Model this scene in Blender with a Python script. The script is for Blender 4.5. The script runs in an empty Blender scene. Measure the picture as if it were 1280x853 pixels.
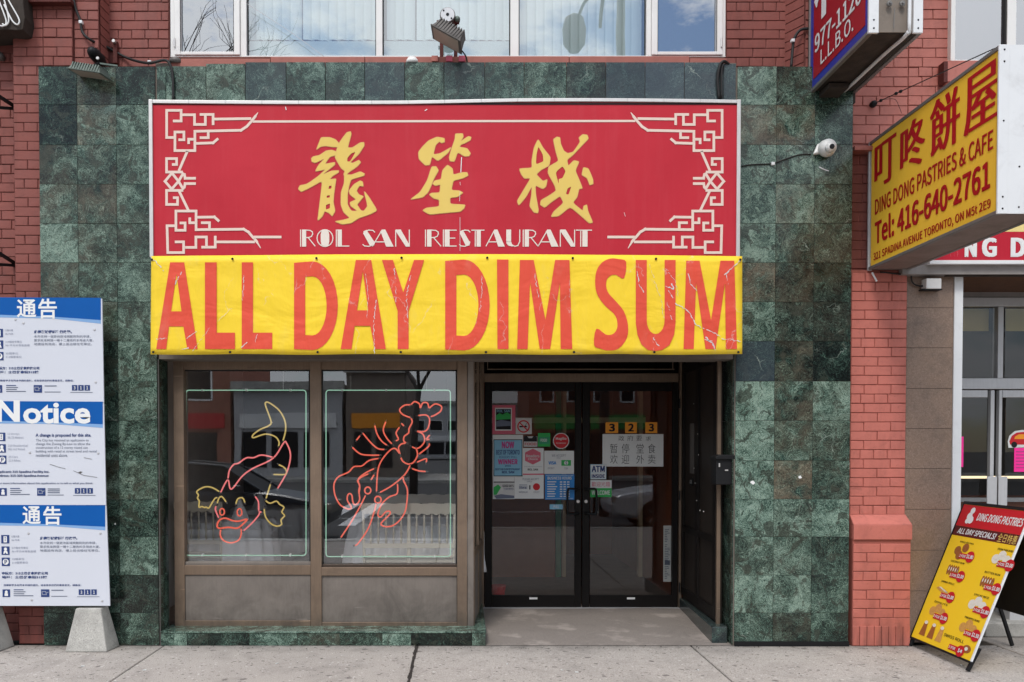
import bpy, bmesh, math, random
from mathutils import Vector, Matrix
random.seed(7)
R = math.radians
SC = bpy.context.scene
COL = SC.collection

# ------------------------------------------------------------------ camera, light, sky
FPX, VX, VY, DIST, EYE, PITCH = 1113.0, 578.0, 560.0, 7.0, 1.56, R(1.2)
YC = VY + FPX * math.tan(PITCH)
cam = bpy.data.cameras.new('camera'); cam_o = bpy.data.objects.new('camera', cam); COL.objects.link(cam_o)
cam.sensor_width = 36; cam.lens = 36 * FPX / 1280
cam.shift_x = (640 - VX) / 1280; cam.shift_y = (YC - 426.5) / 1280
cam.clip_start = .05; cam.clip_end = 2000
cam_o.location = (0, -DIST, EYE); cam_o.rotation_euler = (R(90) - PITCH, 0, 0)
SC.camera = cam_o

SUN_EL, SUN_AZ = R(52), R(205)          # high soft sun behind the photographer, thin cloud over it
w = bpy.data.worlds.new("World"); SC.world = w; w.use_nodes = True
nt = w.node_tree; nt.nodes.clear()
def wn(t): return nt.nodes.new(t)
out = wn('ShaderNodeOutputWorld'); bg = wn('ShaderNodeBackground'); sky = wn('ShaderNodeTexSky')
sky.sky_type = 'NISHITA'; sky.sun_disc = False; sky.sun_elevation = SUN_EL; sky.sun_rotation = SUN_AZ
sky.air_density = 1.0; sky.dust_density = .4
tc = wn('ShaderNodeTexCoord'); mp = wn('ShaderNodeMapping'); mp.inputs['Scale'].default_value = (1.2, 1.2, 2.6); mp.inputs['Location'].default_value = (.3, .7, 0)
cn = wn('ShaderNodeTexNoise'); cn.inputs['Scale'].default_value = 3.6; cn.inputs['Detail'].default_value = 10; cn.inputs['Roughness'].default_value = .66
cr = wn('ShaderNodeValToRGB'); cr.color_ramp.elements[0].position = .42; cr.color_ramp.elements[1].position = .53
cm = wn('ShaderNodeMixRGB'); cm.inputs['Color2'].default_value = (8.6, 8.9, 9.3, 1)
nt.links.new(tc.outputs['Generated'], mp.inputs[0]); nt.links.new(mp.outputs[0], cn.inputs['Vector'])
nt.links.new(cn.outputs['Fac'], cr.inputs[0]); nt.links.new(cr.outputs[0], cm.inputs['Fac'])
sz = wn('ShaderNodeSeparateXYZ'); nt.links.new(tc.outputs['Generated'], sz.inputs[0])
gr = wn('ShaderNodeMapRange'); gr.inputs['From Min'].default_value = 0; gr.inputs['From Max'].default_value = .9; gr.inputs['To Min'].default_value = .62; gr.inputs['To Max'].default_value = 1.35
nt.links.new(sz.outputs['Z'], gr.inputs['Value'])
gm = wn('ShaderNodeVectorMath'); gm.operation = 'SCALE'; nt.links.new(gr.outputs[0], gm.inputs['Scale'])
nt.links.new(sky.outputs[0], cm.inputs['Color1']); nt.links.new(cm.outputs[0], gm.inputs[0]); nt.links.new(gm.outputs[0], bg.inputs[0])
bg.inputs['Strength'].default_value = .13; nt.links.new(bg.outputs[0], out.inputs[0])
sl = bpy.data.lights.new('sun', 'SUN'); sl.energy = 1.5; sl.angle = R(14); sl.color = (1, .96, .9)
so = bpy.data.objects.new('sun', sl); COL.objects.link(so)
# direction: from behind the camera (-Y), a little from the east
sd = Vector((math.cos(SUN_EL) * -.30, math.cos(SUN_EL) * -.95, math.sin(SUN_EL)))
so.rotation_euler = sd.to_track_quat('Z', 'Y').to_euler(); so.location = (0, -20, 20)
SC.view_settings.view_transform = 'Standard'; SC.view_settings.look = 'None'
SC.view_settings.exposure = 0.48; SC.view_settings.gamma = 1
SC.cycles.max_bounces = 8; SC.cycles.glossy_bounces = 4; SC.cycles.transparent_max_bounces = 12
SC.cycles.caustics_reflective = False; SC.cycles.caustics_refractive = False
SC.cycles.sample_clamp_indirect = 4

# ------------------------------------------------------------------ measuring
def P(px, py, Y):
    """world point at depth Y that was measured at photo pixel (px, py)"""
    u = (px - VX) / FPX; v = -(py - YC) / FPX
    c, s = math.cos(PITCH), math.sin(PITCH)
    d = Vector((u, c + v * s, -s + v * c)); t = (DIST + Y) / d.y
    return Vector((0, -DIST, EYE)) + d * t
def XZ(px, py, Y): p = P(px, py, Y); return p.x, p.z

# ------------------------------------------------------------------ mesh helpers
class MB:
    def __init__(s): s.v = []; s.f = []; s.m = []; s.cur = 0
    def add(s, vs, fs):
        b = len(s.v); s.v += [Vector(q) for q in vs]
        for f in fs: s.f.append(tuple(b + i for i in f)); s.m.append(s.cur)
        return s
    def box(s, x0, x1, y0, y1, z0, z1):
        if x0 > x1: x0, x1 = x1, x0
        if y0 > y1: y0, y1 = y1, y0
        if z0 > z1: z0, z1 = z1, z0
        return s.add([(x0,y0,z0),(x1,y0,z0),(x1,y1,z0),(x0,y1,z0),(x0,y0,z1),(x1,y0,z1),(x1,y1,z1),(x0,y1,z1)],
                     [(0,3,2,1),(4,5,6,7),(0,1,5,4),(1,2,6,5),(2,3,7,6),(3,0,4,7)])
    def rect(s, x0, x1, y0, y1, Y, d):
        """box whose front face is at depth Y and covers the measured pixels; d deep"""
        a = P(x0, y1, Y); b = P(x1, y0, Y)
        return s.box(a.x, b.x, Y, Y + d, a.z, b.z)
    def hexa(s, p):   # 8 points: 4 front (bl br tr tl), 4 back
        return s.add(p, [(0,1,2,3),(7,6,5,4),(0,4,5,1),(1,5,6,2),(2,6,7,3),(3,7,4,0)])
    def prism(s, pts, Y0, Y1):       # polygon in XZ, extruded along Y
        n = len(pts)
        vs = [(x, Y0, z) for x, z in pts] + [(x, Y1, z) for x, z in pts]
        fs = [tuple(range(n)), tuple(range(2*n-1, n-1, -1))] + [(i, i+n, (i+1) % n + n, (i+1) % n) for i in range(n)]
        return s.add(vs, fs)
    def bar(s, a, b, w, h=None, up=(0,0,1)):
        a = Vector(a); b = Vector(b); h = w if h is None else h
        d = (b - a).normalized(); up = Vector(up)
        if abs(d.dot(up)) > .98: up = Vector((0, 1, 0)) if abs(d.y) < .9 else Vector((1, 0, 0))
        r = d.cross(up).normalized() * w / 2; u = r.cross(d).normalized() * h / 2
        return s.hexa([a-r-u, a+r-u, a+r+u, a-r+u, b-r-u, b+r-u, b+r+u, b-r+u])
    def tube(s, pts, r, n=8, closed=False, r2=None):
        pts = [Vector(p) for p in pts]; b = len(s.v); N = len(pts); prev = None
        for i, p in enumerate(pts):
            if closed: d = pts[(i+1) % N] - pts[i-1]
            else: d = pts[min(i+1, N-1)] - pts[max(i-1, 0)]
            d.normalize()
            if prev is None: prev = d.orthogonal().normalized()
            prev = (prev - d * prev.dot(d)).normalized(); q = d.cross(prev)
            rr = r if r2 is None else r + (r2 - r) * i / (N - 1)
            for k in range(n):
                a = 2 * math.pi * k / n
                s.v.append(p + prev * math.cos(a) * rr + q * math.sin(a) * rr)
        for i in range(N if closed else N - 1):
            for k in range(n):
                j = (i + 1) % N
                s.f.append((b+i*n+k, b+i*n+(k+1) % n, b+j*n+(k+1) % n, b+j*n+k)); s.m.append(s.cur)
        if not closed:
            s.f.append(tuple(b + k for k in range(n-1, -1, -1))); s.m.append(s.cur)
            s.f.append(tuple(b + (N-1)*n + k for k in range(n))); s.m.append(s.cur)
        return s
    def lathe(s, prof, o, axis='Z', n=24, fold=None):
        b = len(s.v); o = Vector(o)
        for j, (r, h) in enumerate(prof):
            for k in range(n):
                a = 2 * math.pi * k / n
                rr = r * (1 + (fold(a, j) if fold else 0))
                if axis == 'Z': q = Vector((rr*math.cos(a), rr*math.sin(a), h))
                elif axis == 'Y': q = Vector((rr*math.cos(a), h, rr*math.sin(a)))
                else: q = Vector((h, rr*math.cos(a), rr*math.sin(a)))
                s.v.append(o + q)
        for j in range(len(prof) - 1):
            for k in range(n):
                s.f.append((b+j*n+k, b+j*n+(k+1) % n, b+(j+1)*n+(k+1) % n, b+(j+1)*n+k)); s.m.append(s.cur)
        s.f.append(tuple(b + k for k in range(n-1, -1, -1))); s.m.append(s.cur)
        s.f.append(tuple(b + (len(prof)-1)*n + k for k in range(n))); s.m.append(s.cur)
        return s
    def mesh(s, name, mats, org=Vector((0,0,0)), smooth=False, fix=True):
        me = bpy.data.meshes.new(name)
        me.from_pydata([tuple(v - org) for v in s.v], [], s.f)
        for m in (mats if isinstance(mats, (list, tuple)) else [mats]): me.materials.append(m)
        me.polygons.foreach_set('material_index', s.m)
        if fix:
            bm = bmesh.new(); bm.from_mesh(me); bmesh.ops.recalc_face_normals(bm, faces=bm.faces); bm.to_mesh(me); bm.free()
        if smooth: me.polygons.foreach_set('use_smooth', [True] * len(me.polygons))
        me.update(); return me

WLOC = {}
def wl(o): return WLOC.get(o.name, Vector((0,0,0)))
def props(o, label=None, cat=None, group=None, kind=None):
    if label: o['label'] = label
    if cat: o['category'] = cat
    if group: o['group'] = group
    if kind: o['kind'] = kind
    elif cat and 'kind' not in o: o['kind'] = 'thing'
    return o
def thing(name, label, cat, loc=(0,0,0), group=None, kind=None):
    o = bpy.data.objects.new(name, None); COL.objects.link(o); o.location = loc; o.empty_display_size = .1
    WLOC[o.name] = Vector(loc)
    return props(o, label, cat, group, kind)
def part(name, mb, mats, parent=None, smooth=False, bevel=0, label=None, kind=None, fix=True):
    if not mb.v: return None
    if parent is not None: org = wl(parent)
    else:
        xs = [v.x for v in mb.v]; ys = [v.y for v in mb.v]; zs = [v.z for v in mb.v]
        org = Vector(((min(xs)+max(xs))/2, (min(ys)+max(ys))/2, min(zs)))
    o = bpy.data.objects.new(name, mb.mesh(name, mats, org, smooth, fix)); COL.objects.link(o)
    if parent is not None: o.parent = parent; WLOC[o.name] = org
    else: o.location = org; WLOC[o.name] = org
    if bevel:
        b = o.modifiers.new('bevel', 'BEVEL'); b.width = bevel; b.segments = 2; b.limit_method = 'ANGLE'; b.angle_limit = R(35)
    if label: o['label'] = label
    if kind: o['kind'] = kind
    return o
def solo(name, mb, mats, label, cat, group=None, kind=None, **k):
    o = part(name, mb, mats, None, **k); return props(o, label, cat, group, kind)
def inst(name, me, parent, world, scale=None, rot=None, color=None):
    o = bpy.data.objects.new(name, me); COL.objects.link(o); o.parent = parent
    o.location = Vector(world) - wl(parent)
    if scale: o.scale = scale
    if rot: o.rotation_euler = rot
    if color: o.color = color
    return o

class Frame:
    """a flat surface: origin, unit axes u (reading direction), v (up), n (outwards)"""
    def __init__(s, o, u, v):
        s.o = Vector(o); s.u = Vector(u).normalized(); s.v = Vector(v).normalized(); s.n = s.u.cross(s.v).normalized()
    def at(s, a, b, h=0): return s.o + s.u * a + s.v * b + s.n * h
FRONT = lambda Y: Frame((0, Y, 0), (1, 0, 0), (0, 0, 1))      # n = -Y (towards the street)

import os
try:
    SANS = bpy.data.fonts.load(os.path.join(bpy.utils.resource_path('LOCAL'), 'datafiles', 'fonts', 'Noto Sans CJK Regular.woff2'))
except Exception:
    SANS = None                                          # falls back on Blender's built-in font
TMP = {}
def text2d(body, bold=0.0, spacing=1.0):
    key = (body, bold, spacing)
    if key in TMP: return TMP[key]
    c = bpy.data.curves.new('t', 'FONT'); c.body = body; c.size = 1; c.offset = bold; c.resolution_u = 3; c.space_character = spacing
    if is_sans(body): c.font = SANS
    o = bpy.data.objects.new('t', c); COL.objects.link(o)
    me = bpy.data.meshes.new_from_object(o.evaluated_get(bpy.context.evaluated_depsgraph_get()))
    vs = [(v.co.x, v.co.y) for v in me.vertices]; fs = [tuple(p.vertices) for p in me.polygons]
    bpy.data.objects.remove(o); bpy.data.curves.remove(c); bpy.data.meshes.remove(me)
    TMP[key] = (vs, fs); return TMP[key]
def is_sans(body): return bool(SANS and body.isascii() and not (body == 'otice' or body[0].islower() or body.startswith(('The City', 'A change'))))
def put_text(mb, fr, body, a0, a1, b0, b1, h=.002, bold=0.0, shear=0, spacing=1.0, thick=()):
    sans = is_sans(body)
    vs, fs = text2d(body, 0 if sans else bold, spacing)
    if not vs: return
    x0 = min(v[0] for v in vs); x1 = max(v[0] for v in vs); y0 = min(v[1] for v in vs); y1 = max(v[1] for v in vs)
    offs = [(0, 0)] + [(t, 0) for t in thick]
    if sans and bold > .004:
        k_ = (y1 - y0) / .72 if body.upper() == body else (y1 - y0) / .75
        sx = (a1 - a0) / (x1 - x0) * bold * k_ * .9; sy = (b1 - b0) / (y1 - y0) * bold * k_ * .6
        a0 += sx; a1 -= sx; b0 += sy; b1 -= sy
        offs = [(-sx, -sy), (sx, -sy), (-sx, sy), (sx, sy)] + ([(0, 0)] if bold > .03 else [])
    for i, (dx, dy) in enumerate(offs):
        q = []
        for x, y in vs:
            u = (x - x0) / (x1 - x0); v = (y - y0) / (y1 - y0)
            q.append((a0 + (a1-a0) * u + shear * v + dx, b0 + (b1-b0) * v + dy))
        if sans:                    # contours of this face overlap: lay each face a hair apart
            for k, f in enumerate(fs):
                j = (k * 7 % 23) * .000018
                mb.add([fr.at(*q[m], h + i * .0004 + j) for m in f], [tuple(range(len(f)))])
        else: mb.add([fr.at(a, b, h + i * .00025) for a, b in q], fs)
def fill2d(loops):
    c = bpy.data.curves.new('t', 'CURVE'); c.dimensions = '2D'; c.fill_mode = 'BOTH'
    for lp in loops:
        sp = c.splines.new('POLY'); sp.points.add(len(lp) - 1)
        for i, (x, y) in enumerate(lp): sp.points[i].co = (x, y, 0, 1)
        sp.use_cyclic_u = True
    o = bpy.data.objects.new('t', c); COL.objects.link(o)
    me = bpy.data.meshes.new_from_object(o.evaluated_get(bpy.context.evaluated_depsgraph_get()))
    vs = [(v.co.x, v.co.y) for v in me.vertices]; fs = [tuple(p.vertices) for p in me.polygons]
    bpy.data.objects.remove(o); bpy.data.curves.remove(c); bpy.data.meshes.remove(me)
    return vs, fs
def put_fill(mb, fr, loops, h=.002):
    vs, fs = fill2d(loops); mb.add([fr.at(x, y, h) for x, y in vs], fs)
def rectf(mb, fr, a0, a1, b0, b1, h=.002): mb.add([fr.at(a0,b0,h), fr.at(a1,b0,h), fr.at(a1,b1,h), fr.at(a0,b1,h)], [(0,1,2,3)])
def stroke(mb, fr, pts, wd, h=.002, taper=False):
    for i in range(len(pts) - 1):
        a = Vector(pts[i]); b = Vector(pts[i+1]); d = (b - a)
        if d.length < 1e-6: continue
        d.normalize(); n = Vector((-d.y, d.x)) * wd / 2; e = d * wd / 2
        a2 = a - e if i > 0 else a; b2 = b + e if i < len(pts) - 2 else b
        n2 = n * .25 if (taper and i == len(pts) - 2) else n
        q = [a2 - n, b2 - n2, b2 + n2, a2 + n]
        mb.add([fr.at(p.x, p.y, h + (i % 4) * .00025) for p in q], [(0,1,2,3)])
def disc(mb, fr, a, b, ra, rb=None, h=.002, n=20):
    rb = rb or ra
    mb.add([fr.at(a + ra*math.cos(2*math.pi*k/n), b + rb*math.sin(2*math.pi*k/n), h) for k in range(n)], [tuple(range(n))])
def smooth_pts(pts, k=4, closed=False):
    out = []; N = len(pts); pts = [Vector(p) for p in pts]
    rng = range(N if closed else N - 1)
    for i in rng:
        p0 = pts[i-1] if (closed or i > 0) else pts[i]; p1 = pts[i]; p2 = pts[(i+1) % N]
        p3 = pts[(i+2) % N] if (closed or i + 2 < N) else p2
        for j in range(k):
            t = j / k
            out.append(.5 * ((2*p1) + (p2-p0)*t + (2*p0-5*p1+4*p2-p3)*t*t + (3*p1-p0-3*p2+p3)*t**3))
    if not closed: out.append(pts[-1])
    return out

# ------------------------------------------------------------------ materials
class NG:
    def __init__(s, name):
        s.m = bpy.data.materials.new(name); s.m.use_nodes = True; s.t = s.m.node_tree; s.t.nodes.clear()
        s.out = s.n('ShaderNodeOutputMaterial'); s.tc = None
    def n(s, typ, **kw):
        nd = s.t.nodes.new(typ)
        for k, v in kw.items():
            if k.startswith('_'): setattr(nd, k[1:], v)
            else: s.set(nd, k, v)
        return nd
    def set(s, nd, k, v):
        key = k.replace('__', ' ')
        inp = nd.inputs[int(key[1:])] if key[0] == 'i' and key[1:].isdigit() else nd.inputs[key]
        if hasattr(v, 'is_output') or isinstance(v, bpy.types.NodeSocket): s.t.links.new(v, inp)
        else: inp.default_value = v
    def obj(s):
        if s.tc is None: s.tc = s.n('ShaderNodeTexCoord')
        return s.tc.outputs['Object']
    def noise(s, scale, detail=4, rough=.5, dist=0, vec=None, sc=None):
        v = vec or s.obj()
        if sc: v = s.n('ShaderNodeMapping', Vector=v, Scale=sc).outputs[0]
        return s.n('ShaderNodeTexNoise', Vector=v, Scale=scale, Detail=detail, Roughness=rough, Distortion=dist).outputs['Fac']
    def ramp(s, f, stops, interp='LINEAR'):
        r = s.n('ShaderNodeValToRGB', Fac=f); e = r.color_ramp; e.interpolation = interp
        while len(e.elements) < len(stops): e.elements.new(.5)
        for el, (p, c) in zip(e.elements, stops):
            el.position = p; el.color = (c, c, c, 1) if isinstance(c, (int, float)) else (*c, 1)
        return r.outputs[0]
    def mix(s, f, a, b, mode='MIX'):
        def c(x): return (*x, 1) if isinstance(x, tuple) and len(x) == 3 else x
        return s.n('ShaderNodeMixRGB', _blend_type=mode, Fac=f, Color1=c(a), Color2=c(b)).outputs[0]
    def math(s, op, a, b=0.0, c=None):
        nd = s.n('ShaderNodeMath', _operation=op, i0=a, i1=b)
        if c is not None: s.set(nd, 'i2', c)
        return nd.outputs[0]
    def bump(s, h, st=.2, d=.01, nrm=None):
        nd = s.n('ShaderNodeBump', Height=h, Strength=st, Distance=d)
        if nrm: s.set(nd, 'Normal', nrm)
        return nd.outputs[0]
    def bsdf(s, col, rough=.5, metal=0.0, nrm=None, **k):
        b = s.n('ShaderNodeBsdfPrincipled', Roughness=rough, Metallic=metal)
        s.set(b, 'Base Color', (*col, 1) if isinstance(col, tuple) and len(col) == 3 else col)
        if nrm is not None: s.set(b, 'Normal', nrm)
        for kk, v in k.items(): s.set(b, kk, v)
        s.t.links.new(b.outputs[0], s.out.inputs[0]); return b
def plain(name, col, rough=.5, metal=0.0, var=.12, scale=6, bump=.0, bscale=60, dirt=0.0, dirtcol=(.05,.045,.04), coat=0.0, spec=.32):
    g = NG(name)
    n = g.noise(scale, 5, .6)
    c = g.mix(g.math('MULTIPLY', n, 1.0), tuple(x*(1-var) for x in col), tuple(min(1, x*(1+var)) for x in col))
    if dirt:
        d = g.ramp(g.noise(scale*.7+2, 8, .7, .6), [(.52, 0.0), (.75, dirt)])
        c = g.mix(d, c, dirtcol)
    nr = g.bump(g.noise(bscale, 4, .6), bump, .01) if bump else None
    b = g.bsdf(c, rough, metal, nr)
    g.set(b, 'Coat Weight', coat); g.set(b, 'Specular IOR Level', spec)
    return g.m
def emis(name, col, st):
    g = NG(name); e = g.n('ShaderNodeEmission', Strength=st, Color=(*col, 1)); g.t.links.new(e.outputs[0], g.out.inputs[0]); return g.m

def marble_mat():
    g = NG('green_marble'); oi = g.n('ShaderNodeObjectInfo')
    sep = g.n('ShaderNodeSeparateColor', Color=oi.outputs['Color'])
    tone, brown, blue = sep.outputs[0], sep.outputs[1], sep.outputs[2]
    off = g.n('ShaderNodeCombineXYZ', X=g.math('MULTIPLY', oi.outputs['Random'], 61.0), Y=g.math('MULTIPLY', oi.outputs['Random'], 23.0), Z=g.math('MULTIPLY', oi.outputs['Random'], 97.0)).outputs[0]
    rot = g.n('ShaderNodeVectorRotate', _rotation_type='Y_AXIS', Vector=g.obj(), Angle=g.math('MULTIPLY', oi.outputs['Random'], 43.0)).outputs[0]
    v0 = g.n('ShaderNodeVectorMath', _operation='ADD', i0=rot, i1=off).outputs[0]
    wob = g.n('ShaderNodeTexNoise', Vector=v0, Scale=7.0, Detail=5.0).outputs['Color']
    wv = g.n('ShaderNodeVectorMath', _operation='SCALE', i0=wob, Scale=.22).outputs[0]
    v = g.n('ShaderNodeVectorMath', _operation='ADD', i0=v0, i1=wv).outputs[0]
    big = g.noise(5.5, 3, .6, .8, v)
    fine = g.noise(34, 4, .7, 2.0, v, (1, 1, 2.2))
    fib = g.noise(95, 2, .7, 2.5, v, (1, 1, 2.4))
    def amp(n, k): return g.math('MULTIPLY', g.math('SUBTRACT', n, .5), k)
    a = g.math('ADD', g.math('ADD', amp(big, 1.35), amp(fine, 1.9)), g.math('ADD', amp(fib, 2.3), g.math('MULTIPLY_ADD', tone, .98, .0)))
    c = g.ramp(a, [(.0, (.003, .005, .0045)), (.22, (.008, .018, .015)), (.42, (.024, .052, .039)), (.62, (.070, .128, .098)), (.9, (.25, .345, .28))])
    fl = g.ramp(g.noise(52, 9, .85, 4.5, v, (1, 1, 2.0)), [(.585, 0.0), (.69, .75)])
    c = g.mix(g.math('MULTIPLY', fl, g.math('MULTIPLY_ADD', tone, .85, .12)), c, (.27, .36, .29))
    # sharp-edged near-black plumes and pale crystalline streaks inside the stone
    pl = g.ramp(g.noise(6.5, 7, .7, 1.2, v, (1, 1, .55)), [(.545, 0.0), (.575, .8)])
    c = g.mix(pl, c, g.mix(g.math('ADD', .5, amp(fib, 3.0)), (.006, .009, .008), (.05, .062, .045)))
    sk = g.math('MULTIPLY', g.ramp(g.noise(48, 3, .6, 5.0, v, (1, 1, 3.2)), [(.635, 0.0), (.68, .8)]), g.ramp(g.noise(7, 3, .5, 0, v0), [(.5, 0.0), (.62, 1.0)]))
    c = g.mix(sk, c, g.mix(oi.outputs['Random'], (.40, .36, .22), (.36, .44, .38)))
    # brown patches
    bm_ = g.ramp(g.noise(6, 5, .6, .5, v), [(.33, 0.0), (.6, 1.0)])
    bc = g.mix(g.math('ADD', .5, amp(fine, 2.6)), (.022, .018, .014), (.24, .185, .125))
    c = g.mix(g.math('MULTIPLY', bm_, brown), c, bc)
    blc = g.mix(g.math('MULTIPLY', fine, 1.3), (.012, .017, .024), (.085, .115, .14))
    c = g.mix(g.math('MULTIPLY', blue, .8), c, blc)
    # thin white veins
    vo = g.n('ShaderNodeTexVoronoi', _feature='DISTANCE_TO_EDGE', Vector=v, Scale=4.2).outputs['Distance']
    vm = g.math('MULTIPLY', g.ramp(vo, [(.0, 1.0), (.006, .6), (.016, 0.0)]), g.ramp(g.noise(5, 3, .5, 0, v0), [(.57, 0.0), (.70, .6)]))
    c = g.mix(vm, c, (.36, .42, .36))
    nr = g.bump(fine, .04, .003)
    rg = g.ramp(fine, [(.35, .1), (.65, .24)])
    bb = g.bsdf(c, rg, 0, nr); g.set(bb, 'Specular IOR Level', .4); return g.m
M = {}
M['marble'] = marble_mat()
M['grout'] = plain('grout', (.16, .135, .115), .9, var=.3, scale=20)
def brick_mat(name, col, dirty):
    g = NG(name); oi = g.n('ShaderNodeObjectInfo'); geo = g.n('ShaderNodeNewGeometry')
    pos = geo.outputs['Position']
    big = g.noise(1.4, 6, .65, .4, pos); med = g.noise(11, 6, .6, 0, pos)
    c = g.mix(big, tuple(x*.78 for x in col), tuple(x*1.18 for x in col))
    c = g.mix(g.math('MULTIPLY', oi.outputs['Random'], .1), c, tuple(x*.66 for x in col))
    c = g.mix(g.ramp(med, [(.45, 0.0), (.8, .35)]), c, tuple(x*1.3 for x in col))
    st2 = g.noise(7, 6, .7, .5, pos, (1, 1, .22)); c = g.mix(g.ramp(st2, [(.5, 0.0), (.72, .5)]), c, tuple(x*.55 for x in col))
    c = g.mix(g.ramp(g.noise(26, 6, .8, 1, pos), [(.56, 0.0), (.74, .6)]), c, tuple(x*.5 for x in col))
    d = g.ramp(g.noise(5.5, 9, .75, .9, pos), [(.56, 0.0), (.78, dirty)])
    c = g.mix(d, c, (.06, .035, .03))
    chip = g.ramp(g.noise(30, 6, .7, 0, pos), [(.74, 0.0), (.77, .7)])
    c = g.mix(chip, c, (.07, .03, .025))
    # splashed grime close to the pavement
    z = g.n('ShaderNodeSeparateXYZ', Vector=pos).outputs['Z']
    st = g.noise(16, 5, .6, 0, pos, (1, 1, .12))
    low = g.math('MULTIPLY', g.ramp(z, [(.03, 1.0), (.3, .0)]), g.ramp(st, [(.4, .0), (.7, .6)]))
    c = g.mix(low, c, (.045, .032, .028))
    nr = g.bump(g.noise(70, 5, .65, 0, pos), .28, .006)
    bb = g.bsdf(c, g.ramp(med, [(.3, .5), (.7, .72)]), 0, nr); g.set(bb, 'Specular IOR Level', .3); return g.m
M['brick'] = brick_mat('painted_brick', (.235, .074, .060), .4)  # dark base tone: weaker light on the left wall is put into the colour
M['brick_pink'] = brick_mat('faded_painted_brick', (.44, .155, .125), .3)
M['mortar'] = brick_mat('painted_mortar', (.155, .046, .038), .75)
M['mortar_pink'] = brick_mat('faded_painted_mortar', (.38, .13, .105), .4)
M['sill_paint'] = plain('painted_sill', (.33, .115, .09), .6, var=.2, scale=9, bump=.2, dirt=.3)

def concrete_mat(name, col, gum=True):
    g = NG(name); pos = g.n('ShaderNodeNewGeometry').outputs['Position']
    c = g.mix(g.noise(1.1, 7, .65, .3, pos), tuple(x*.8 for x in col), tuple(x*1.17 for x in col))
    sp = g.noise(120, 6, .8, 0, pos)
    c = g.mix(g.ramp(sp, [(.36, .85), (.5, 0.0)]), c, tuple(x*.42 for x in col))
    c = g.mix(g.ramp(sp, [(.53, 0.0), (.66, .7)]), c, tuple(min(1, x*1.55) for x in col))
    st = g.ramp(g.noise(3.2, 8, .7, .8, pos), [(.5, 0.0), (.7, .5)])
    c = g.mix(st, c, tuple(x*.48 for x in col))
    if gum:
        for sc_, lo, hi, cc in ((7., .13, .19, (.12, .1, .095)), (13., .13, .2, (.12, .1, .09)), (24., .14, .22, (.66, .63, .6)), (19., .16, .24, (.08, .07, .065)), (31., .18, .26, (.1, .09, .08))):
            warp = g.n('ShaderNodeVectorMath', _operation='ADD', i0=pos, i1=g.n('ShaderNodeVectorMath', _operation='SCALE', i0=g.n('ShaderNodeTexNoise', Vector=pos, Scale=25.).outputs['Color'], Scale=.05).outputs[0]).outputs[0]
            vo = g.n('ShaderNodeTexVoronoi', Vector=warp, Scale=sc_, Randomness=1.0)
            k = g.n('ShaderNodeSeparateColor', Color=vo.outputs['Color']).outputs[0]
            msk = g.math('MULTIPLY', g.ramp(vo.outputs['Distance'], [(lo, .75), (hi, 0.0)]), g.ramp(k, [(.66, 0.0), (.70, 1.0)]))
            c = g.mix(msk, c, cc)
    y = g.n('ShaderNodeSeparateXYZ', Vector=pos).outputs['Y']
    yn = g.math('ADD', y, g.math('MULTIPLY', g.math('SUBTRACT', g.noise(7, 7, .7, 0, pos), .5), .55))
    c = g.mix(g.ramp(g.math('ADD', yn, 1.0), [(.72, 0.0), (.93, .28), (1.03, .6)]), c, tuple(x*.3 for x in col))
    if not gum:
        c = g.mix(g.ramp(g.noise(2.6, 8, .68, .3, pos, (1, 1.4, 1)), [(.44, 0.0), (.60, .6)]), c, tuple(x*.55 for x in col))
        c = g.mix(g.ramp(g.noise(2.6, 6, .6, 0, pos), [(.52, 0.0), (.62, .4)]), c, tuple(min(1, x*1.25) for x in col))
    nr = g.bump(g.noise(150, 4, .7, 0, pos), .35, .004)
    nr = g.bump(g.noise(6, 5, .6, 0, pos), .2, .02, nr)
    bb = g.bsdf(c, .85, 0, nr); g.set(bb, 'Specular IOR Level', .3); return g.m
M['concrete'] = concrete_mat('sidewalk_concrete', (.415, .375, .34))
M['concrete2'] = concrete_mat('ramp_concrete', (.42, .365, .325), False)
M['joint'] = plain('joint_dirt', (.035, .028, .024), .95, var=.4, scale=30, bump=.5)
M['block'] = concrete_mat('block_concrete', (.47, .455, .42), False)
M['asphalt'] = plain('asphalt', (.055, .055, .057), .9, var=.25, scale=3, bump=.5, bscale=200)
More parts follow.
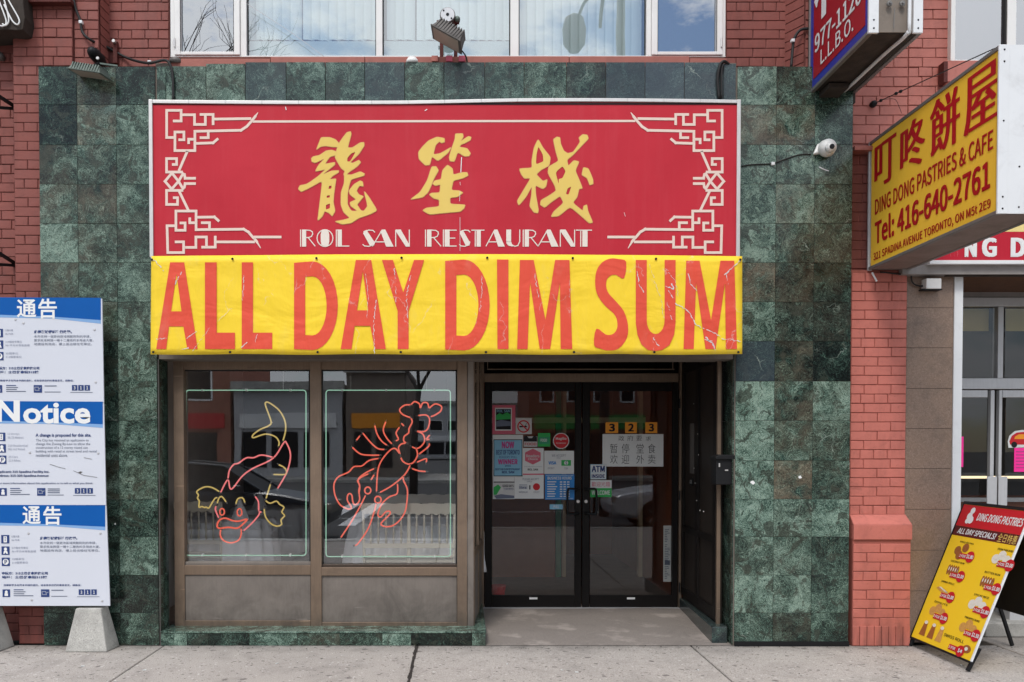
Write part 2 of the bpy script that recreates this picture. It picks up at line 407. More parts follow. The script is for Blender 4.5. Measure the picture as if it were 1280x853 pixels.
def metal_mat(name, col, rough, metal=.85, streak=.2, dirt=.25, low=False):
    g = NG(name)
    s1 = g.noise(14, 5, .6, 0, None, (6, 6, .5)); s2 = g.noise(3, 7, .65, .5)
    c = g.mix(s1, tuple(x*(1-streak) for x in col), tuple(min(1, x*(1+streak)) for x in col))
    c = g.mix(g.ramp(s2, [(.5, 0.0), (.78, dirt)]), c, tuple(x*.35 for x in col))
    if low:
        pos = g.n('ShaderNodeNewGeometry').outputs['Position']; z = g.n('ShaderNodeSeparateXYZ', Vector=pos).outputs['Z']
        lm = g.math('MULTIPLY', g.ramp(z, [(.12, 1.0), (.62, 0.0)]), g.ramp(g.noise(9, 8, .75, .6, pos, (1, 1, .5)), [(.36, .1), (.66, .8)]))
        c = g.mix(lm, c, (.075, .062, .052))
        ru = g.ramp(g.noise(2.3, 4, .6, .4, pos, (1, 1, 1.6)), [(.42, 0.0), (.68, .28)]); c = g.mix(ru, c, tuple(min(1, x*1.5) for x in col))
        sc_ = g.ramp(g.noise(26, 3, .5, 0, pos, (.08, 1, 1)), [(.70, 0.0), (.73, .35)]); c = g.mix(sc_, c, tuple(min(1, x*2.1) for x in col))
    g.bsdf(c, g.ramp(s2, [(.3, rough*.8), (.8, min(1, rough*1.4))]), metal, g.bump(g.noise(40, 3), .05, .003)); return g.m
M['bronze'] = metal_mat('bronze_anodised', (.205, .145, .102), .5, .5, .25, .5, True)
M['bronze_dark'] = metal_mat('bronze_dark', (.07, .05, .038), .5, .5)
M['bronze_panel'] = metal_mat('bronze_sheet', (.20, .172, .15), .55, .35, .16, .6, True)
M['silver'] = metal_mat('sign_aluminium', (.62, .6, .58), .4, .6, .12, .3)
M['greyalu'] = metal_mat('grey_aluminium', (.52, .52, .53), .4, .35, .12, .2)
M['grey_frame'] = metal_mat('grey_sign_frame', (.2, .19, .18), .5, .5, .2, .4)
M['black_frame'] = plain('black_door_paint', (.008, .0065, .006), .5, var=.3, scale=9, bump=.05, spec=.15)
M['brown_panel'] = plain('dark_brown_panel', (.022, .017, .014), .5, var=.5, scale=7, spec=.2)
M['black'] = plain('black_plastic', (.010, .010, .011), .5, spec=.2)
M['cable'] = plain('black_cable', (.016, .015, .015), .6)
M['rust'] = plain('rusty_red_steel', (.085, .018, .014), .7, var=.4, scale=30, bump=.3)
M['lampgrey'] = metal_mat('weathered_lamp_casting', (.11, .10, .093), .6, .3, .3, .6)
M['lampgreen'] = metal_mat('oxidised_lamp_casting', (.12, .15, .13), .6, .3, .3, .5)
M['lens'] = plain('frosted_lamp_lens', (.36, .3, .25), .25, var=.2)
M['whiteplastic'] = plain('white_plastic', (.72, .71, .69), .35, var=.06, dirt=.2)
M['vinyl'] = plain('white_vinyl_frame', (.75, .74, .72), .35, var=.05, scale=4, dirt=.18, dirtcol=(.3,.28,.26))
M['white_metal'] = plain('white_painted_metal', (.70, .71, .72), .4, var=.08, scale=3, dirt=.3, dirtcol=(.3,.29,.28))
def print_mat(name, col, rough=.45, fade=.12, wrinkle=0.0, scratch=0.0):
    g = NG(name); pos = g.n('ShaderNodeNewGeometry').outputs['Position']
    f = g.noise(1.3, 5, .6, .3, pos)
    c = g.mix(f, tuple(x*(1-fade) for x in col), tuple(min(1, x*(1 + fade*.5) + fade*.06) for x in col))
    vs = g.noise(20, 4, .6, 0, pos, (1, 1, .06))
    c = g.mix(g.ramp(vs, [(.5, 0.0), (.8, .16)]), c, tuple(min(1, x*.9 + .07) for x in col))
    nr = None
    if scratch:
        wv = g.n('ShaderNodeVectorMath', _operation='ADD', i0=g.n('ShaderNodeMapping', Vector=pos, Scale=(1.0, 1.0, .42), Rotation=(0, .35, 0)).outputs[0],
                 i1=g.n('ShaderNodeVectorMath', _operation='SCALE', i0=g.n('ShaderNodeTexNoise', Vector=pos, Scale=7., Detail=6.).outputs['Color'], Scale=.22).outputs[0]).outputs[0]
        vo = g.n('ShaderNodeTexVoronoi', _feature='DISTANCE_TO_EDGE', Vector=wv, Scale=2.9).outputs['Distance']
        msk = g.math('MULTIPLY', g.ramp(vo, [(.004, 1.0), (.012, 0.0)]), g.ramp(g.noise(2.3, 7, .75, 0, pos), [(.53, 0.0), (.58, 1.0)]))
        fl = g.math('MULTIPLY', g.ramp(g.noise(60, 5, .7, 0, pos), [(.67, 0.0), (.70, 1.0)]), g.ramp(g.noise(2.7, 5, .6, 0, pos), [(.53, 0.0), (.66, 1.0)]))
        m2 = g.math('MULTIPLY', g.math('MAXIMUM', msk, fl), scratch)
        c = g.mix(m2, c, (.66, .62, .58))
        c = g.mix(g.math('MULTIPLY', g.ramp(g.noise(3.1, 6, .7, .6, pos, (1, 1, .5)), [(.56, 0.0), (.72, .42)]), scratch), c, (.5, .47, .36))
    if wrinkle:
        h = g.math('MULTIPLY_ADD', g.noise(2.0, 3, .5, .6, pos, (1, 1, 1.8)), 1.0, g.math('MULTIPLY', g.noise(8, 3, .5, .4, pos, (1.4, 1, .5)), .25))
        nr = g.bump(h, wrinkle, .06)
    bb = g.bsdf(c, rough, 0, nr); g.set(bb, 'Specular IOR Level', .18); return g.m
M['sign_red'] = print_mat('red_sign_face', (.50, .018, .034), .42, .22, .05, 0)
M['fret'] = print_mat('cream_fret_print', (.74, .58, .50), .45, .06)
M['gold'] = print_mat('gold_character_print', (.74, .53, .13), .5, .15)
M['gold_edge'] = print_mat('orange_gold_edge', (.62, .28, .13), .45, .1)
M['cream'] = print_mat('cream_lettering', (.74, .66, .58), .45, .06)
M['banner'] = print_mat('yellow_banner_vinyl', (.86, .60, .035), .5, .07, .4, .3)
M['banner_red'] = print_mat('red_banner_print', (.70, .08, .045), .5, .1, .4, .3)
M['vinyl_back'] = print_mat('scuffed_white_vinyl', (.62, .6, .58), .6, .1)
M['ysign'] = print_mat('yellow_sign_face', (.84, .50, .04), .4, .12)
M['dred'] = print_mat('dark_red_print', (.40, .004, .01), .4, .05)
M['crimson'] = print_mat('crimson_print', (.46, .012, .03), .4, .08)
M['pylon_red'] = print_mat('pylon_red_print', (.34, .008, .018), .4, .08)
M['blue_edge'] = plain('blue_border', (.025, .035, .30), .4)
M['white_print'] = plain('white_print', (.74, .74, .73), .5, var=.04)
M['notice_white'] = print_mat('notice_white_panel', (.60, .62, .68), .35, .05)
M['notice_blue'] = plain('notice_blue_print', (.0, .085, .34), .6, var=.08, spec=.2)
M['notice_pale'] = plain('notice_pale_blue_print', (.2, .36, .62), .4)
M['navy'] = plain('navy_print', (.02, .045, .16), .5)
M['greytext'] = plain('grey_print', (.12, .14, .2), .6)
M['pale_text'] = plain('pale_grey_print', (.26, .28, .36), .6)
M['paper'] = plain('white_paper', (.62, .63, .62), .7, var=.06)
M['dim_paper'] = plain('grey_paper', (.5, .5, .49), .7)
M['orange'] = plain('orange_plate', (.78, .29, .02), .5)
M['ink'] = plain('black_ink', (.012, .012, .014), .6, spec=.2)
M['pink_print'] = plain('pink_print', (.55, .11, .16), .6)
M['magenta_print'] = plain('magenta_print', (.45, .05, .22), .6)
M['hot_pink'] = plain('hot_pink_paper', (.9, .03, .3), .7)
M['lightblue'] = plain('light_blue_print', (.2, .42, .56), .6)
M['blue_print'] = plain('blue_print', (.03, .2, .5), .6)
M['green_print'] = plain('green_print', (.03, .36, .08), .6)
M['red_print'] = plain('red_print', (.5, .012, .02), .5)
M['menu_yellow'] = print_mat('yellow_menu_print', (.84, .54, .02), .4, .06)
M['bun_brown'] = plain('bread_brown_print', (.30, .10, .025), .6, var=.4, scale=60)
M['bun_tan'] = plain('bread_tan_print', (.55, .28, .07), .6, var=.4, scale=60)
M['bun_white'] = plain('bun_white_print', (.68, .64, .56), .6, var=.15, scale=60)
M['granite'] = None
def granite():
    g = NG('brown_granite'); pos = g.n('ShaderNodeNewGeometry').outputs['Position']
    n = g.noise(60, 7, .75, 1.5, pos); b = g.noise(3.5, 5, .6, .5, pos)
    c = g.ramp(n, [(.3, (.06, .042, .034)), (.5, (.20, .14, .11)), (.72, (.34, .26, .21))])
    c = g.mix(g.math('MULTIPLY', b, .6), c, (.30, .19, .12)); c = g.mix(g.ramp(g.noise(6, 7, .7, 0, pos), [(.5, 0.0), (.8, .5)]), c, (.07, .055, .045))
    g.bsdf(c, .45, 0, None); return g.m
M['granite'] = granite()
M['dark_wood'] = plain('dark_wood_soffit', (.10, .04, .018), .6, var=.6, scale=14, bump=.3)
M['soffit'] = plain('grey_soffit', (.24, .22, .21), .7, var=.2, dirt=.3)
M['grime'] = plain('grimy_sheet_metal', (.04, .03, .024), .8, var=.7, scale=9, bump=.2, dirt=.6, dirtcol=(.015,.01,.008))
M['brown_plate'] = plain('brown_end_plate', (.20, .165, .135), .6, var=.25, dirt=.5)
def glass(name, refl, tint=(.8, .83, .82), rough=0.0, wob=0.0):
    g = NG(name)
    gl = g.n('ShaderNodeBsdfGlossy', Color=(.95, .97, 1, 1), Roughness=rough)
    if wob: g.set(gl, 'Normal', g.bump(g.noise(1.3, 2, .5), wob, .02))
    tr = g.n('ShaderNodeBsdfTransparent', Color=(*tint, 1))
    fr = g.n('ShaderNodeFresnel', IOR=refl)
    bf = g.n('ShaderNodeNewGeometry').outputs['Backfacing']
    fac = g.math('MULTIPLY', fr.outputs[0], g.math('SUBTRACT', 1.0, bf))
    mx = g.n('ShaderNodeMixShader', Fac=fac); g.t.links.new(tr.outputs[0], mx.inputs[1]); g.t.links.new(gl.outputs[0], mx.inputs[2])
    g.t.links.new(mx.outputs[0], g.out.inputs[0]); return g.m
M['glass'] = glass('shop_window_glass', 2.6, (.96, .97, .965), 0, .03)
M['door_glass'] = glass('door_glass', 1.66, (.93, .93, .92), 0, .02)
M['up_glass'] = glass('upper_window_glass', 3.2, (.86, .9, .9), 0, .03)
M['case_glass'] = glass('casement_glass', 4.2, (.6, .66, .7), 0, .03)
M['dark_glass'] = glass('transom_glass', 1.8, (.4, .38, .36))
M['neon_red'] = emis('neon_red', (1, .17, .11), .72)
M['neon_pink'] = emis('neon_pink', (1, .24, .24), .75)
M['neon_yellow'] = emis('neon_yellow', (.85, .62, .2), .55)
M['neon_green'] = emis('neon_green', (.40, .74, .54), .55)
M['tube_clear'] = plain('unlit_neon_tube', (.5, .45, .25), .2)
M['blind'] = plain('vertical_blind_fabric', (.85, .89, .89), .8, var=.04)
M['blind_bottom'] = plain('window_lower_film', (.55, .62, .64), .7)
M['cloth'] = plain('white_tablecloth', (.86, .87, .9), .8, var=.05)
M['chair'] = plain('cream_lacquered_wood', (.62, .57, .47), .5)
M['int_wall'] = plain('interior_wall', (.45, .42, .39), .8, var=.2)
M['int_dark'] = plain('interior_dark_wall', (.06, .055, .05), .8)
M['int_floor'] = plain('interior_floor', (.22, .17, .14), .6, var=.3)
M['int_brown'] = plain('interior_brown_wood', (.33, .11, .055), .5, var=.25)
M['int_green'] = plain('interior_green_paint', (.03, .26, .13), .5)
M['int_cream'] = plain('interior_cream_trim', (.66, .52, .34), .6)
M['int_yellow'] = plain('interior_yellow_box', (.42, .33, .12), .7)
M['warm_light'] = emis('warm_shop_light', (1, .8, .5), 1.2)
print('materials ok')

# ================================================================== THE SETTING: ground
GZ = 0.0
sidewalk = thing('sidewalk', None, None, (0, -3.5, 0), kind='structure')
bed = MB(); bed.box(-14, 14, -7.4, 1.3, -.14, -.045); part('bed', bed, M['joint'], sidewalk)
xj = [-12.3, -10.3, -8.3, -6.3, -4.32, P(205, 808, 0).x, P(521, 809, 0).x, P(864, 816, 0).x, P(1243, 824, 0).x + .02, 5.9, 7.9, 9.9, 11.9]
yj = [.0, -1.95, -3.9, -5.85, -7.3]
for i in range(len(xj) - 1):
    for j in range(len(yj) - 1):
        g = .006; mb = MB()
        x0, x1, y1, y0 = xj[i] + g, xj[i+1] - g, yj[j] - g, yj[j+1] + g
        if j == 0: y1 = .6 if (x0 > 3.4 or x1 < -3.0) else .02
        c = .006; z = random.uniform(-.003, .0)
        mb.box(x0, x1, y0, y1, -.045, z - c)
        mb.add([(x0,y0,z-c+.0003),(x1,y0,z-c+.0003),(x1,y1,z-c+.0003),(x0,y1,z-c+.0003),(x0+c,y0+c,z),(x1-c,y0+c,z),(x1-c,y1-c,z),(x0+c,y1-c,z)],
               [(4,5,6,7),(0,1,5,4),(1,2,6,5),(2,3,7,6),(3,0,4,7)])
        part('slab', mb, M['concrete'], sidewalk)
# crack filler: irregular dark seam at the middle joint
mb = MB(); xm = P(521, 809, 0).x
pl = [(xm + random.uniform(-.006, .006), -.02 - k*.07) for k in range(26)]
for k in range(25):
    (xa, ya), (xb, yb) = pl[k], pl[k+1]; h = random.uniform(.005, .013)
    mb.box(min(xa, xb) - h, max(xa, xb) + h, yb, ya, -.004, .0012)
part('joint_filler', mb, M['joint'], sidewalk, kind='stuff')
# doorway ramp, rising gently to the threshold
AX0, AX1, YD = P(599, 812, 0).x, P(893, 812, 0).x, 1.37
mb = MB(); n = 8; xs = [AX0 - .25 + (AX1 - AX0 + .55) * k / n for k in range(n + 1)]
ys = [-.004 + (YD + .35) * k / 8 for k in range(9)]
vs = [(x, y, .0015 + .055 * min(1, max(0, (y) / YD)) ** .9 + (random.uniform(-.003, .003) if y > .1 else 0)) for y in ys for x in xs]
mb.add(vs, [(r*(n+1)+k, r*(n+1)+k+1, (r+1)*(n+1)+k+1, (r+1)*(n+1)+k) for r in range(8) for k in range(n)])
props(part('doorway_ramp', mb, M['concrete2']), kind='structure')
mb = MB(); mb.box(-14, 14, -7.75, -7.405, -.16, .004); props(part('kerb', mb, M['block'], bevel=.015), kind='structure')
mb = MB(); mb.box(-60, 60, -36, -7.755, -.35, -.15); props(part('road', mb, M['asphalt']), kind='structure')
mb = MB(); mb.box(-60, 60, -46, -36.005, -.3, .0); props(part('far_sidewalk', mb, M['block']), kind='structure')
mb = MB()
for k in range(9): mb.box(-22 + k*.9, -21.55 + k*.9, -13, -9.5, -.149, -.146)
for k in range(8): mb.box(-8 + k*.75, -7.6 + k*.75, -20, -12, -.149, -.146)
mb.box(-60, 60, -14.1, -14.0, -.149, -.146)
props(part('road_marking', mb, M['white_print']), kind='structure')
mb = MB(); mb.box(-400, 400, -400, 200, -.6, -.4); props(part('ground', mb, M['asphalt']), kind='structure')

# ================================================================== chamfered pieces shared by bricks and tiles
CACHE = {}
def piece(name, wd, dp, ht, c, mat, key=''):
    k = (name, round(wd, 3), round(ht, 3), key, mat.name)
    if k not in CACHE:
        x, z = wd/2, ht/2
        vs = [(-x,dp,-z),(x,dp,-z),(x,dp,z),(-x,dp,z), (-x,c,-z),(x,c,-z),(x,c,z),(-x,c,z), (-x+c,0,-z+c),(x-c,0,-z+c),(x-c,0,z-c),(-x+c,0,z-c)]
        if key == 'worn':
            vs = [(a + random.uniform(-.0015, .0015), b + (random.uniform(-.0012, .0012) if i > 3 else 0), d + random.uniform(-.0015, .0015)) for i, (a, b, d) in enumerate(vs)]
        fs = [(8,9,10,11)]
        for i in range(4):
            j = (i+1) % 4; fs += [(8+i, 4+i, 4+j, 8+j), (4+i, i, j, 4+j)]
        mb = MB(); mb.add(vs, fs); CACHE[k] = mb.mesh(name, mat)
    return CACHE[k]

def brick_field(wall, X0, X1, Z0, Z1, Y, mat, side=0, course=.0735, seed=0, headers=3, shade=None, proud=.0085, zoff=0):
    """running-bond field of single bricks on the face at depth Y, x from X0 to X1"""
    rnd = random.Random(seed); k = int(math.floor((Z0 - zoff) / course + .5)); out = 0
    while zoff + (k + .5) * course < Z1:
        zc = zoff + (k + .5) * course
        if zc - course/2 >= Z0 - .02:
            x = X0; hd = (k % 6 == headers)
            L = .107 if hd else .214
            first = L * (.5 if k % 2 else 1.0) if not hd else L * .75
            fl = True
            while x < X1 - .004:
                l = first if fl else L; fl = False
                l = min(l, X1 - x)
                if X1 - (x + l) < .045: l = X1 - x
                if l > .02:
                    me = piece('brick', round(l - .006, 3), .03, course - .0055, .003, mat, 'worn')
                    o = inst('brick', me, wall, (x + l/2, Y - proud + rnd.uniform(-.0018, .0018), zc + rnd.uniform(-.0012, .0012)), rot=(rnd.uniform(-.006, .006), rnd.uniform(-.005, .005), rnd.uniform(-.006, .006)))
                    out += 1
                x += l
        k += 1
    return out

zt = lambda y, Y=0.0: P(640, y, Y).z
xt = lambda x, Y=0.0, y=420: P(x, y, Y).x
TOPZ = 6.3
# ---------- brick wall at the photo's left
BM, BMP = M['brick'], M['brick_pink']
wallL = thing('brick_wall', 'red painted brick wall and stepped pier behind the blue and white notice panels', 'brick wall', (xt(20, .06), .3, 0))
mb = MB()
xr = xt(20, .17); xa, xb = xt(20, .06), xt(91.5, .06, 100); xc = xt(124, .085, 60); xd = xt(136, .25, 40); xe = xt(212, .25, 40)
mb.box(-8, xa, .17, .5, 0, TOPZ)
mb.box(xa, xb, .06, .5, 0, TOPZ)
mb.prism([(xb, zt(88)), (xc, zt(88)), (xc, TOPZ), (xb, TOPZ)], .085, .5)
mb.hexa([(xc, .085, zt(88)), (xd, .25, zt(88)), (xd, .25, TOPZ), (xc, .085, TOPZ), (xc, .5, zt(88)), (xd, .5, zt(88)), (xd, .5, TOPZ), (xc, .5, TOPZ)])
mb.box(xd, xe, .25, .5, zt(88), TOPZ)
part('mortar_bed', mb, M['mortar'], wallL)
brick_field(wallL, -3.9, xa - .004, 0.0, 5.2, .17, BM, seed=1)
brick_field(wallL, xa + .002, xt(58, .06), 0.0, 5.2, .06, BM, seed=2, headers=1)
brick_field(wallL, xt(58, .06), xb, zt(84), 5.2, .06, BM, seed=3, headers=2)
brick_field(wallL, xb + .003, xc, zt(84), 5.2, .085, BM, seed=4)
brick_field(wallL, xd, xe - .004, zt(84), 5.2, .25, BM, seed=5, headers=0)
for k in range(int((5.2 - zt(84)) / .0735)):          # splayed bricks of the return
    z0 = zt(84) + k * .0735; mb = MB(); d = Vector((xd - xc, .165)).normalized(); nrm = Vector((d.y, -d.x)) * .011
    if k % 2: segs = [(0, 1)]
    else: segs = [(0, .45), (.47, 1)]
    for s0, s1 in segs:
        pa = (xc + (xd-xc)*s0 - nrm.x*-0, .085 + .165*s0); pb = (xc + (xd-xc)*s1, .085 + .165*s1)
        q = []
        for (px_, py_), off in ((pa, 1), (pb, 1)): q += [(px_ + nrm.x, py_ + nrm.y)]
        (ax, ay), (bx, by) = q
        mb = MB(); mb.hexa([(ax, ay, z0+.003), (bx, by, z0+.003), (bx, by, z0+.069), (ax, ay, z0+.069), (ax, ay+.03, z0+.003), (bx, by+.03, z0+.003), (bx, by+.03, z0+.069), (ax, ay+.03, z0+.069)])
        part('brick', mb, BM, wallL)

# ---------- brick wall to the right of the upper window, down behind the projecting signs
wallM = thing('brick_wall', 'red painted brick wall between the upper window and the red projecting sign', 'brick wall', (xt(960), .3, zt(84)))
xA = xt(907, .25, 40); xB = xt(982, .25, 40); xC = xt(1006, .085, 40); xD = xt(1064, .05, 100)
mb = MB(); mb.box(xA, xB, .25, .5, zt(88), TOPZ)
mb.hexa([(xB, .25, zt(88)), (xC, .085, zt(88)), (xC, .085, TOPZ), (xB, .25, TOPZ), (xB, .5, zt(88)), (xC, .5, zt(88)), (xC, .5, TOPZ), (xB, .5, TOPZ)])
mb.box(xC, xD - .003, .085, .5, zt(88), TOPZ)
part('mortar_bed', mb, M['mortar'], wallM)
brick_field(wallM, xA + .004, xB, zt(86), 5.2, .25, BM, seed=6)
brick_field(wallM, xC + .002, xD - .004, zt(86), 5.2, .085, BM, seed=7)
for k in range(int((5.2 - zt(84)) / .0735)):
    z0 = zt(84) + k * .0735; d = Vector((xC - xB, -.165)).normalized(); nrm = Vector((d.y, -d.x)) * .011
    mb = MB(); ax, ay, bx, by = xB + nrm.x, .25 + nrm.y, xC + nrm.x, .085 + nrm.y
    mb.hexa([(ax, ay, z0+.003), (bx, by, z0+.003), (bx, by, z0+.069), (ax, ay, z0+.069), (ax, ay+.03, z0+.003), (bx, by+.03, z0+.003), (bx, by+.03, z0+.069), (ax, ay+.03, z0+.069)])
    part('brick', mb, BM, wallM)

# ---------- pink brick wall and pier between marble and bakery
wallR = thing('brick_wall', 'faded pink painted brick wall above the brick pier, behind the yellow bakery sign', 'brick wall', (xt(1120), .3, zt(340)))
xw0, xw1 = xt(1065, .05, 200), xt(1190, .05, 60)
mb = MB(); mb.box(xw0, 8.0, .06, .55, zt(186, .05), TOPZ)
mb.box(xw0, 8.0, .11, .55, zt(338, .1), zt(186, .05) - .004)
mb.box(xw0, 8.0, .0, .11, zt(189, .03), zt(184, .03))
part('mortar_bed', mb, M['mortar_pink'], wallR)
brick_field(wallR, xw0, xt(1132, .05), zt(184, .05), 5.25, .06, BMP, seed=11, course=.0745)
brick_field(wallR, xt(1132, .05), xt(1187, .05, 60), zt(184, .05), 5.25, .055, BMP, seed=12, course=.0745, headers=0)
brick_field(wallR, xt(1187, .05, 60), 5.4, zt(184, .05), zt(84, .05), .055, BMP, seed=13, course=.0745, headers=2)
brick_field(wallR, xw0, xt(1140, .1), zt(336, .1), zt(188, .1), .11, BM, seed=14, course=.0745)  # darker red bricks: shade behind the yellow sign is put into their colour

pier = thing('brick_pier', 'salmon painted brick pier with a wider chamfered base next to the marble cladding', 'brick pier', (xt(1098), .2, 0))
BMS = brick_mat('salmon_painted_brick', (.47, .145, .112), .6); MOS = brick_mat('salmon_mortar', (.33, .1, .075), .5)
px0, px1 = xt(1062, .06, 560), xt(1131.5, .06, 560); bx0, bx1 = xt(1057, -.02, 720), xt(1138.5, -.02, 720)
zb = zt(656, -.02)
mb = MB(); mb.box(px0, px1, .06, .55, 0, zt(338, .06)); mb.box(px0 + .001, bx1, -.012, .5, 0, zb)
part('mortar_bed', mb, MOS, pier)
brick_field(pier, px0, px1, zt(645, .05), zt(341, .06), .06, BMS, seed=21, course=.0735, headers=2)
brick_field(pier, px0 + .001, bx1, .16, zb - .12, -.012, BMS, seed=22, course=.0735, headers=1)
mb = MB()
for k in range(8):                                    # soldier course at the foot
    a = px0 + (bx1 - px0) * k / 8; b = px0 + (bx1 - px0) * (k+1) / 8
    m1 = MB(); m1.box(a + .002, b - .002, -.024 + random.uniform(-.002, .002), .02, .002, .158); part('brick', m1, BMS, pier, bevel=.003)
m1 = MB(); x0, x1 = px0 - .0, bx1 + .004; z0, z1 = zb - .118, zb
m1.prism([(x0, z0), (x1, z0), (x1, z1 - .001), (x0, z1 - .001)], -.03, .05)
m1.hexa([(x0, -.03, z1-.0005), (x1, -.03, z1-.0005), (px1+.003, .05, z1+.075), (px0, .05, z1+.075), (x0, .06, z1-.0005), (x1, .06, z1-.0005), (px1+.003, .06, z1+.075), (px0, .06, z1+.075)])
part('base_cap', m1, BMS, pier, bevel=.004)

# ================================================================== green marble cladding
ROWY = [84, 132, 182, 231, 280, 329, 378, 427, 477, 526, 576, 624, 671, 719, 766]
rowz = [zt(y) for y in ROWY] + [.004]
def marble(parent, x0, x1, z0, z1, tone, brown=0, blue=0, Y=0, gap=.0022):
    me = piece('marble_tile', x1 - x0 - gap, .012, z1 - z0 - gap, .0012, M['marble'])
    j = random.uniform
    return inst('marble_tile', me, parent, ((x0+x1)/2, Y - .012 + j(-.0008, .0008), (z0+z1)/2), rot=(0, 0, 0), color=(tone, brown, blue, 1))
def marble_side(parent, X, y0, y1, z0, z1, tone, brown=0, facing=1):
    me = piece('marble_tile', y1 - y0 - .002, .012, z1 - z0 - .002, .0012, M['marble'])
    return inst('marble_tile', me, parent, (X, (y0+y1)/2, (z0+z1)/2), rot=(0, 0, R(90) * facing), color=(tone, brown, 0, 1))
clad = thing('marble_facade', 'green marble tile cladding with mottled squares framing the restaurant front', 'tiled facade', (xt(560), .1, 0))
XL = [xt(52, 0), xt(99.5, 0), xt(148, 0), xt(196.5, 0), xt(199.5, 0, 560)]
XR = [xt(919.5, 0), xt(968, 0), xt(1016, 0), xt(1063, 0)]
XRW = xt(916.5, 0)
mb = MB()
mb.box(XL[0] + .003, XL[4] - .012, .001, .245, 0, rowz[0] - .002)
mb.box(XRW + .012, XR[3] - .002, .001, .245, 0, rowz[0] - .002)
mb.box(XL[4] - .011, XRW + .011, .001, .245, zt(449), zt(79))
part('backing', mb, M['grout'], clad)
LT = [[(.22,0),(.42,.35),(.14,0)], [(.08,0),(.62,.6),(.52,.1)], [(.34,.25),(.36,.2),(.5,.1)], [(.5,.35),(.3,.45),(.48,.15)], [(.7,.1),(.42,.25),(.44,.1)],
      [(.4,.35),(.44,.1),(.55,.05)], [(.3,.2),(.4,.35),(.5,.1)], [(.3,.1),(.25,.1),(.62,.05)], [(.3,.1),(.3,.1),(.52,.1)], [(.3,0),(.32,.05),(.5,.05)],
      [(.3,.1),(.36,.25),(.52,.2)], [(.3,0),(.3,.05),(.38,.05)], [(.3,0),(.34,.1),(.52,.05)], [(.3,0),(.32,.05),(.14,.05)], [(.22,0),(.3,.05),(.34,.05)]]
RT = [[(.68,.05),(.36,.15),(.34,0)], [(.5,.6),(.44,.65),(.42,.05)], [(.66,.05),(.56,.1),(.46,.25)], [(.58,.05),(.55,.5),(.42,.25)], [(.74,.05),(.32,.3),(.36,.35)],
      [(.42,.85),(.2,.3),(.2,.15)], [(.62,.1),(.3,.2),(.1,.15)], [(.12,0,.6),(.2,.35),(.0,0)], [(.78,.0),(.36,.4),(.6,.2)], [(.74,.05),(.42,.35),(.4,.2)],
      [(.7,.05),(.42,.7),(.36,.15)], [(.62,0),(.6,.1),(.62,0)], [(.46,.1),(.52,.1),(.38,0)], [(.64,.05),(.6,.05),(.38,0)], [(.42,.05),(.26,.15),(.36,0)]]
for r in range(15):
    z1, z0 = rowz[r], rowz[r+1]
    for c in range(3):
        marble(clad, XL[c], XL[c+1], z0, z1, *LT[r][c])
        marble(clad, XR[c], XR[c+1], z0, z1, *RT[r][c])
    if r >= 7: marble_side(clad, XL[4], .0, .2, z0, z1, [.3,.3,.35,.4,.1,.35,.4,.3,.1,.3][r-7] if r > 6 else .3)
    if r >= 7: marble_side(clad, XRW, .0, .3, z0, z1, .25, .1, -1)
TX = [(196.5,208,.4,0,0),(208,258,.46,.1,0),(258,307,.5,.15,0),(307,358,.36,0,.45),(358,407,.42,0,.1),(407,456,.42,0,.15),(456,506,.36,0,.5),(506,555,.46,0,0),(555,606,.36,0,.2),(606,655,.4,0,.1),
      (655,708,.5,.1,0),(708,757,.16,.15,.1),(757,806,.16,0,.6),(806,855,.3,0,.9),(855,904,.42,.1,.75),(904,919.5,.34,0,.6)]
for k, (a, b, t, br, bl) in enumerate(TX):
    zz = zt(84 - 5.5 * min(1, max(0, (a - 200) / 90)) * min(1, max(0, (1000 - a) / 150)))
    marble(clad, P(a, 100, 0).x, P(b, 100, 0).x, rowz[1], zz, t, br, bl, gap=.004)
    if 0 < k < 15: marble(clad, P(a, 100, 0).x, P(b, 100, 0).x, zt(182), rowz[1], t, br, bl, gap=.004)
mb = MB(); mb.box(XR[0], XR[3], -.03, -.012, .0, .035); part('foot_strip', mb, M['black'], clad)
# paint chips on the marble
mb = MB(); f0 = FRONT(-.0135)
for (cx, cy, s) in ((940, 603, 6), (999, 597, 4.5), (145, 655, 3)):
    x, z = XZ(cx, cy, 0); put_fill(mb, f0, [[(x + s/159*math.cos(a)*random.uniform(.35, 1)*.7, z + s/159*math.sin(a)*random.uniform(.35, 1)*.6) for a in [k*.7 for k in range(9)]]], .0)
part('paint_splash', mb, M['white_print'], clad)
# sheet-metal corner strip on the shopfront corners
mb = MB(); mb.box(XL[4] - .003, XL[4] + .002, -.0145, -.004, 0, zt(450)); part('corner_bead', mb, M['lampgrey'], clad)
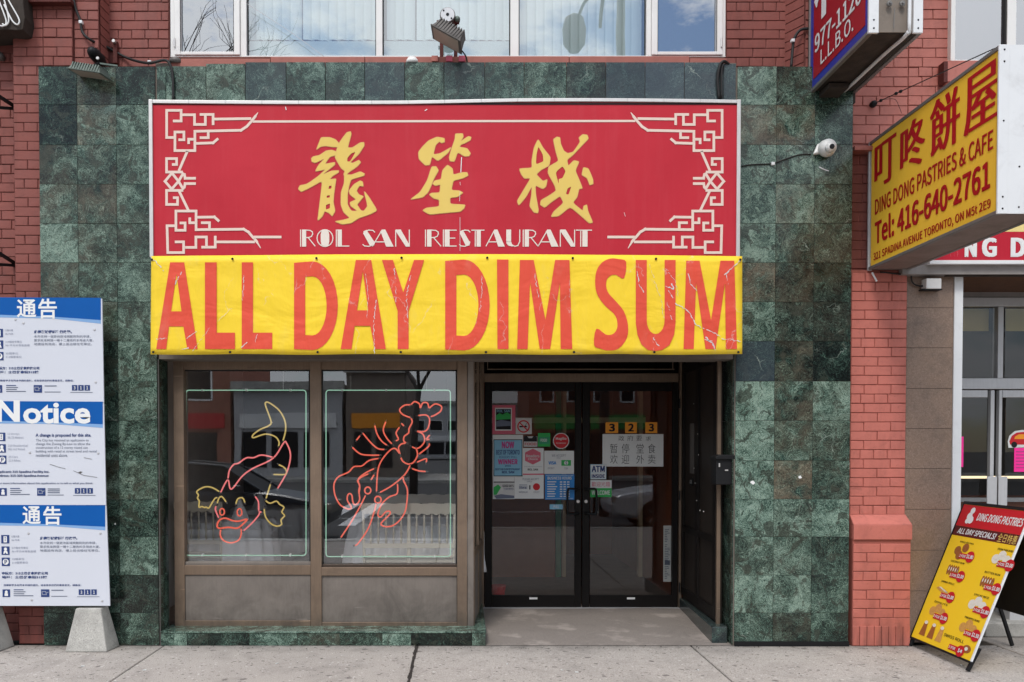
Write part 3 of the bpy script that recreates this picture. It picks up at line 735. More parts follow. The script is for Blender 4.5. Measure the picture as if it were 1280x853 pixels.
# plinth under the shop window
plinth = thing('marble_plinth', 'low green marble plinth under the bronze shop window', 'plinth', (xt(400), .1, 0))
YW = .2
pxa, pxb = XL[4] + .003, P(607, 800, .0).x
mb = MB(); mb.box(pxa, pxb - .013, .002, .26, 0, zt(789) - .014); mb.box(P(592, 780, .2).x + .0, pxb - .013, .26, 1.3, 0, zt(789) - .014)
part('backing', mb, M['grout'], plinth)
pz = zt(789)
cuts = [P(x, 800, 0).x for x in (218, 234, 261, 312, 372, 425, 478, 514, 562, 590)]
cuts = [pxa] + cuts + [pxb]
tones = [(.5,),(.62,),(.3,),(.12,),(.5,),(.42,.2),(.38,.1),(.62,),(.06,),(.05,),(.6,)]
for k in range(len(cuts) - 1): marble(plinth, cuts[k], cuts[k+1], .0, pz - .014, *tones[k], Y=0)
marble_side(plinth, pxb, 0, .6, 0, pz - .014, .1); marble_side(plinth, pxb, .6, 1.25, 0, pz - .014, .2)
me = MB(); me.box(pxa, pxb + .004, -.018, .27, pz - .0135, pz); o = part('top_slab', me, M['marble'], plinth, bevel=.002); o.color = (.62, 0, 0, 1)
me = MB(); me.box(P(592, 780, .2).x, pxb + .004, .272, 1.3, pz - .0135, pz); o = part('top_slab', me, M['marble'], plinth, bevel=.002); o.color = (.5, 0, 0, 1)

# brick sill course under the upper window
sill = thing('window_sill', 'painted brick-red sill running below the wide white upper window', 'sill', (xt(560), .1, zt(80)))
sx = [P(x, 75, .0).x for x in (211, 338, 456, 580, 711.5, 862, 909)]
for k in range(6):
    ya = [73, 71.5, 70.5, 70, 70.5, 73][k]
    mb = MB(); mb.box(sx[k] + .002, sx[k+1] - .002, -.004 + random.uniform(-.004, .004), .245, zt(84), zt(ya + .5) + random.uniform(-.003, .003)); part('sill_block', mb, M['sill_paint'], sill, bevel=.004)

# ================================================================== UPPER WINDOW
YU = .2
upw = thing('upper_window', 'wide white vinyl window with vertical blinds above the red sign', 'window', (xt(560, YU), YU, zt(71, YU)))
yt = -150
ztopw = 5.9
def vframe(mb, x0, x1, y0, y1, Y, d):      # y0 may be 'top'
    a = P(x0, y1, Y); b = P(x1, 40, Y); mb.box(P(x0, 40, Y).x, b.x, Y, Y + d, a.z, ztopw if y0 == 'top' else P(x1, y0, Y).z)
zb_u = P(640, 70, YU).z
mb = MB()
for a, b in ((213, 218.5), (300.5, 308), (470, 478), (638, 648.5), (808, 814), (903, 907)):
    mb.box(P(a, 40, YU).x, P(b, 40, YU).x, YU, YU + .09, zb_u, ztopw)
mb.box(P(213, 40, YU).x, P(907, 40, YU).x, YU - .006, YU + .085, zb_u - .012, zb_u - .0005)
mb.box(P(213, 40, YU).x, P(907, 40, YU).x, YU + .002, YU + .088, ztopw + .001, ztopw + .06)
part('frame', mb, M['vinyl'], upw, bevel=.004)
for a, b, hinge in ((218.7, 300.3, 219), (814.2, 902.8, 901)):
    mb = MB(); X0, X1 = P(a, 40, YU).x, P(b, 40, YU).x; wdt = .05
    for q in ((X0, X0 + wdt, zb_u, ztopw - .002), (X1 - wdt, X1, zb_u, ztopw - .002)): mb.box(q[0], q[1], YU - .018, YU + .05, q[2] + .001, q[3])
    mb.box(X0 + wdt + .0005, X1 - wdt - .0005, YU - .017, YU + .05, zb_u + .001, zb_u + .028)
    s = part('sash', mb, M['vinyl'], upw, bevel=.005)
    mb = MB(); mb.box(X0 + wdt, X1 - wdt, YU + .014, YU + .02, zb_u + .028, ztopw); part('pane', mb, M['case_glass'], s)
    mb = MB(); hx = P(hinge, 40, YU).x; mb.lathe([(.007, 0), (.007, .07)], (hx, YU - .024, zb_u + .06), n=8); part('hinge', mb, M['silver'], s)
    mb = MB(); mb.box(X0 + wdt - .004, X0 + wdt, YU - .0185, YU - .012, zb_u + .03, ztopw); mb.box(X1 - wdt, X1 - wdt + .004, YU - .0185, YU - .012, zb_u + .03, ztopw); part('gasket', mb, M['cable'], s)
for a, b in ((308, 470), (478, 638), (648.5, 808)):
    mb = MB(); X0, X1 = P(a, 40, YU).x + .002, P(b, 40, YU).x - .002
    mb.box(X0, X1, YU + .04, YU + .046, zb_u, ztopw); part('pane', mb, M['up_glass'], upw)
    mb = MB()
    for q in (X0, X1 - .006): mb.box(q, q + .006, YU + .03, YU + .06, zb_u, ztopw)
    part('gasket', mb, M['cable'], upw)
# interior panel below the blinds, blinds, dark room
mb = MB(); mb.box(P(308, 40, YU).x, P(640, 40, YU).x, YU + .11, YU + .13, zb_u, P(640, 51, YU+.1).z); part('lower_board', mb, M['blind_bottom'], upw)
rnd = random.Random(3)
def blindrun(xa, xb, gaps, Y):
    x = P(xa, 30, Y).x; xe_ = P(xb, 30, Y).x
    while x < xe_:
        wd_ = .089; pxm = VX + (x) * FPX / (DIST + Y)
        if any(g0 <= pxm + 3 <= g1 for g0, g1 in gaps): x += .03; continue
        a = rnd.uniform(.1, .3); mb = MB(); zl = P(640, 50 if xa < 640 else 71, Y).z + rnd.uniform(-.004, .004)
        lean = rnd.uniform(-.002, .002)
        q = []
        for s_, bow in ((0, 0), (.5, .012), (1, 0)):
            q.append((x + wd_ * s_, Y + .03 * s_ - bow))
        vs = [(q[i][0], q[i][1], zl) for i in range(3)] + [(q[i][0] + lean, q[i][1], ztopw) for i in range(3)]
        mb.add(vs, [(0,1,4,3), (1,2,5,4)])
        part('blind_slat', mb, M['blind'], upw, smooth=True); x += wd_ * .8
blindrun(309, 470, [(374, 382), (411, 414)], YU + .17)
blindrun(479, 638, [(480, 484), (513, 524)], YU + .17)
blindrun(648, 808, [(797, 808)], YU + .17)
mb = MB(); xl_, xr_ = P(205, 40, .5).x, P(915, 40, .5).x
mb.box(xl_, xr_, 2.6, 2.7, zb_u - .3, TOPZ); mb.box(xl_ - .05, xl_, .3, 2.7, zb_u - .3, TOPZ); mb.box(xr_, xr_ + .05, .3, 2.7, zb_u - .3, TOPZ); mb.box(xl_, xr_, .3, 2.6, TOPZ - .05, TOPZ); mb.box(xl_, xr_, .26, 2.6, zb_u - .32, zb_u - .2)
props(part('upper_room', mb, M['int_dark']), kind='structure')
# head of the facade above the windows
mb = MB(); mb.box(P(213, 40, .2).x, P(907, 40, .2).x, .05, .5, ztopw + .062, TOPZ + .5); mb.box(-8, 8, .06, .6, TOPZ + .001, TOPZ + 3)
solo('parapet_wall', mb, M['mortar'], 'plain red wall above the upper window row', 'wall')

# ================================================================== MAIN SIGN
YS = -.22
sign = thing('restaurant_sign', 'large red lightbox sign with gold brush characters and cream fretwork over the yellow banner', 'shop sign', (xt(556, YS), YS, zt(320, YS)))
SX0, SX1 = P(187, 220, YS).x, P(925, 220, YS).x; SZ0, SZ1 = P(640, 322, YS).z, P(640, 125.5, YS).z
mb = MB(); mb.box(SX0 + .03, SX1 - .03, YS + .006, -.0135, SZ0 + .01, SZ1 - .03); part('cabinet', mb, M['grime'], sign)
fw = .028
mb = MB()
def sagbar(xa, xb, z, h, sag):
    n = 16
    for k in range(n):
        a = xa + (xb-xa)*k/n; b = xa + (xb-xa)*(k+1)/n
        za = z + sag(k/n); zb_ = z + sag((k+1)/n)
        mb.hexa([(a, YS-.012, za-h), (b, YS-.012, zb_-h), (b, YS-.012, zb_), (a, YS-.012, za), (a, -.02, za-h), (b, -.02, zb_-h), (b, -.02, zb_), (a, -.02, za)])
sagbar(SX0 + fw, SX1 - fw, SZ1, .026, lambda t: -.008*math.sin(math.pi*t*1.6) * (t < .63) + .012*math.sin(math.pi*max(0, t-.45)/.55) )
mb.box(SX0, SX0 + fw, YS - .014, -.02, SZ0, SZ1 + .002); mb.box(SX1 - fw, SX1, YS - .014, -.02, SZ0, SZ1 + .002)
part('frame', mb, M['silver'], sign, bevel=.003)
mb = MB(); mb.box(SX0 + fw - .002, SX1 - fw + .002, YS, YS + .005, SZ0, SZ1 - .016); part('sign_face', mb, M['sign_red'], sign)
mb = MB(); mb.box(SX0 + fw, SX1 - fw, YS - .004, YS - .0005, SZ1 - .034, SZ1 - .022); part('face_retainer', mb, M['black'], sign)
fs_ = FRONT(YS)
def crop(ox, oy, sc, Y=YS, mirror=None):
    def f(x, y):
        px, py = ox + x / sc, oy + y / sc
        if mirror is not None: px = mirror - px
        return XZ(px, py, Y)
    return f
mb = MB(); FWD = .0195
for mir in (None, 1111.0):
    A_ = crop(195, 130, 7.758, mirror=mir); B_ = crop(195, 190, 6.564, mirror=mir)
    def S(f, pts, taper=False, wd=FWD, k=[0]):
        k[0] += 1; stroke(mb, fs_, [f(*p) for p in pts], wd, .0025 + (k[0] % 5) * .0003, taper)
    S(A_, [(165,168),(245,168),(245,65),(105,65),(105,328),(178,328)])
    S(A_, [(245,108),(375,108),(375,202),(480,202),(480,108)])
    S(A_, [(425,105),(555,105),(555,208)]); S(A_, [(555,150),(925,145)])
    S(A_, [(218,350),(272,350),(272,275),(185,275),(185,455),(378,455),(378,268),(825,258),(880,222),(940,155)]); S(A_, [(930,165),(960,128),(990,85)], True)
    S(A_, [(425,330),(508,330),(508,268)]); S(A_, [(378,345),(318,345),(318,392)]); S(A_, [(385,386),(555,380),(605,338)])
    S(A_, [(305,460),(222,652)])
    S(B_, [(132,105),(170,105),(170,57),(88,57),(88,167),(222,167)]); S(B_, [(132,175),(75,243),(130,308),(186,243),(132,175)])
    S(B_, [(186,243),(228,172)]); S(B_, [(186,243),(228,312)]); S(B_, [(232,178),(240,218),(328,218)]); S(B_, [(232,300),(240,262),(328,262)])
    S(B_, [(140,378),(178,378),(178,433),(88,433),(88,318),(225,318)]); S(B_, [(190,322),(270,487)])
    S(B_, [(195,585),(240,585),(240,645),(165,645),(165,487),(330,487),(330,640),(720,636),(760,660),(805,712)]); S(B_, [(800,702),(825,735),(860,792)], True)
    S(B_, [(278,540),(278,583),(328,583)]); S(B_, [(370,583),(440,583),(440,638)]); S(B_, [(335,538),(480,536),(520,572)])
    S(B_, [(160,608),(92,608),(98,828),(228,828),(228,740),(155,740)]); S(B_, [(232,785),(328,785),(328,700),(415,700),(415,780)])
    S(B_, [(373,783),(487,783),(487,690)]); S(B_, [(490,740),(812,740)]); S(B_, [(805,700),(1030,700)])
la = crop(0, 0, 1)
stroke(mb, fs_, [la(316, 152.3), la(556, 151.8), la(794, 151.6)], FWD * .85, .0022)
part('fretwork', mb, M['fret'], sign)

LONG = [ # outlines measured from the brush characters
 ((360,155,6.317), [[(225,205),(240,165),(262,108),(330,108),(375,125),(405,158),(395,185),(350,183),(300,175),(260,180)]]),
 ((360,155,6.317), [[(495,62),(500,85),(470,190),(510,190),(570,150),(600,148),(602,175),(560,240),(490,305),(510,312),(560,288),(575,305),(545,340),(470,390),(455,440),(440,400),(450,375),(420,350),(390,300),(372,265),(380,220),(400,160),(430,115),(465,70)],[(535,222),(500,235),(470,270),(468,300),(492,298)]]),
 ((360,155,6.317), [[(185,275),(200,260),(250,250),(300,215),(345,208),(385,222),(375,250),(330,262),(290,320),(370,305),(370,325),(270,405),(345,372),(400,370),(400,385),(350,415),(330,440),(380,435),(375,470),(362,560),(358,620),(372,690),(350,730),(325,705),(290,690),(270,735),(235,765),(245,680),(260,560),(272,450),(165,510),(105,538),(82,515),(95,488),(150,478),(240,415),(300,360),(215,378),(240,330),(290,275),(215,310),(190,300)],
   [(325,492),(345,488),(343,512),(320,516)],[(308,568),(332,565),(330,583),(305,586)],[(300,642),(333,630),(331,668),(300,678)]]),
 ((360,155,6.317), [[(445,400),(500,405),(570,378),(605,395),(600,412),(500,440),(485,480),(470,560),(470,640),(500,690),(550,690),(495,650),(490,620),(540,600),(490,560),(482,530),(520,480),(570,450),(590,460),(595,495),(565,490),(540,530),(560,560),(598,575),(570,610),(545,640),(575,685),(600,690),(630,650),(600,530),(640,580),(705,685),(650,715),(560,745),(500,785),(430,795),(370,772),(440,760),(490,745),(440,700),(418,640),(420,540),(445,470)]]),
 ((500,155,6.317), [[(145,225),(180,180),(225,135),(290,105),(350,115),(352,145),(330,152),(310,140),(280,170),(262,245),(320,235),(405,185),(380,230),(300,295),(262,265),(250,265),(235,325),(200,328),(150,280)]]),
 ((500,155,6.317), [[(437,80),(495,78),(500,105),(478,140),(540,100),(562,108),(555,130),(510,155),(480,165),(470,185),(530,195),(557,235),(545,255),(510,258),(455,225),(430,298),(395,295),(388,265),(410,190),(435,120)]]),
 ((500,155,6.317), [[(250,340),(285,338),(305,370),(270,430),(225,540),(180,582),(80,600),(160,540),(215,450)]]),
 ((500,155,6.317), [[(335,370),(375,325),(415,355),(420,405),(490,385),(530,385),(538,410),(500,430),(420,450),(405,525),(470,530),(498,545),(455,578),(395,585),(395,635),(515,640),(505,670),(475,695),(350,705),(235,718),(178,685),(210,665),(310,655),(310,600),(265,590),(232,560),(250,548),(315,545),(320,480),(280,490),(258,475),(275,450),(325,440)]]),
 ((635,155,6.317), [[(88,355),(190,350),(188,290),(205,190),(238,122),(275,190),(335,265),(325,330),(260,365),(222,400),(275,455),(310,440),(300,495),(275,515),(215,485),(218,560),(240,680),(235,705),(205,700),(170,650),(185,570),(190,490),(140,580),(85,645),(72,610),(120,530),(180,430),(130,432),(105,400)],[(240,180),(225,240),(220,322),(280,298),(275,245)]]),
 ((635,155,6.317), [[(357,125),(385,105),(410,110),(415,160),(440,215),(470,235),(515,225),(570,145),(560,110),(590,85),(625,90),(635,118),(590,165),(510,250),(465,285),(475,335),(520,290),(562,300),(530,370),(560,440),(588,510),(560,515),(545,580),(510,625),(590,690),(598,650),(622,640),(630,690),(670,780),(640,785),(580,730),(490,655),(400,730),(340,735),(360,695),(440,625),(412,570),(340,620),(290,662),(255,640),(260,605),(330,565),(380,530),(370,490),(315,390),(320,340),(400,295),(380,230)],[(375,385),(430,335),(455,375),(430,430),(400,437),(400,478)],[(470,512),(500,495),(478,560),(457,556)]]),
 ((635,155,6.317), [[(595,345),(635,355),(670,440),(672,475),(645,485),(625,430),(582,405)]])]
groups3 = {360: ([], []), 500: ([], []), 635: ([], [])}
for i, ((ox, oy, sc_), loops) in enumerate(LONG):
    groups3[ox][0].append((i, ox, oy, sc_, loops))
for ox, (lst, _) in groups3.items():
    mb = MB(); me_ = MB()
    for (i, ox_, oy, sc_, loops) in lst:
        f = crop(ox_, oy, sc_); lp = []
        for L_ in loops:
            q = [Vector(f(*p)) for p in L_]
            # light corner rounding
            r_ = []
            for k in range(len(q)):
                a, b, c = q[k-1], q[k], q[(k+1) % len(q)]
                r_ += [b + (a-b)*.22, b + (a-b)*.05 + (c-b)*.05, b + (c-b)*.22]
            lp.append([tuple(v) for v in r_])
        put_fill(mb, fs_, lp, .0032 + i % 4 * .0004)
        edge = lp[0]
        stroke(me_, fs_, [tuple(p) for p in edge] + [edge[0]], .0075, .0018 + i % 3 * .0002)
    part('brush_character', mb, M['gold'], sign); part('character_outline', me_, M['gold_edge'], sign)
# deco lettering
DECO = {
 'R': ([[(.06,0),(.06,1)]], [(.15,.42,0,1)], [[(.42,.97),(.68,.95),(.82,.86),(.84,.74),(.76,.6),(.6,.54),(.42,.53)], [(.55,.53),(1.0,.02)]]),
 'O': ([], [], [[(.5+.48*math.cos(a), .5+.49*math.sin(a)) for a in [k*math.pi/12 for k in range(25)]]]),
 'L': ([[(.06,0),(.06,1)]], [(.15,.46,0,1)], [[(.4,.035),(1.0,.035)], [(.1,.97),(.4,.97)]]),
 'S': ([], [], [[(.95,.84),(.8,.95),(.5,.97),(.2,.88),(.12,.74)], [(.05,.14),(.2,.04),(.5,.02),(.85,.1),(.92,.3)]]),
 'A': ([], [], [[(.0,.02),(.48,1)], [(.15,.28),(.6,.28)]]),
 'N': ([], [], [[(.06,0),(.06,.98)], [(.92,0),(.92,1)]]),
 'E': ([[(.06,0),(.06,1)]], [(.15,.5,0,1)], [[(.45,.965),(1,.965)], [(.45,.5),(.9,.5)], [(.45,.035),(1,.035)]]),
 'T': ([], [(.4,.72,0,.95)], [[(.0,.965),(1,.965)], [(.3,0),(.3,.95)]]),
 'U': ([], [(.04,.36,.28,1)], [[(.38,.12),(.6,.02),(.8,.06),(.93,.3),(.93,1)]]),
}
DFILL = {'O': [[(.3,.06),(.5,.02),(.7,.06),(.76,.3),(.76,.7),(.7,.94),(.5,.98),(.3,.94),(.24,.7),(.24,.3)]],
 'S': [[(.12,.9),(.34,.98),(.95,.22),(.88,.1),(.6,.03),(.12,.74)]],
 'A': [[(.38,.9),(.5,1.0),(.62,1.0),(1.02,0),(.66,0),(.42,.8)]],
 'N': [[(.06,1),(.38,1),(.92,.12),(.92,0),(.7,0),(.1,.85)]],
 'U': [[(.04,.3),(.36,.3),(.42,.14),(.62,.03),(.4,.01),(.18,.06),(.06,.18)]]}
mb = MB(); fD = crop(360, 280, 3.282)
for ch, a, b in (('R',48,112),('O',118,186),('L',195,252),('S',303,360),('A',346,432),('N',438,503),('R',560,628),('E',634,692),('S',700,750),('T',752,806),('A',812,888),('U',893,955),('R',961,1026),('A',1026,1108),('N',1113,1181),('T',1181,1247)):
    if a in (303, 560): part('lettering', mb, M['cream'], sign); mb = MB()
    (x0, z1), (x1, z0) = fD(a, 24), fD(b, 94)
    m_ = lambda p: (x0 + (x1-x0)*p[0], z0 + (z1-z0)*p[1])
    st, thick, thin = DECO[ch]
    for s_ in st + thin: stroke(mb, fs_, [m_(p) for p in s_], .0075, .0026)
    for (u0, u1, v0, v1) in thick:
        p, q = m_((u0, v0)), m_((u1, v1)); rectf(mb, fs_, p[0], q[0], p[1], q[1], .0036)
    for lp in DFILL.get(ch, []): put_fill(mb, fs_, [[m_(p) for p in lp]], .0036)
part('lettering', mb, M['cream'], sign)
# scrape marks on the sign
mb = MB()
for pts in ([(577,197),(576,216)], [(575,228),(575.5,232)], [(575,240),(574.5,252)], [(357,134),(358,138)], [(531,139),(534,137)], [(780,266),(781.5,271)], [(575,272),(575,314)]):
    stroke(mb, fs_, [XZ(x, y, YS) for x, y in pts], .006 if pts[0][1] < 220 else .0025, .005)
part('scrape', mb, M['white_print'], sign)

# ================================================================== YELLOW BANNER
YB = -.245
ban = thing('banner', 'worn yellow vinyl banner with big red lettering hanging under the red sign', 'banner', (xt(558, YB), YB, zt(443, YB)))
bT = lambda x: 320.3 - 2.5*math.sin(math.pi*min(1, max(0, (x-189)/ 739)))
fB = FRONT(YB)
N_ = 90; mb = MB(); rows = 14
vs = []
rb_ = random.Random(5); ph = [rb_.uniform(0, 6) for _ in range(6)]
def wave(u, v): return .0018*math.sin(u*23 + ph[0] + v*2) * (1-v)**.5 + .0016*math.sin(u*51 + ph[1] - v*3)*v + .0008*math.sin(u*80+ph[2])*(1-v)
for r in range(rows + 1):
    for k in range(N_ + 1):
        u = k / N_; v = r / rows; px = 189 + 739*u + (0 if r else .0); top = bT(px); bot = 443.2 + .5*math.sin(u*30)
        p = P(px + (-1 if k == 0 else 0) * v, top + (bot - top) * v, YB); p.y += wave(u, v) + .0045; vs.append(p)
mb.add(vs, [(r*(N_+1)+k, r*(N_+1)+k+1, (r+1)*(N_+1)+k+1, (r+1)*(N_+1)+k) for r in range(rows) for k in range(N_)])
o = part('banner_sheet', mb, M['banner'], ban, smooth=True, fix=False)
sm = o.modifiers.new('thick', 'SOLIDIFY'); sm.thickness = .0012
c1 = crop(185, 310, 3.413, YB); c2 = crop(555, 310, 3.413, YB)
def dl(x0, x1, y0, y1, st):   # letter D
    outer = [(x0, y0), (x0 + (x1-x0)*.42, y0 - 5)]
    cx, rx, ry, cy = x0 + (x1-x0)*.42, (x1-x0)*.58, (y1-y0)/2 + 4, (y0+y1)/2
    outer = [(x0, y1), (x0, y0 + 2)] + [(cx + rx*math.cos(a), cy - ry*math.sin(a)) for a in [math.pi/2 - k*math.pi/16 for k in range(17)]]
    ix, iy0, iy1 = x0 + st, y0 + 62, y1 - 60; rx2, ry2 = x1 - st - cx, (iy1-iy0)/2 + 2
    inner = [(ix, iy1), (ix, iy0)] + [(cx + rx2*math.cos(a), (iy0+iy1)/2 - ry2*math.sin(a)) for a in [math.pi/2 - k*math.pi/14 for k in range(15)]]
    return [outer, inner]
def al(x0, x1, y0, y1):
    w_ = x1 - x0; X = lambda t: x0 + w_*t; Y = lambda t: y0 + (y1-y0)*t
    return [[(X(0),Y(1)),(X(.335),Y(0)),(X(.675),Y(0)),(X(1),Y(1)),(X(.75),Y(1)),(X(.655),Y(.74)),(X(.31),Y(.74)),(X(.24),Y(1))], [(X(.36),Y(.565)),(X(.61),Y(.565)),(X(.49),Y(.13))]]
def ll(x0, x1, y0, y1, st): return [[(x0,y1),(x0,y0),(x0+st,y0),(x0+st,y1-70),(x1,y1-70),(x1,y1)]]
def ml(x0, x1, y0, y1):
    w_ = x1 - x0; X = lambda t: x0 + w_*t; Y = lambda t: y0 + (y1-y0)*t
    return [[(X(0),Y(1)),(X(.05),Y(0)),(X(.30),Y(0)),(X(.515),Y(.67)),(X(.69),Y(0)),(X(.95),Y(0)),(X(1),Y(1)),(X(.79),Y(1)),(X(.775),Y(.25)),(X(.60),Y(1)),(X(.41),Y(1)),(X(.235),Y(.25)),(X(.19),Y(1))]]
SP = smooth_pts([(777,60),(768,130),(735,116),(712,118),(695,135),(692,165),(703,195),(735,230),(768,272),(785,330),(780,385),(745,430),(700,438),(668,430),(640,415),(650,345),(690,370),(720,368),(738,345),(738,310),(725,282),(690,250),(658,208),(645,160),(650,100),(675,62),(710,46),(745,48)], 3, True)
UP = [(818,52),(865,52),(865,300)] + [(903 + 38*math.cos(a), 310 + 58*math.sin(a)) for a in [math.pi - k*math.pi/10 for k in range(11)]] + [(941,52),(988,52),(988,320),(982,370),(962,415),(930,436),(903,440),(870,436),(842,412),(825,370),(818,320)]
letters = [(c1, al(35,212,62,432)), (c1, ll(243,371,62,432,50)), (c1, ll(400,530,62,432,48)), (c1, dl(623,810,62,432,48)), (c1, al(822,1015,52,432)),
           (c1, [[(998,52),(1045,52),(1089,190),(1135,52),(1178,52),(1112,270),(1112,432),(1065,432),(1065,270)]]),
           (c2, dl(5,195,54,434,48)), (c2, [[(226,50),(275,50),(275,432),(228,432)]]), (c2, ml(312,547,52,432)), (c2, [[tuple(p) for p in SP]]), (c2, [UP]), (c2, ml(1022,1250,55,432))]
for f, lps in letters:
    mb = MB(); put_fill(mb, fB, [[f(*p) for p in lp] for lp in lps], .0008)
    # drape the print on the waving sheet
    for v in mb.v:
        u_ = (v.x - SX0) / (SX1 - SX0); pv = (zt(320, YB) - v.z) / (zt(320, YB) - zt(443, YB))
    part('banner_letter', mb, M['banner_red'], ban)
for k, (xs_, yy) in enumerate([(xx, 0) for xx in (189.8, 290.5, 395.5, 502, 609, 716, 820, 925.5)] + [(xx, 1) for xx in (191.5, 287.5, 397, 501, 607.5, 717.5, 818, 923)]):
    py = bT(xs_) + 4.5 if yy == 0 else 440.4; p = P(xs_, py, YB - .004)
    mb = MB(); mb.lathe([(.0095, 0), (.0085, -.004), (.004, -.004)], p, 'Y', 12); part('grommet', mb, M['ink'], ban)
# torn creases of bare white vinyl
mb = MB(); rc = random.Random(9)
def crack(pts, wd, f=None):
    q = []
    for i in range(len(pts) - 1):
        a, b = Vector(pts[i]), Vector(pts[i+1]); n = max(2, int((b-a).length / 2.2))
        for k in range(n): q.append(a + (b-a)*k/n + Vector((rc.uniform(-.95, .95), rc.uniform(-.95, .95))))
    q.append(Vector(pts[-1]))
    for i in range(len(q) - 1):
        if rc.random() < .86: stroke(mb, fB, [XZ(q[i].x, q[i].y, YB), XZ(q[i+1].x, q[i+1].y, YB)], wd * rc.uniform(.3, 1.2), .0016 + (i % 5)*.0002)
for pts, wd in [([(189,322),(196,329),(205,339)],.010), ([(227,341),(222,350),(219,356)],.010), ([(195,424),(209,423)],.006), ([(233,424),(246,414)],.009), ([(228,436),(236,435)],.01), ([(305,345),(303,378)],.005), ([(302,434),(309,428)],.014), ([(322,418),(318,432)],.006),
                ([(457,342),(460,365),(459,398)],.004), ([(470,376),(467,410),(468,443)],.007), ([(493,336),(495,378)],.006), ([(513,345),(508,372),(510,398)],.006), ([(602,345),(603,358),(600,390)],.005), ([(669,343),(673,372)],.006), ([(712,350),(712,372)],.003),
                ([(796,340),(799,356),(808,370)],.009), ([(832,358),(842,362),(838,352)],.012), ([(836,364),(846,381),(862,390),(870,406),(888,414),(905,424),(926,427)],.009), ([(834,378),(840,400)],.005), ([(832,335),(844,352),(848,372)],.004), ([(860,342),(864,356),(871,364)],.007), ([(905,345),(912,337),(926,326)],.011), ([(907,340),(910,356)],.006),
                ([(882,422),(892,432)],.012), ([(816,422),(826,436)],.008), ([(880,424),(890,426),(894,438)],.010), ([(812,330),(818,352),(826,374),(830,398)],.003), ([(240,440),(262,410)],.003), ([(290,385),(272,402)],.003)]:
    crack(pts, wd * .75)
part('torn_crease', mb, M['vinyl_back'], ban, kind='stuff')

# ================================================================== SHOP WINDOW (bronze frame, glass, panels)
shop = thing('shop_window', 'bronze framed shop window of two tall panes over sheet panels, with neon inside', 'shop window', (xt(400, .2), .2, pz))
def fr(parent, name, x0, x1, y0, y1, Y, d, mat, bevel=.003, label=None):
    mb = MB(); mb.rect(x0, x1, y0, y1, Y, d); return part(name, mb, mat, parent, bevel=bevel, label=label)
fr(shop, 'frame_post', 218.5, 229, 446, 785, YW, .08, M['bronze'])
fr(shop, 'frame_post', 388.5, 401, 446, 785, YW - .004, .09, M['bronze'])
fr(shop, 'frame_post', 571.5, 584, 446, 787, YW - .004, .09, M['bronze'])
fr(shop, 'corner_post', 584.3, 592, 446, 787, YW + .004, .09, M['bronze_panel'])
fr(shop, 'frame_rail', 229.2, 388.3, 446, 462, YW + .01, .07, M['bronze'])
fr(shop, 'frame_rail', 401.2, 571.3, 446, 462, YW + .008, .07, M['bronze'])
fr(shop, 'frame_rail', 229.2, 388.3, 707, 719, YW + .004, .08, M['bronze'])
fr(shop, 'frame_rail', 401.2, 571.3, 709.5, 720, YW - .001, .09, M['bronze'])
fr(shop, 'window_ledge', 229.2, 388.3, 702.5, 706.7, YW + .02, .07, M['bronze_panel'])
fr(shop, 'window_ledge', 401.2, 571.3, 705.5, 709.3, YW + .02, .07, M['bronze_dark'])
fr(shop, 'frame_rail', 229.2, 388.3, 776, 785, YW + .003, .08, M['bronze'])
fr(shop, 'frame_rail', 401.2, 571.3, 778, 787, YW + .003, .08, M['bronze'])
fr(shop, 'sheet_panel', 229.3, 388.2, 719.2, 775.8, YW + .016, .04, M['bronze_panel'])
fr(shop, 'sheet_panel', 401.3, 571.2, 720.2, 777.8, YW + .016, .04, M['bronze_panel'])
mb = MB()
for (a, b, c, d) in ((229.3, 231, 462, 702), (386.6, 388.2, 462, 702), (401.3, 403, 462, 705), (569.6, 571.2, 462, 705), (229.3, 388.2, 462, 464), (401.3, 571.2, 462, 464)): mb.rect(a, b, c, d, YW + .045, .03)
part('glazing_gasket', mb, M['cable'], shop)
for a, b, c in ((229.5, 388.2, 702.4), (401.5, 571.2, 705.4)):
    mb = MB(); mb.rect(a, b, 462, c, YW + .06, .008); part('pane', mb, M['glass'], shop)
# window return towards the door
fr_x1 = P(603, 600, YD).x; rx0 = P(592, 600, .21).x
ret = MB()
def slab(mb, xa, ya, xb, yb, z0, z1, th=.03, side=1):
    d = Vector((xb-xa, yb-ya)).normalized(); n = Vector((d.y, -d.x)) * side * th
    mb.hexa([(xa, ya, z0), (xb, yb, z0), (xb, yb, z1), (xa, ya, z1), (xa-n.x, ya-n.y, z0), (xb-n.x, yb-n.y, z0), (xb-n.x, yb-n.y, z1), (xa-n.x, ya-n.y, z1)])
ztop = zt(440, .2)
slab(ret, rx0 + .002, .212, fr_x1 - .002, YD - .02, pz, pz + .55, .03); part('sheet_panel', ret, M['bronze_panel'], shop)
for t0, t1 in ((0, .07), (.47, .53), (.93, 1.0)):
    mb = MB(); L = lambda t: (rx0 + (fr_x1-rx0)*t + .006, .212 + (YD - .232)*t)
    slab(mb, *L(t0), *L(t1), pz, ztop, .05); part('frame_post', mb, M['bronze'], shop, bevel=.002)
mb = MB(); slab(mb, *L(.07), *L(.93), pz + .55, pz + .6, .04); part('frame_rail', mb, M['bronze'], shop)
mb = MB(); slab(mb, L(.07)[0] - .01, L(.07)[1], L(.93)[0] - .01, L(.93)[1], pz + .6, ztop, .008); part('pane', mb, M['glass'], shop)

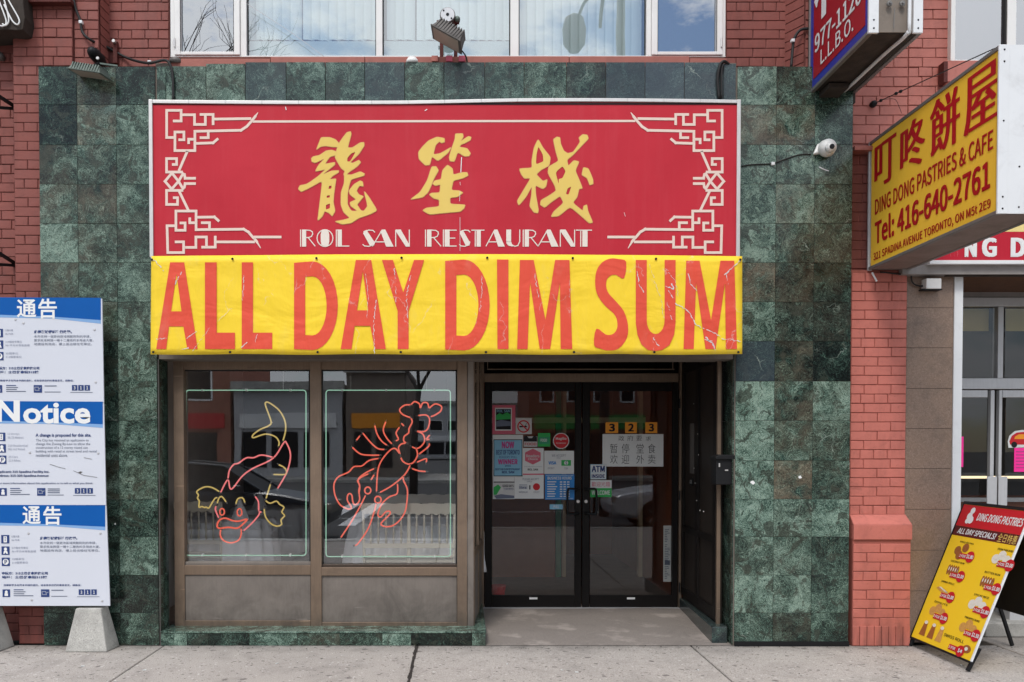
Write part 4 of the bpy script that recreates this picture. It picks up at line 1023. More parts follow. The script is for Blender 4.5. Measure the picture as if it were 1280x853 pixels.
# ---------- neon
def F1(x, y): return (220 + x/4.489, 440 + y/4.489)
def F2(x, y): return (225 + x/6.56, 590 + y/6.56)
def L1(x, y): return (390 + x/4.49, 440 + y/4.49)
def L2(x, y): return (400 + x/6.56, 590 + y/6.56)
YN = .335
def neon(parent, f, pts, mat, r=.0063, closed=False, sm=5, name='neon_tube'):
    q = [P(*f(*p), YN) for p in pts]
    q = smooth_pts(q, sm, closed) if sm > 1 else q
    mb = MB(); mb.tube(q, r, 7, closed); part(name, mb, mat, parent, smooth=True)
    if not closed:
        for e, nx in ((q[0], q[1]), (q[-1], q[-2])):
            d = (nx - e).normalized(); e = Vector(e); mb = MB(); mb.tube([e + d*.004, e - d*.010, e - d*.013 + Vector((0, .022, 0))], r*1.12, 7); part('electrode', mb, M['lampgrey'], parent, smooth=True)
    if len(q) > 14:
        k = len(q)//2; e = Vector(q[k]); mb = MB(); mb.tube([e + Vector((0, .004, 0)), e + Vector((0, .05, 0))], .004, 6); part('tube_support', mb, M['silver'], parent)
def ell(cx, cy, rx, ry, n=14, a0=0): return [(cx + rx*math.cos(a0 + 2*math.pi*k/n), cy + ry*math.sin(a0 + 2*math.pi*k/n)) for k in range(n)]
fish = thing('neon_sign', 'leaping fish neon sign in red and yellow tubes inside a pale green border', 'neon sign', (P(306, 600, YN).x, YN, P(306, 696, YN).z))
lob = thing('neon_sign', 'red neon lobster sign with claws and feelers inside a pale green border', 'neon sign', (P(485, 600, YN).x, YN, P(485, 696, YN).z))
for t, (x0, x1, y0, y1) in ((fish, (232.5, 382.5, 488, 694.5)), (lob, (407.5, 563, 488, 696))):
    r = 3.5; pts = []
    for cx, cy, a0 in ((x1-r, y0+r, -90), (x1-r, y1-r, 0), (x0+r, y1-r, 90), (x0+r, y0+r, 180)):
        for k in range(4):
            a = R(a0 + k*30); pts.append(P(cx + r*math.cos(a), cy + r*math.sin(a), YN + .004))
    mb = MB(); mb.tube(pts, .0046, 7, True); part('neon_border', mb, M['neon_green'], t, smooth=True)
    mb = MB()
    for px_ in (x0 + 20, x0 + 75, x1 - 20):
        for py_ in (y0, y1):
            p = P(px_, py_, YN); mb.box(p.x - .006, p.x + .006, YN, YN + .05, p.z - .008, p.z + .012)
    part('tube_bracket', mb, M['whiteplastic'], t, kind='stuff')
    mb = MB()    # hanging acrylic carrier rods
    for px_ in (x0 + 30, x1 - 30):
        p, q = P(px_, y0, YN), P(px_, 464, YN); mb.tube([(p.x, YN + .05, p.z), (q.x, YN + .05, q.z)], .002, 5)
    part('hanging_wire', mb, M['silver'], t, kind='stuff')
Yl, Rd, Pk = M['neon_yellow'], M['neon_red'], M['neon_pink']
neon(fish, F1, [(575,530),(578,505),(555,475),(500,462),(435,482),(432,466),(470,437),(520,415),(534,395),(520,350),(502,300),(505,283),(530,290),(580,330),(610,385),(615,440),(600,500)], Yl)
neon(fish, F1, [(250,790),(290,718),(303,765),(322,762),(370,700),(430,655),(545,597),(605,510),(620,512),(640,560),(640,610),(620,680),(570,768)], Pk)
neon(fish, F1, [(292,712),(300,665),(325,632),(350,625),(395,595),(435,594),(480,579),(545,592)], Pk)
neon(fish, F1, [(575,632),(608,650),(620,672),(612,688),(545,688)], Yl, sm=3)
neon(fish, F2, [(325,165),(270,132),(215,122),(165,140),(136,165),(152,190),(143,215),(158,240),(155,290),(180,284),(200,294),(215,288),(235,298),(265,250),(288,217),(310,212)], Yl, sm=3)
neon(fish, F2, [(305,260),(320,215),(345,205),(380,250)], Yl); neon(fish, F2, [(458,265),(472,225),(500,212),(520,222),(532,255)], Yl)
neon(fish, F2, [(298,278),(290,310),(318,380)], Pk); neon(fish, F2, ell(345,328,19,27), Rd, .006, True, 2); neon(fish, F2, ell(488,332,19,30), Rd, .006, True, 2)
neon(fish, F2, [(550,388),(480,405),(430,400),(370,380),(325,395),(305,435),(320,462),(400,455),(470,462),(520,425)], Rd, .0072, True, 4)
neon(fish, F2, [(335,470),(330,520),(360,565),(420,582),(480,560),(502,510),(500,462)], Rd)
neon(fish, F2, [(615,200),(642,245),(645,310),(650,345),(600,410),(520,485)], Pk); neon(fish, F2, [(650,322),(672,335)], Pk, sm=1)
neon(fish, F2, [(742,100),(705,220)], Yl, sm=1); neon(fish, F2, [(700,235),(740,258),(790,240),(818,268),(852,290),(835,330),(858,360),(828,395),(834,432),(790,445),(740,420),(700,365),(690,300)], Yl, sm=3)
for pts in ([(555,370),(510,352),(492,325),(520,300),(555,298)], [(553,300),(575,280),(602,292),(608,318)], [(608,318),(622,287),(648,288),(656,318)], [(656,318),(690,293),(725,305),(722,332),(690,355),(665,364)],
            [(595,358),(640,355),(660,380),(650,430),(625,448),(588,445)], [(555,370),(562,395),(545,430),(542,455),(518,475),(515,500),(530,512)], [(528,512),(500,518),(485,540),(495,575)],
            [(588,445),(622,462),(632,500),(610,532),(585,542),(560,532)], [(585,542),(592,580),(570,620),(540,630),(510,615),(498,592)], [(492,572),(465,542),(430,560),(385,620),(368,680),(362,785)], [(552,635),(520,690),(450,750),(380,790)],
            [(225,535),(270,572),(320,580),(380,580)], [(284,455),(330,510),(370,543),(408,548)], [(270,470),(248,498)], [(352,412),(365,460),(390,500),(422,525)], [(415,390),(400,440),(420,485),(450,518)], [(518,418),(500,400)], [(492,422),(472,455),(485,490),(468,500)],
            [(600,575),(655,530),(655,512)], [(640,492),(662,465)], [(640,495),(662,490)], [(588,620),(640,600),(640,622)], [(560,655),(600,668),(640,672)], [(350,655),(300,680),(260,715),(268,760),(262,800)], [(350,688),(330,720)]):
    neon(lob, L1, pts, Rd)
neon(lob, L1, ell(313,778,17,19), Rd, .0065, True, 2); neon(lob, L1, ell(370,830,18,19), Rd, .0065, True, 2)
neon(lob, lambda x, y: (x, y), [L1(375,598), L1(320,610), L1(280,640), L1(235,645), L1(205,675), L1(150,700), L2(118,90), L2(115,150), L2(130,210), L2(165,270), L2(215,300), L2(240,305), L2(257,290), L2(225,235), L2(228,192), L2(245,178), L2(262,195), L2(268,240), L2(282,268), L2(305,262), L2(325,225), L2(318,160), L2(325,110), L2(308,72), L2(345,40), L2(400,15)], Rd)
neon(lob, L2, [(375,190),(320,300),(250,420),(170,540)], Rd); neon(lob, L2, [(462,260),(440,340),(410,430),(375,500),(310,590),(285,605)], Rd)
neon(lob, L2, [(635,95),(632,178),(570,205),(510,260),(478,330),(478,360),(500,370),(540,328),(572,325),(570,350),(510,410),(502,435),(540,450),(600,440),(660,390),(700,320),(715,220),(715,140),(685,70),(685,40)], Rd)

# ================================================================== RESTAURANT INTERIOR
FZ = .1
IX0, IX1 = XL[4] - .3, 4.2
mb = MB(); mb.box(IX0, rx0 - .06, .46, 6, FZ - .05, FZ); mb.box(rx0 - .059, 3.3, YD + .03, 6, FZ - .05, FZ - .02); props(part('interior_floor', mb, M['int_floor']), kind='structure')
mb = MB(); mb.box(IX0, XR[3] - .3, .46, 6, 2.95, 3.05); props(part('interior_ceiling', mb, M['int_wall']), kind='structure')
mb = MB(); mb.box(IX0 - .1, IX0, .25, 6, 0, 3.05); mb.box(IX0, 3.3, 6.001, 6.1, 0, 3.05); mb.box(2.9, 3.0, YD + .4, 6, 0, 2.94)
props(part('interior_wall', mb, M['int_wall']), kind='structure')
mb = MB(); mb.box(IX0, IX0 + .9, 3.9, 4.0, FZ, 2.94); mb.box(-.75, -.2, 4.6, 4.9, FZ, 2.94); props(part('interior_column', mb, M['int_dark']), kind='structure')
def table(px, py, Y, r, label, h=.77):
    c = P(px, py, Y); t = thing('dining_table', label, 'table', (c.x, c.y, FZ), 'cloth covered tables inside the restaurant')
    rnd = random.Random(px); a0 = rnd.uniform(0, 6)
    fold = lambda a, j: (0 if j < 2 else (.012 + .012*j) * math.sin(a*17 + a0) + .03*math.sin(a*4 + a0) * (j > 3))
    mb = MB(); mb.lathe([(r*.2, h), (r*.98, h), (r*1.0, h-.01), (r*1.01, h-.08), (r*1.03, h-.2), (r*1.06, h-.36), (r*1.07, h-.48)], (c.x, c.y, FZ), n=96, fold=fold)
    part('tablecloth', mb, M['cloth'], t, smooth=True)
    mb = MB(); mb.lathe([(.3, 0), (.28, .03), (.05, .06), (.05, h - .02)], (c.x, c.y, FZ), n=12); part('pedestal', mb, M['int_dark'], t)
table(520, 680, 1.55, .62, 'cloth covered round table behind the cream chairs in the lobster window')
table(278, 690, 1.7, .5, 'white cloth table behind the fish sign, seen low in the window')
table(345, 680, 3.3, .5, 'white cloth table deep in the room beyond the fish sign')
# peaked napkins on the fish-window tables
for k, (px, py, Y) in enumerate(((300, 655, 1.5), (325, 655, 3.0))):
    p = P(px, py, Y); mb = MB()
    z0 = FZ + .772
    n_ = 7; vs = [(p.x, p.y, z0 + .22)]
    for i in range(n_): a = 2*math.pi*i/n_; vs.append((p.x + .09*math.cos(a)*(1 + .3*(i % 2)), p.y + .09*math.sin(a), z0))
    mb.add(vs, [(0, i+1, (i+1) % n_ + 1) for i in range(n_)] + [tuple(range(n_, 0, -1))])
    solo('folded_napkin', mb, M['cloth'], ['peaked white napkin standing on the near table behind the fish sign', 'peaked white napkin standing on the far table in the room'][k], 'napkin')
def make_chair(org, label):
    t = thing('banquet_chair', label, 'chair', org, 'cream spindle-back chairs inside the window')
    X, Y, Z = org; w2 = .2; H = .93
    for s in (-1, 1):
        mb = MB(); mb.tube([(X + s*w2*.92, Y, Z), (X + s*w2*.97, Y - .02, Z + .45), (X + s*w2, Y - .05, Z + H)], .013, 8); part('leg', mb, M['chair'], t, smooth=True)
        mb = MB(); mb.tube([(X + s*w2*.95, Y + .38, Z), (X + s*w2*.95, Y + .38, Z + .44)], .013, 8); part('leg', mb, M['chair'], t, smooth=True)
    pts = [(X - w2 - .02, Z + H - .02)]
    for k in range(17): u = k/16; pts.append((X - w2 - .02 + (2*w2 + .04)*u, Z + H + .035 + .012*abs(math.sin(u*math.pi*3))))
    pts.append((X + w2 + .02, Z + H - .02))
    for k in range(1, 24): u = 1 - k/24; pts.append((X - w2 + 2*w2*u, Z + H - .065 + .02*abs(math.sin(u*math.pi*5))))
    mb = MB(); mb.prism(pts, Y - .065, Y - .043); part('top_rail', mb, M['chair'], t)
    mb = MB(); mb.box(X - w2, X + w2, Y - .05, Y - .03, Z + .58, Z + .62); mb.box(X - w2, X + w2, Y - .045, Y - .025, Z + .5, Z + .515); part('lower_rail', mb, M['chair'], t)
    for k in range(5):
        x = X - w2 + 2*w2*(k + 1)/6; mb = MB()
        prof = []
        for j in range(13): u = j/12; prof.append((.0065 + .005*abs(math.sin(u*math.pi*4)), .62 + (H - .045 - .62)*u))
        mb.lathe(prof, (x, Y - .045, Z), n=7); part('spindle', mb, M['chair'], t, smooth=True)
    mb = MB(); mb.box(X - w2, X + w2, Y - .02, Y + .4, Z + .44, Z + .49); part('seat', mb, M['chair'], t, bevel=.015)
    return t
def copy_tree(o, loc, label):
    d = Vector(loc) - o.location; c = o.copy(); COL.objects.link(c); c.location = loc; c['label'] = label
    WLOC[c.name] = Vector(loc)
    for ch in o.children: k = ch.copy(); COL.objects.link(k); k.parent = c
    return c
c0 = make_chair((P(483, 640, .85).x, .85, FZ), 'cream spindle-back chair nearest the bronze mullion in the lobster window')
copy_tree(c0, (P(540, 640, .85).x, .85, FZ), 'cream spindle-back chair nearest the door end of the lobster window')
copy_tree(c0, (P(497, 640, 2.35).x, 2.35, FZ), 'cream chair on the far side of the table, nearer the mullion')
copy_tree(c0, (P(545, 640, 2.35).x, 2.35, FZ), 'cream chair on the far side of the table, nearer the door')
c5 = copy_tree(c0, (P(250, 640, 1.15).x, 1.15, FZ), 'cream chair half hidden beside the white table in the fish window')

# ================================================================== DOORWAY
fD_ = FRONT(YD)
alc = thing('door_surround', 'bronze door frame with dark transom above the black double doors', 'door frame', (P(726, 760, YD).x, YD, .05))
def frb(parent, name, x0, x1, y0, y1, Y, d, mat, bevel=.003): return fr(parent, name, x0, x1, y0, y1, Y, d, mat, bevel)
frb(alc, 'jamb', 600.5, 605, 440, 762, YD - .03, .12, M['bronze'])
frb(alc, 'jamb', 848.5, 853.5, 440, 760, YD - .03, .12, M['bronze'])
frb(alc, 'header', 605.2, 848.3, 467, 477.5, YD - .03, .12, M['bronze'])
mb = MB(); mb.rect(605.2, 848.3, 425, 466.8, YD, .02); part('transom_pane', mb, M['dark_glass'], alc)
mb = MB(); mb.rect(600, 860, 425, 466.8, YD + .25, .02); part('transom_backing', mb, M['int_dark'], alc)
mb = MB()
for (a, b, c, d) in ((609, 843, 461.2, 462.6), (840.5, 841.8, 430, 461), (609, 610, 430, 461)): mb.rect(a, b, c, d, YD - .006, .006)
part('transom_bead', mb, M['bronze'], alc)
mb = MB()
for body, a, b in (('SAN', 660, 730), ('ROL', 612, 655), ('REST', 745, 835)):
    put_text(mb, fD_, body, P(a, 450, YD).x, P(b, 450, YD).x, P(640, 452, YD).z, P(640, 436, YD).z, .008, -.02)
part('unlit_lettering', mb, M['tube_clear'], alc)
mb = MB(); mb.rect(603, 851, 760.2, 764, YD - .04, .16); part('threshold', mb, M['greyalu'], alc)
# the two door leaves
def door_leaf(label, x0, x1, gx0, gx1, handle_x, hs):
    c = P((x0+x1)/2, 759, YD); t = thing('door', label, 'door', (c.x, YD, c.z))
    for a, b, c_, d in ((x0, gx0, 478, 759.5), (gx1, x1, 478, 759.5)):
        mb = MB(); mb.rect(a, b, c_, d, YD, .045); part('stile', mb, M['black_frame'], t, bevel=.002)
    mb = MB(); mb.rect(gx0 + .1, gx1 - .1, 478, 489, YD + .001, .043); part('top_rail', mb, M['black_frame'], t, bevel=.002)
    mb = MB(); mb.rect(gx0 + .1, gx1 - .1, 744.5, 759.5, YD + .001, .043); part('bottom_rail', mb, M['black_frame'], t, bevel=.002)
    mb = MB(); mb.rect(gx0, gx1, 489, 744.5, YD + .018, .008); part('pane', mb, M['door_glass'], t)
    mx_ = (gx0 + gx1)/2; mb = MB(); mb.rect(mx_ - 5, mx_ + 5, 747, 749.4, YD - .003, .003); part('maker_plate', mb, M['white_print'], t)
    pts = [P(handle_x + hs*a, b, YD - o_) for a, b, o_ in ((0, 612, 0), (0, 612, .045), (10, 611, .06), (13, 615, .06), (13, 640, .06), (10, 643, .06), (0, 642, .045), (0, 642, 0))]
    mb = MB(); mb.tube(smooth_pts(pts, 2), .011, 8); part('handle', mb, M['black'], t, smooth=True)
    mb = MB(); p = P(handle_x, 627, YD); mb.lathe([(.017, 0), (.017, -.008), (.012, -.012)], p, 'Y', 14); part('lock_cylinder', mb, M['silver'], t)
    return t
dl_ = door_leaf('black framed glass door covered in posters and award stickers', 605.8, 727, 615, 718.5, 722.5, -1)
dr_ = door_leaf('black framed glass door bearing the orange 323 plates', 727.8, 848, 737.5, 840, 732.5, 1)
for i_, zz in enumerate((505, 620, 735)):
    mb = MB(); p = P(849.3, zz, YD - .035); mb.lathe([(.008, 0), (.008, .09)], (p.x, YD - .038, p.z - .04), n=8); part('hinge', mb, M['black'], alc)

# vestibule seen through the doors
VY0, VY1 = YD + .08, YD + 2.0
vx0, vx1 = P(606, 600, YD).x - .05, P(848, 600, YD).x + .05
mb = MB(); mb.box(vx0 - .3, vx1 + .3, YD + .03, VY1 + 3, .03, .055); props(part('vestibule_floor', mb, M['int_floor']), kind='structure')
mb = MB(); mb.box(vx0 - .1, vx0, VY0 + .2, VY1, .06, 2.9); mb.box(vx1, vx1 + .1, VY0, VY1 + 2, .06, 2.9); mb.box(vx0, vx1, VY1 + 2, VY1 + 2.1, .06, 2.9); props(part('vestibule_wall', mb, M['int_brown']), kind='structure')
ind = thing('inner_doorway', 'cream and green painted inner doorway behind the glass entrance doors', 'door frame', (P(750, 740, VY1).x, VY1, .05))
def vrect(name, x0, x1, y0, y1, Y, d, mat): mb = MB(); mb.rect(x0, x1, y0, y1, Y, d); part(name, mb, mat, ind)
vrect('wall_panel', 612, 694, 470, 738, VY1 - .2, .08, M['int_brown'])
vrect('green_post', 695, 702, 470, 736, VY1 - .2, .1, M['int_green'])
vrect('cream_post', 703, 708, 470, 734, VY1 - .19, .1, M['int_cream'])
vrect('cream_post', 798, 804, 470, 734, VY1 - .19, .1, M['int_cream'])
vrect('green_post', 805.5, 813, 470, 735, VY1 - .2, .1, M['int_green'])
vrect('base_rail', 708.5, 797.5, 727, 733, VY1 - .19, .1, M['int_cream'])
vrect('wall_panel', 816, 842, 470, 738, VY1 - .6, .1, M['int_brown'])
vrect('head_rail', 612, 842, 522, 529, VY1 - .25, .05, M['int_cream'])
# small red broom bucket behind the door
c = P(623, 742, YD + .35); mb = MB(); mb.lathe([(.05, 0), (.075, .14), (.08, .15), (.075, .152)], (c.x, c.y, .06), n=14); o = solo('bucket', mb, M['red_print'], 'small red bucket on the vestibule floor just inside the door', 'bucket')
mb = MB(); p0 = P(828.5, 727, YD + .12); p1 = P(838.5, 657, YD + .12); mb.box(p0.x, p1.x, YD + .1, YD + .104, p0.z, p1.z); ln = thing('wall_notice', 'narrow printed notice on brown wall low behind the door with orange plates', 'notice', (p0.x, YD + .1, p0.z))
part('sheet', mb, M['paper'], ln); mb = MB(); f = FRONT(YD + .1)
for k in range(30):
    if k not in (8, 9, 10, 21): rectf(mb, f, p0.x + .012, p1.x - .012 - random.random()*.03, p0.z + .03 + k*.016, p0.z + .036 + k*.016, .001)
rectf(mb, f, p0.x + .012, p1.x - .012, p0.z + .16, p0.z + .205, .001)
part('print', mb, M['greytext'], ln, kind='stuff')

# ---------- dark side panel of the recess, mailbox, door-number strip
sp0 = P(854, 600, YD - .03); sp1 = Vector((P(897, 600, .2).x, .2, 0))
side = thing('side_door', 'dark brown panelled side door with a narrow mottled window in the entrance recess', 'door', (sp1.x, .7, .05))
def sline(t): return (sp0.x + (sp1.x - sp0.x) * t, sp0.y + (sp1.y - sp0.y) * t)
def sslab(name, t0, t1, z0, z1, off, th, mat, bevel=.002):
    (xa, ya), (xb, yb) = sline(t0), sline(t1); d = Vector((xb-xa, yb-ya)).normalized(); n = Vector((d.y, -d.x))
    if n.x > 0: n = -n
    mb = MB(); a = (xa + n.x*off, ya + n.y*off); b = (xb + n.x*off, yb + n.y*off); e = (a[0] - n.x*th, a[1] - n.y*th); g = (b[0] - n.x*th, b[1] - n.y*th)
    mb.hexa([(*a, z0), (*b, z0), (*b, z1), (*a, z1), (*e, z0), (*g, z0), (*g, z1), (*e, z1)]); return part(name, mb, mat, side, bevel=bevel)
zp0 = .19
sslab('backing', 0, 1, .14, 2.72, 0, .04, M['brown_panel'])
for a, b in ((0, .06), (.44, .52), (.93, 1)): sslab('stile', a, b, zp0, 2.7, .018, .018, M['black_frame'])
for a, b in ((.061, .439), (.521, .929)):
    for z0, z1 in ((zp0, .26), (.78, .84), (2.25, 2.33), (2.62, 2.7)): sslab('rail', a, b, z0, z1, .017, .017, M['black_frame'])
sslab('narrow_window', .24, .36, 1.33, 1.78, .008, .006, M['lampgrey'])
sslab('number_strip', .25, .33, 1.22, 1.29, .008, .006, M['black'])
(xa, ya), (xb, yb) = sline(.25), sline(.33); fS = Frame((xa - .01, ya, 1.22), (xb-xa, yb-ya, 0), (0, 0, 1))
mb = MB(); put_text(mb, fS, '323', .02, .08, .02, .05, .004); part('lettering', mb, M['paper'], side)
mb = MB()
for t, z in ((.4,1.95),(.42,1.38),(.55,1.5),(.5,1.1),(.45,1.25),(.6,1.02),(.52,1.68),(.7,1.02)):
    x, y = sline(t); mb.lathe([(.006, 0), (.004, -.004)], (x - .02, y, z), 'X', 6)
part('screw_head', mb, M['silver'], side, kind='stuff')
sslab('corner_trim', 1.001, 1.03, .05, 2.72, .012, .03, M['bronze'], .003)
# sloping dark stone skirting below it
mb = MB(); xa, ya = sline(-.02); xb, yb = sline(1.1)
mb.hexa([(xa - .03, ya, .02), (xb - .075, yb - .02, .0), (xb - .075, yb - .02, .135), (xa - .03, ya, .15), (xa + .05, ya, .02), (xb + .05, yb - .02, .0), (xb + .05, yb - .02, .135), (xa + .05, ya, .15)])
o = part('skirting_stone', mb, M['marble'], side, bevel=.008); o.color = (.12, .1, .3, 1)
mail = thing('mailbox', 'black steel mailbox on the marble corner beside the entrance recess', 'mailbox', (P(905, 590, .02).x, .1, P(905, 608, .1).z))
a, b = P(893.5, 606, .05), P(916.5, 569, .05)
mb = MB(); mb.box(a.x, b.x, .02, .16, a.z, b.z - .03); part('box', mb, M['black'], mail, bevel=.006)
mb = MB(); mb.prism([(a.x - .008, b.z - .034), (b.x, b.z - .034), (b.x, b.z), (a.x + .05, b.z + .004), (a.x - .008, b.z - .012)], .0, .17); part('lid', mb, M['black'], mail, bevel=.004)
mb = MB(); mb.box(a.x + .07, b.x - .05, .012, .02, a.z + .11, a.z + .12); mb.box(a.x + .02, a.x + .03, .012, .02, a.z + .14, a.z + .17); part('catch', mb, M['silver'], mail, kind='stuff')

# ---------- things stuck on the door glass
YG = YD + .014
fG = FRONT(YG)
def poster(name, label, cat, crp, x0, x1, y0, y1, mat, layers, txt=(), th=.0015):
    (xa, z1), (xb, z0) = crp(x0, y0), crp(x1, y1)
    t = thing(name, label, cat, ((xa+xb)/2, YG, z0))
    mb = MB(); mb.box(xa, xb, YG - th, YG, z0, z1); part('sheet', mb, mat, t)
    h = th + .0006
    by = {}
    for m, kind, *a in layers:
        mb = by.setdefault(m, MB())
        if kind == 'rect': (p, q), (r_, s_) = crp(a[0], a[2]), crp(a[1], a[3]); rectf(mb, fG, p, r_, s_, q, h + (.0004 if len(a) > 4 else 0))
        elif kind == 'disc':
            cx, cz = crp(a[0], a[1]); r_ = abs(crp(a[0] + a[2], 0)[0] - cx); disc(mb, fG, cx, cz, r_, r_, h + (a[3] if len(a) > 3 else 0))
        elif kind == 'poly': put_fill(mb, fG, [[crp(*p) for p in a[0]]], h + (a[1] if len(a) > 1 else 0))
        elif kind == 'ring':
            cx, cz = crp(a[0], a[1]); r_ = abs(crp(a[0] + a[2], 0)[0] - cx)
            stroke(mb, fG, [(cx + r_*math.cos(k*math.pi/12), cz + r_*math.sin(k*math.pi/12)) for k in range(25)], a[3], h + .0004)
        elif kind == 'line': stroke(mb, fG, [crp(*p) for p in a[0]], a[1], h + .0006)
    for m, body, a0, a1, b0, b1, bold in txt:
        mb = by.setdefault(m, MB()); (p, q), (r_, s_) = crp(a0, b0), crp(a1, b1); put_text(mb, fG, body, p, r_, s_, q, h + .0012, bold)
    for m, mb in by.items(): part('print', mb, m, t, kind='stuff' if len(mb.f) > 400 else None)
    return t
D1 = crop(600, 480, 5.33, YG); D2 = crop(725, 480, 4.265, YG); m = M
poster('poster', 'pink bordered poster with a dark photo at the top of the door', 'poster', D1, 82, 235, 142, 335, m['pink_print'],
       [(m['paper'],'rect',100,212,160,312), (m['ink'],'rect',106,206,168,304,1), (m['green_print'],'poly',[(108,210),(130,195),(150,205),(180,190),(204,205),(204,235),(108,240)],.001), (m['greytext'],'poly',[(108,250),(140,240),(204,252),(204,280),(108,285)],.001)], [(m['lightblue'],'ROL SAN',112,200,172,190,.02)])
poster('sticker', 'no smoking sticker with red ring on the posters door', 'sticker', D1, 238, 345, 228, 335, m['dim_paper'],
       [(m['red_print'],'ring',290,284,38,.012), (m['ink'],'rect',262,312,280,290), (m['ink'],'line',[(300,280),(312,262),(322,262)],.004), (m['red_print'],'line',[(263,258),(317,310)],.011)])
poster('poster', 'light blue award poster reading NOW and WINNER on the door glass', 'poster', D1, 85, 286, 340, 618, m['paper'],
       [(m['ink'],'rect',90,282,370,616), (m['lightblue'],'rect',95,277,375,611,1)],
       [(m['magenta_print'],'NOW',145,228,384,430,.05), (m['navy'],'BEST OF TORONTO',108,264,440,472,.03), (m['navy'],"READERS' POLL",128,246,480,496,.0), (m['magenta_print'],'WINNER',120,250,502,536,.05), (m['navy'],'2016',165,205,541,552,.02), (m['navy'],'BEST DIM SUM RESTAURANT',102,268,562,576,.02), (m['navy'],'ROL SAN',146,228,580,597,.04)])
poster('poster', 'white certificate with a pink hexagon badge between posters', 'poster', D1, 286, 424, 428, 607, m['paper'],
       [(m['pink_print'],'poly',[(352,432),(404,458),(404,512),(352,538),(300,512),(300,458)]), (m['pink_print'],'rect',286,424,598,607)],
       [(m['paper'],'Readers',308,396,470,490,.02), (m['paper'],'Choice',320,384,494,508,.02), (m['greytext'],'Proudly presented to',296,412,548,556,0), (m['ink'],'ROL SAN',318,386,564,578,.03)])
poster('sticker', 'green square award sticker above the hexagon certificate', 'sticker', D1, 386, 468, 328, 418, m['green_print'],
       [(m['int_green'],'rect',392,462,354,400)], [(m['paper'],'FOOD',404,446,366,386,.03)])
poster('sticker', 'white sticker with black figures beside the green sticker', 'sticker', D1, 292, 382, 350, 420, m['dim_paper'],
       [(m['ink'],'poly',[(292,350),(310,345),(325,362),(345,362),(360,345),(380,352),(380,385),(292,385)])], [(m['red_print'],'FOOD',298,376,392,410,.02)])
t = thing('sticker', 'round red sticker with white writing on the posters door', 'sticker', (*D1(540, 436), 0)); t.location = (D1(540, 0)[0], YG, D1(0, 436)[1]); WLOC[t.name] = Vector(t.location)
cx, cz = D1(540, 380); mb = MB(); mb.lathe([(.076, 0), (.076, -.0015)], (cx, YG, cz), 'Y', 28); part('disc', mb, m['paper'], t)
mb = MB(); disc(mb, fG, cx, cz, .069, .069, .0022, 28); part('red_face', mb, m['red_print'], t)
mb = MB(); put_text(mb, fG, 'Magilio', cx - .05, cx + .05, cz + .004, cz + .034, .003, .02); put_text(mb, fG, 'RECOMMENDED', cx - .045, cx + .045, cz - .028, cz - .016, .003); part('print', mb, m['paper'], t)
poster('poster', 'white card payment notice with a green banknote symbol', 'poster', D1, 428, 626, 446, 600, m['paper'],
       [(m['green_print'],'rect',542,606,508,546), (m['paper'],'disc',574,527,15,.0008)], [(m['greytext'],'WE ACCEPT',478,572,470,486,.0), (m['greytext'],'ONLY',510,540,490,498,.0), (m['blue_print'],'VISA',456,508,516,538,.05), (m['navy'],'$',568,580,514,540,.02), (m['greytext'],'DEBIT',452,496,556,568,0), (m['greytext'],'CASH',562,586,556,570,0)])
poster('poster', 'white payment notice with a round red symbol below the certificate', 'poster', D1, 232, 424, 607, 765, m['paper'],
       [(m['red_print'],'disc',376,686,25), (m['navy'],'rect',262,314,672,676), (m['ink'],'rect',328,336,676,704)], [(m['greytext'],'PLEASE ACCEPT',284,392,628,642,0), (m['greytext'],'ONLY',312,346,646,656,0), (m['navy'],'Interac',262,314,680,700,.02), (m['greytext'],'MINIMUM',260,316,716,728,0), (m['greytext'],'CREDIT',356,396,716,728,0)])
poster('sign', 'blue opening hours sign with white columns of figures', 'sign', D1, 433, 628, 603, 772, m['blue_print'],
       [(m['paper'],'rect',440,621,610,612), (m['paper'],'rect',440,621,762,764)] + [(m['paper'],'rect',448,448 + w_,650 + k*16,656 + k*16) for k, w_ in enumerate((60,52,66,58,48,56,50))] + [(m['paper'],'rect',x_,x_+16,650 + k*16,658 + k*16) for k in range(7) for x_ in (532, 556, 580)],
       [(m['paper'],'BUSINESS HOURS',450,610,618,638,.03)], .003)
poster('poster', 'grey and green printed leaflet low on the posters door', 'poster', D1, 85, 232, 618, 768, m['dim_paper'],
       [(m['paper'],'rect',90,226,622,650), (m['ink'],'rect',90,230,652,658), (m['green_print'],'poly',[(90,690),(120,670),(140,690),(110,740),(90,740)]), (m['greytext'],'poly',[(92,745),(140,735),(228,745),(228,762),(110,766)])], [(m['ink'],'GOOD EATS',150,224,672,688,.02), (m['navy'],'TORONTO',156,222,694,708,.0)])
poster('sticker', 'small pale blue strip sticker beside the door handle', 'sticker', D1, 464, 552, 803, 836, m['lightblue'], [], [(m['paper'],'PULL',490,526,810,828,.02)])
for k, (a, b, ch, lb) in enumerate(((136,203,'3','orange plate with black figure 3 nearest the door handle'), (240,303,'2','orange plate with black figure 2 between two threes'), (348,411,'3','orange plate with black figure 3 nearest the dark side door'))):
    poster('number_plate', lb, 'number plate', D2, a, b, 205, 263, m['orange'], [], [(m['ink'], ch, a + 17, b - 17, 213, 254, .045)], .004)
    bpy.context.scene.objects[-1]
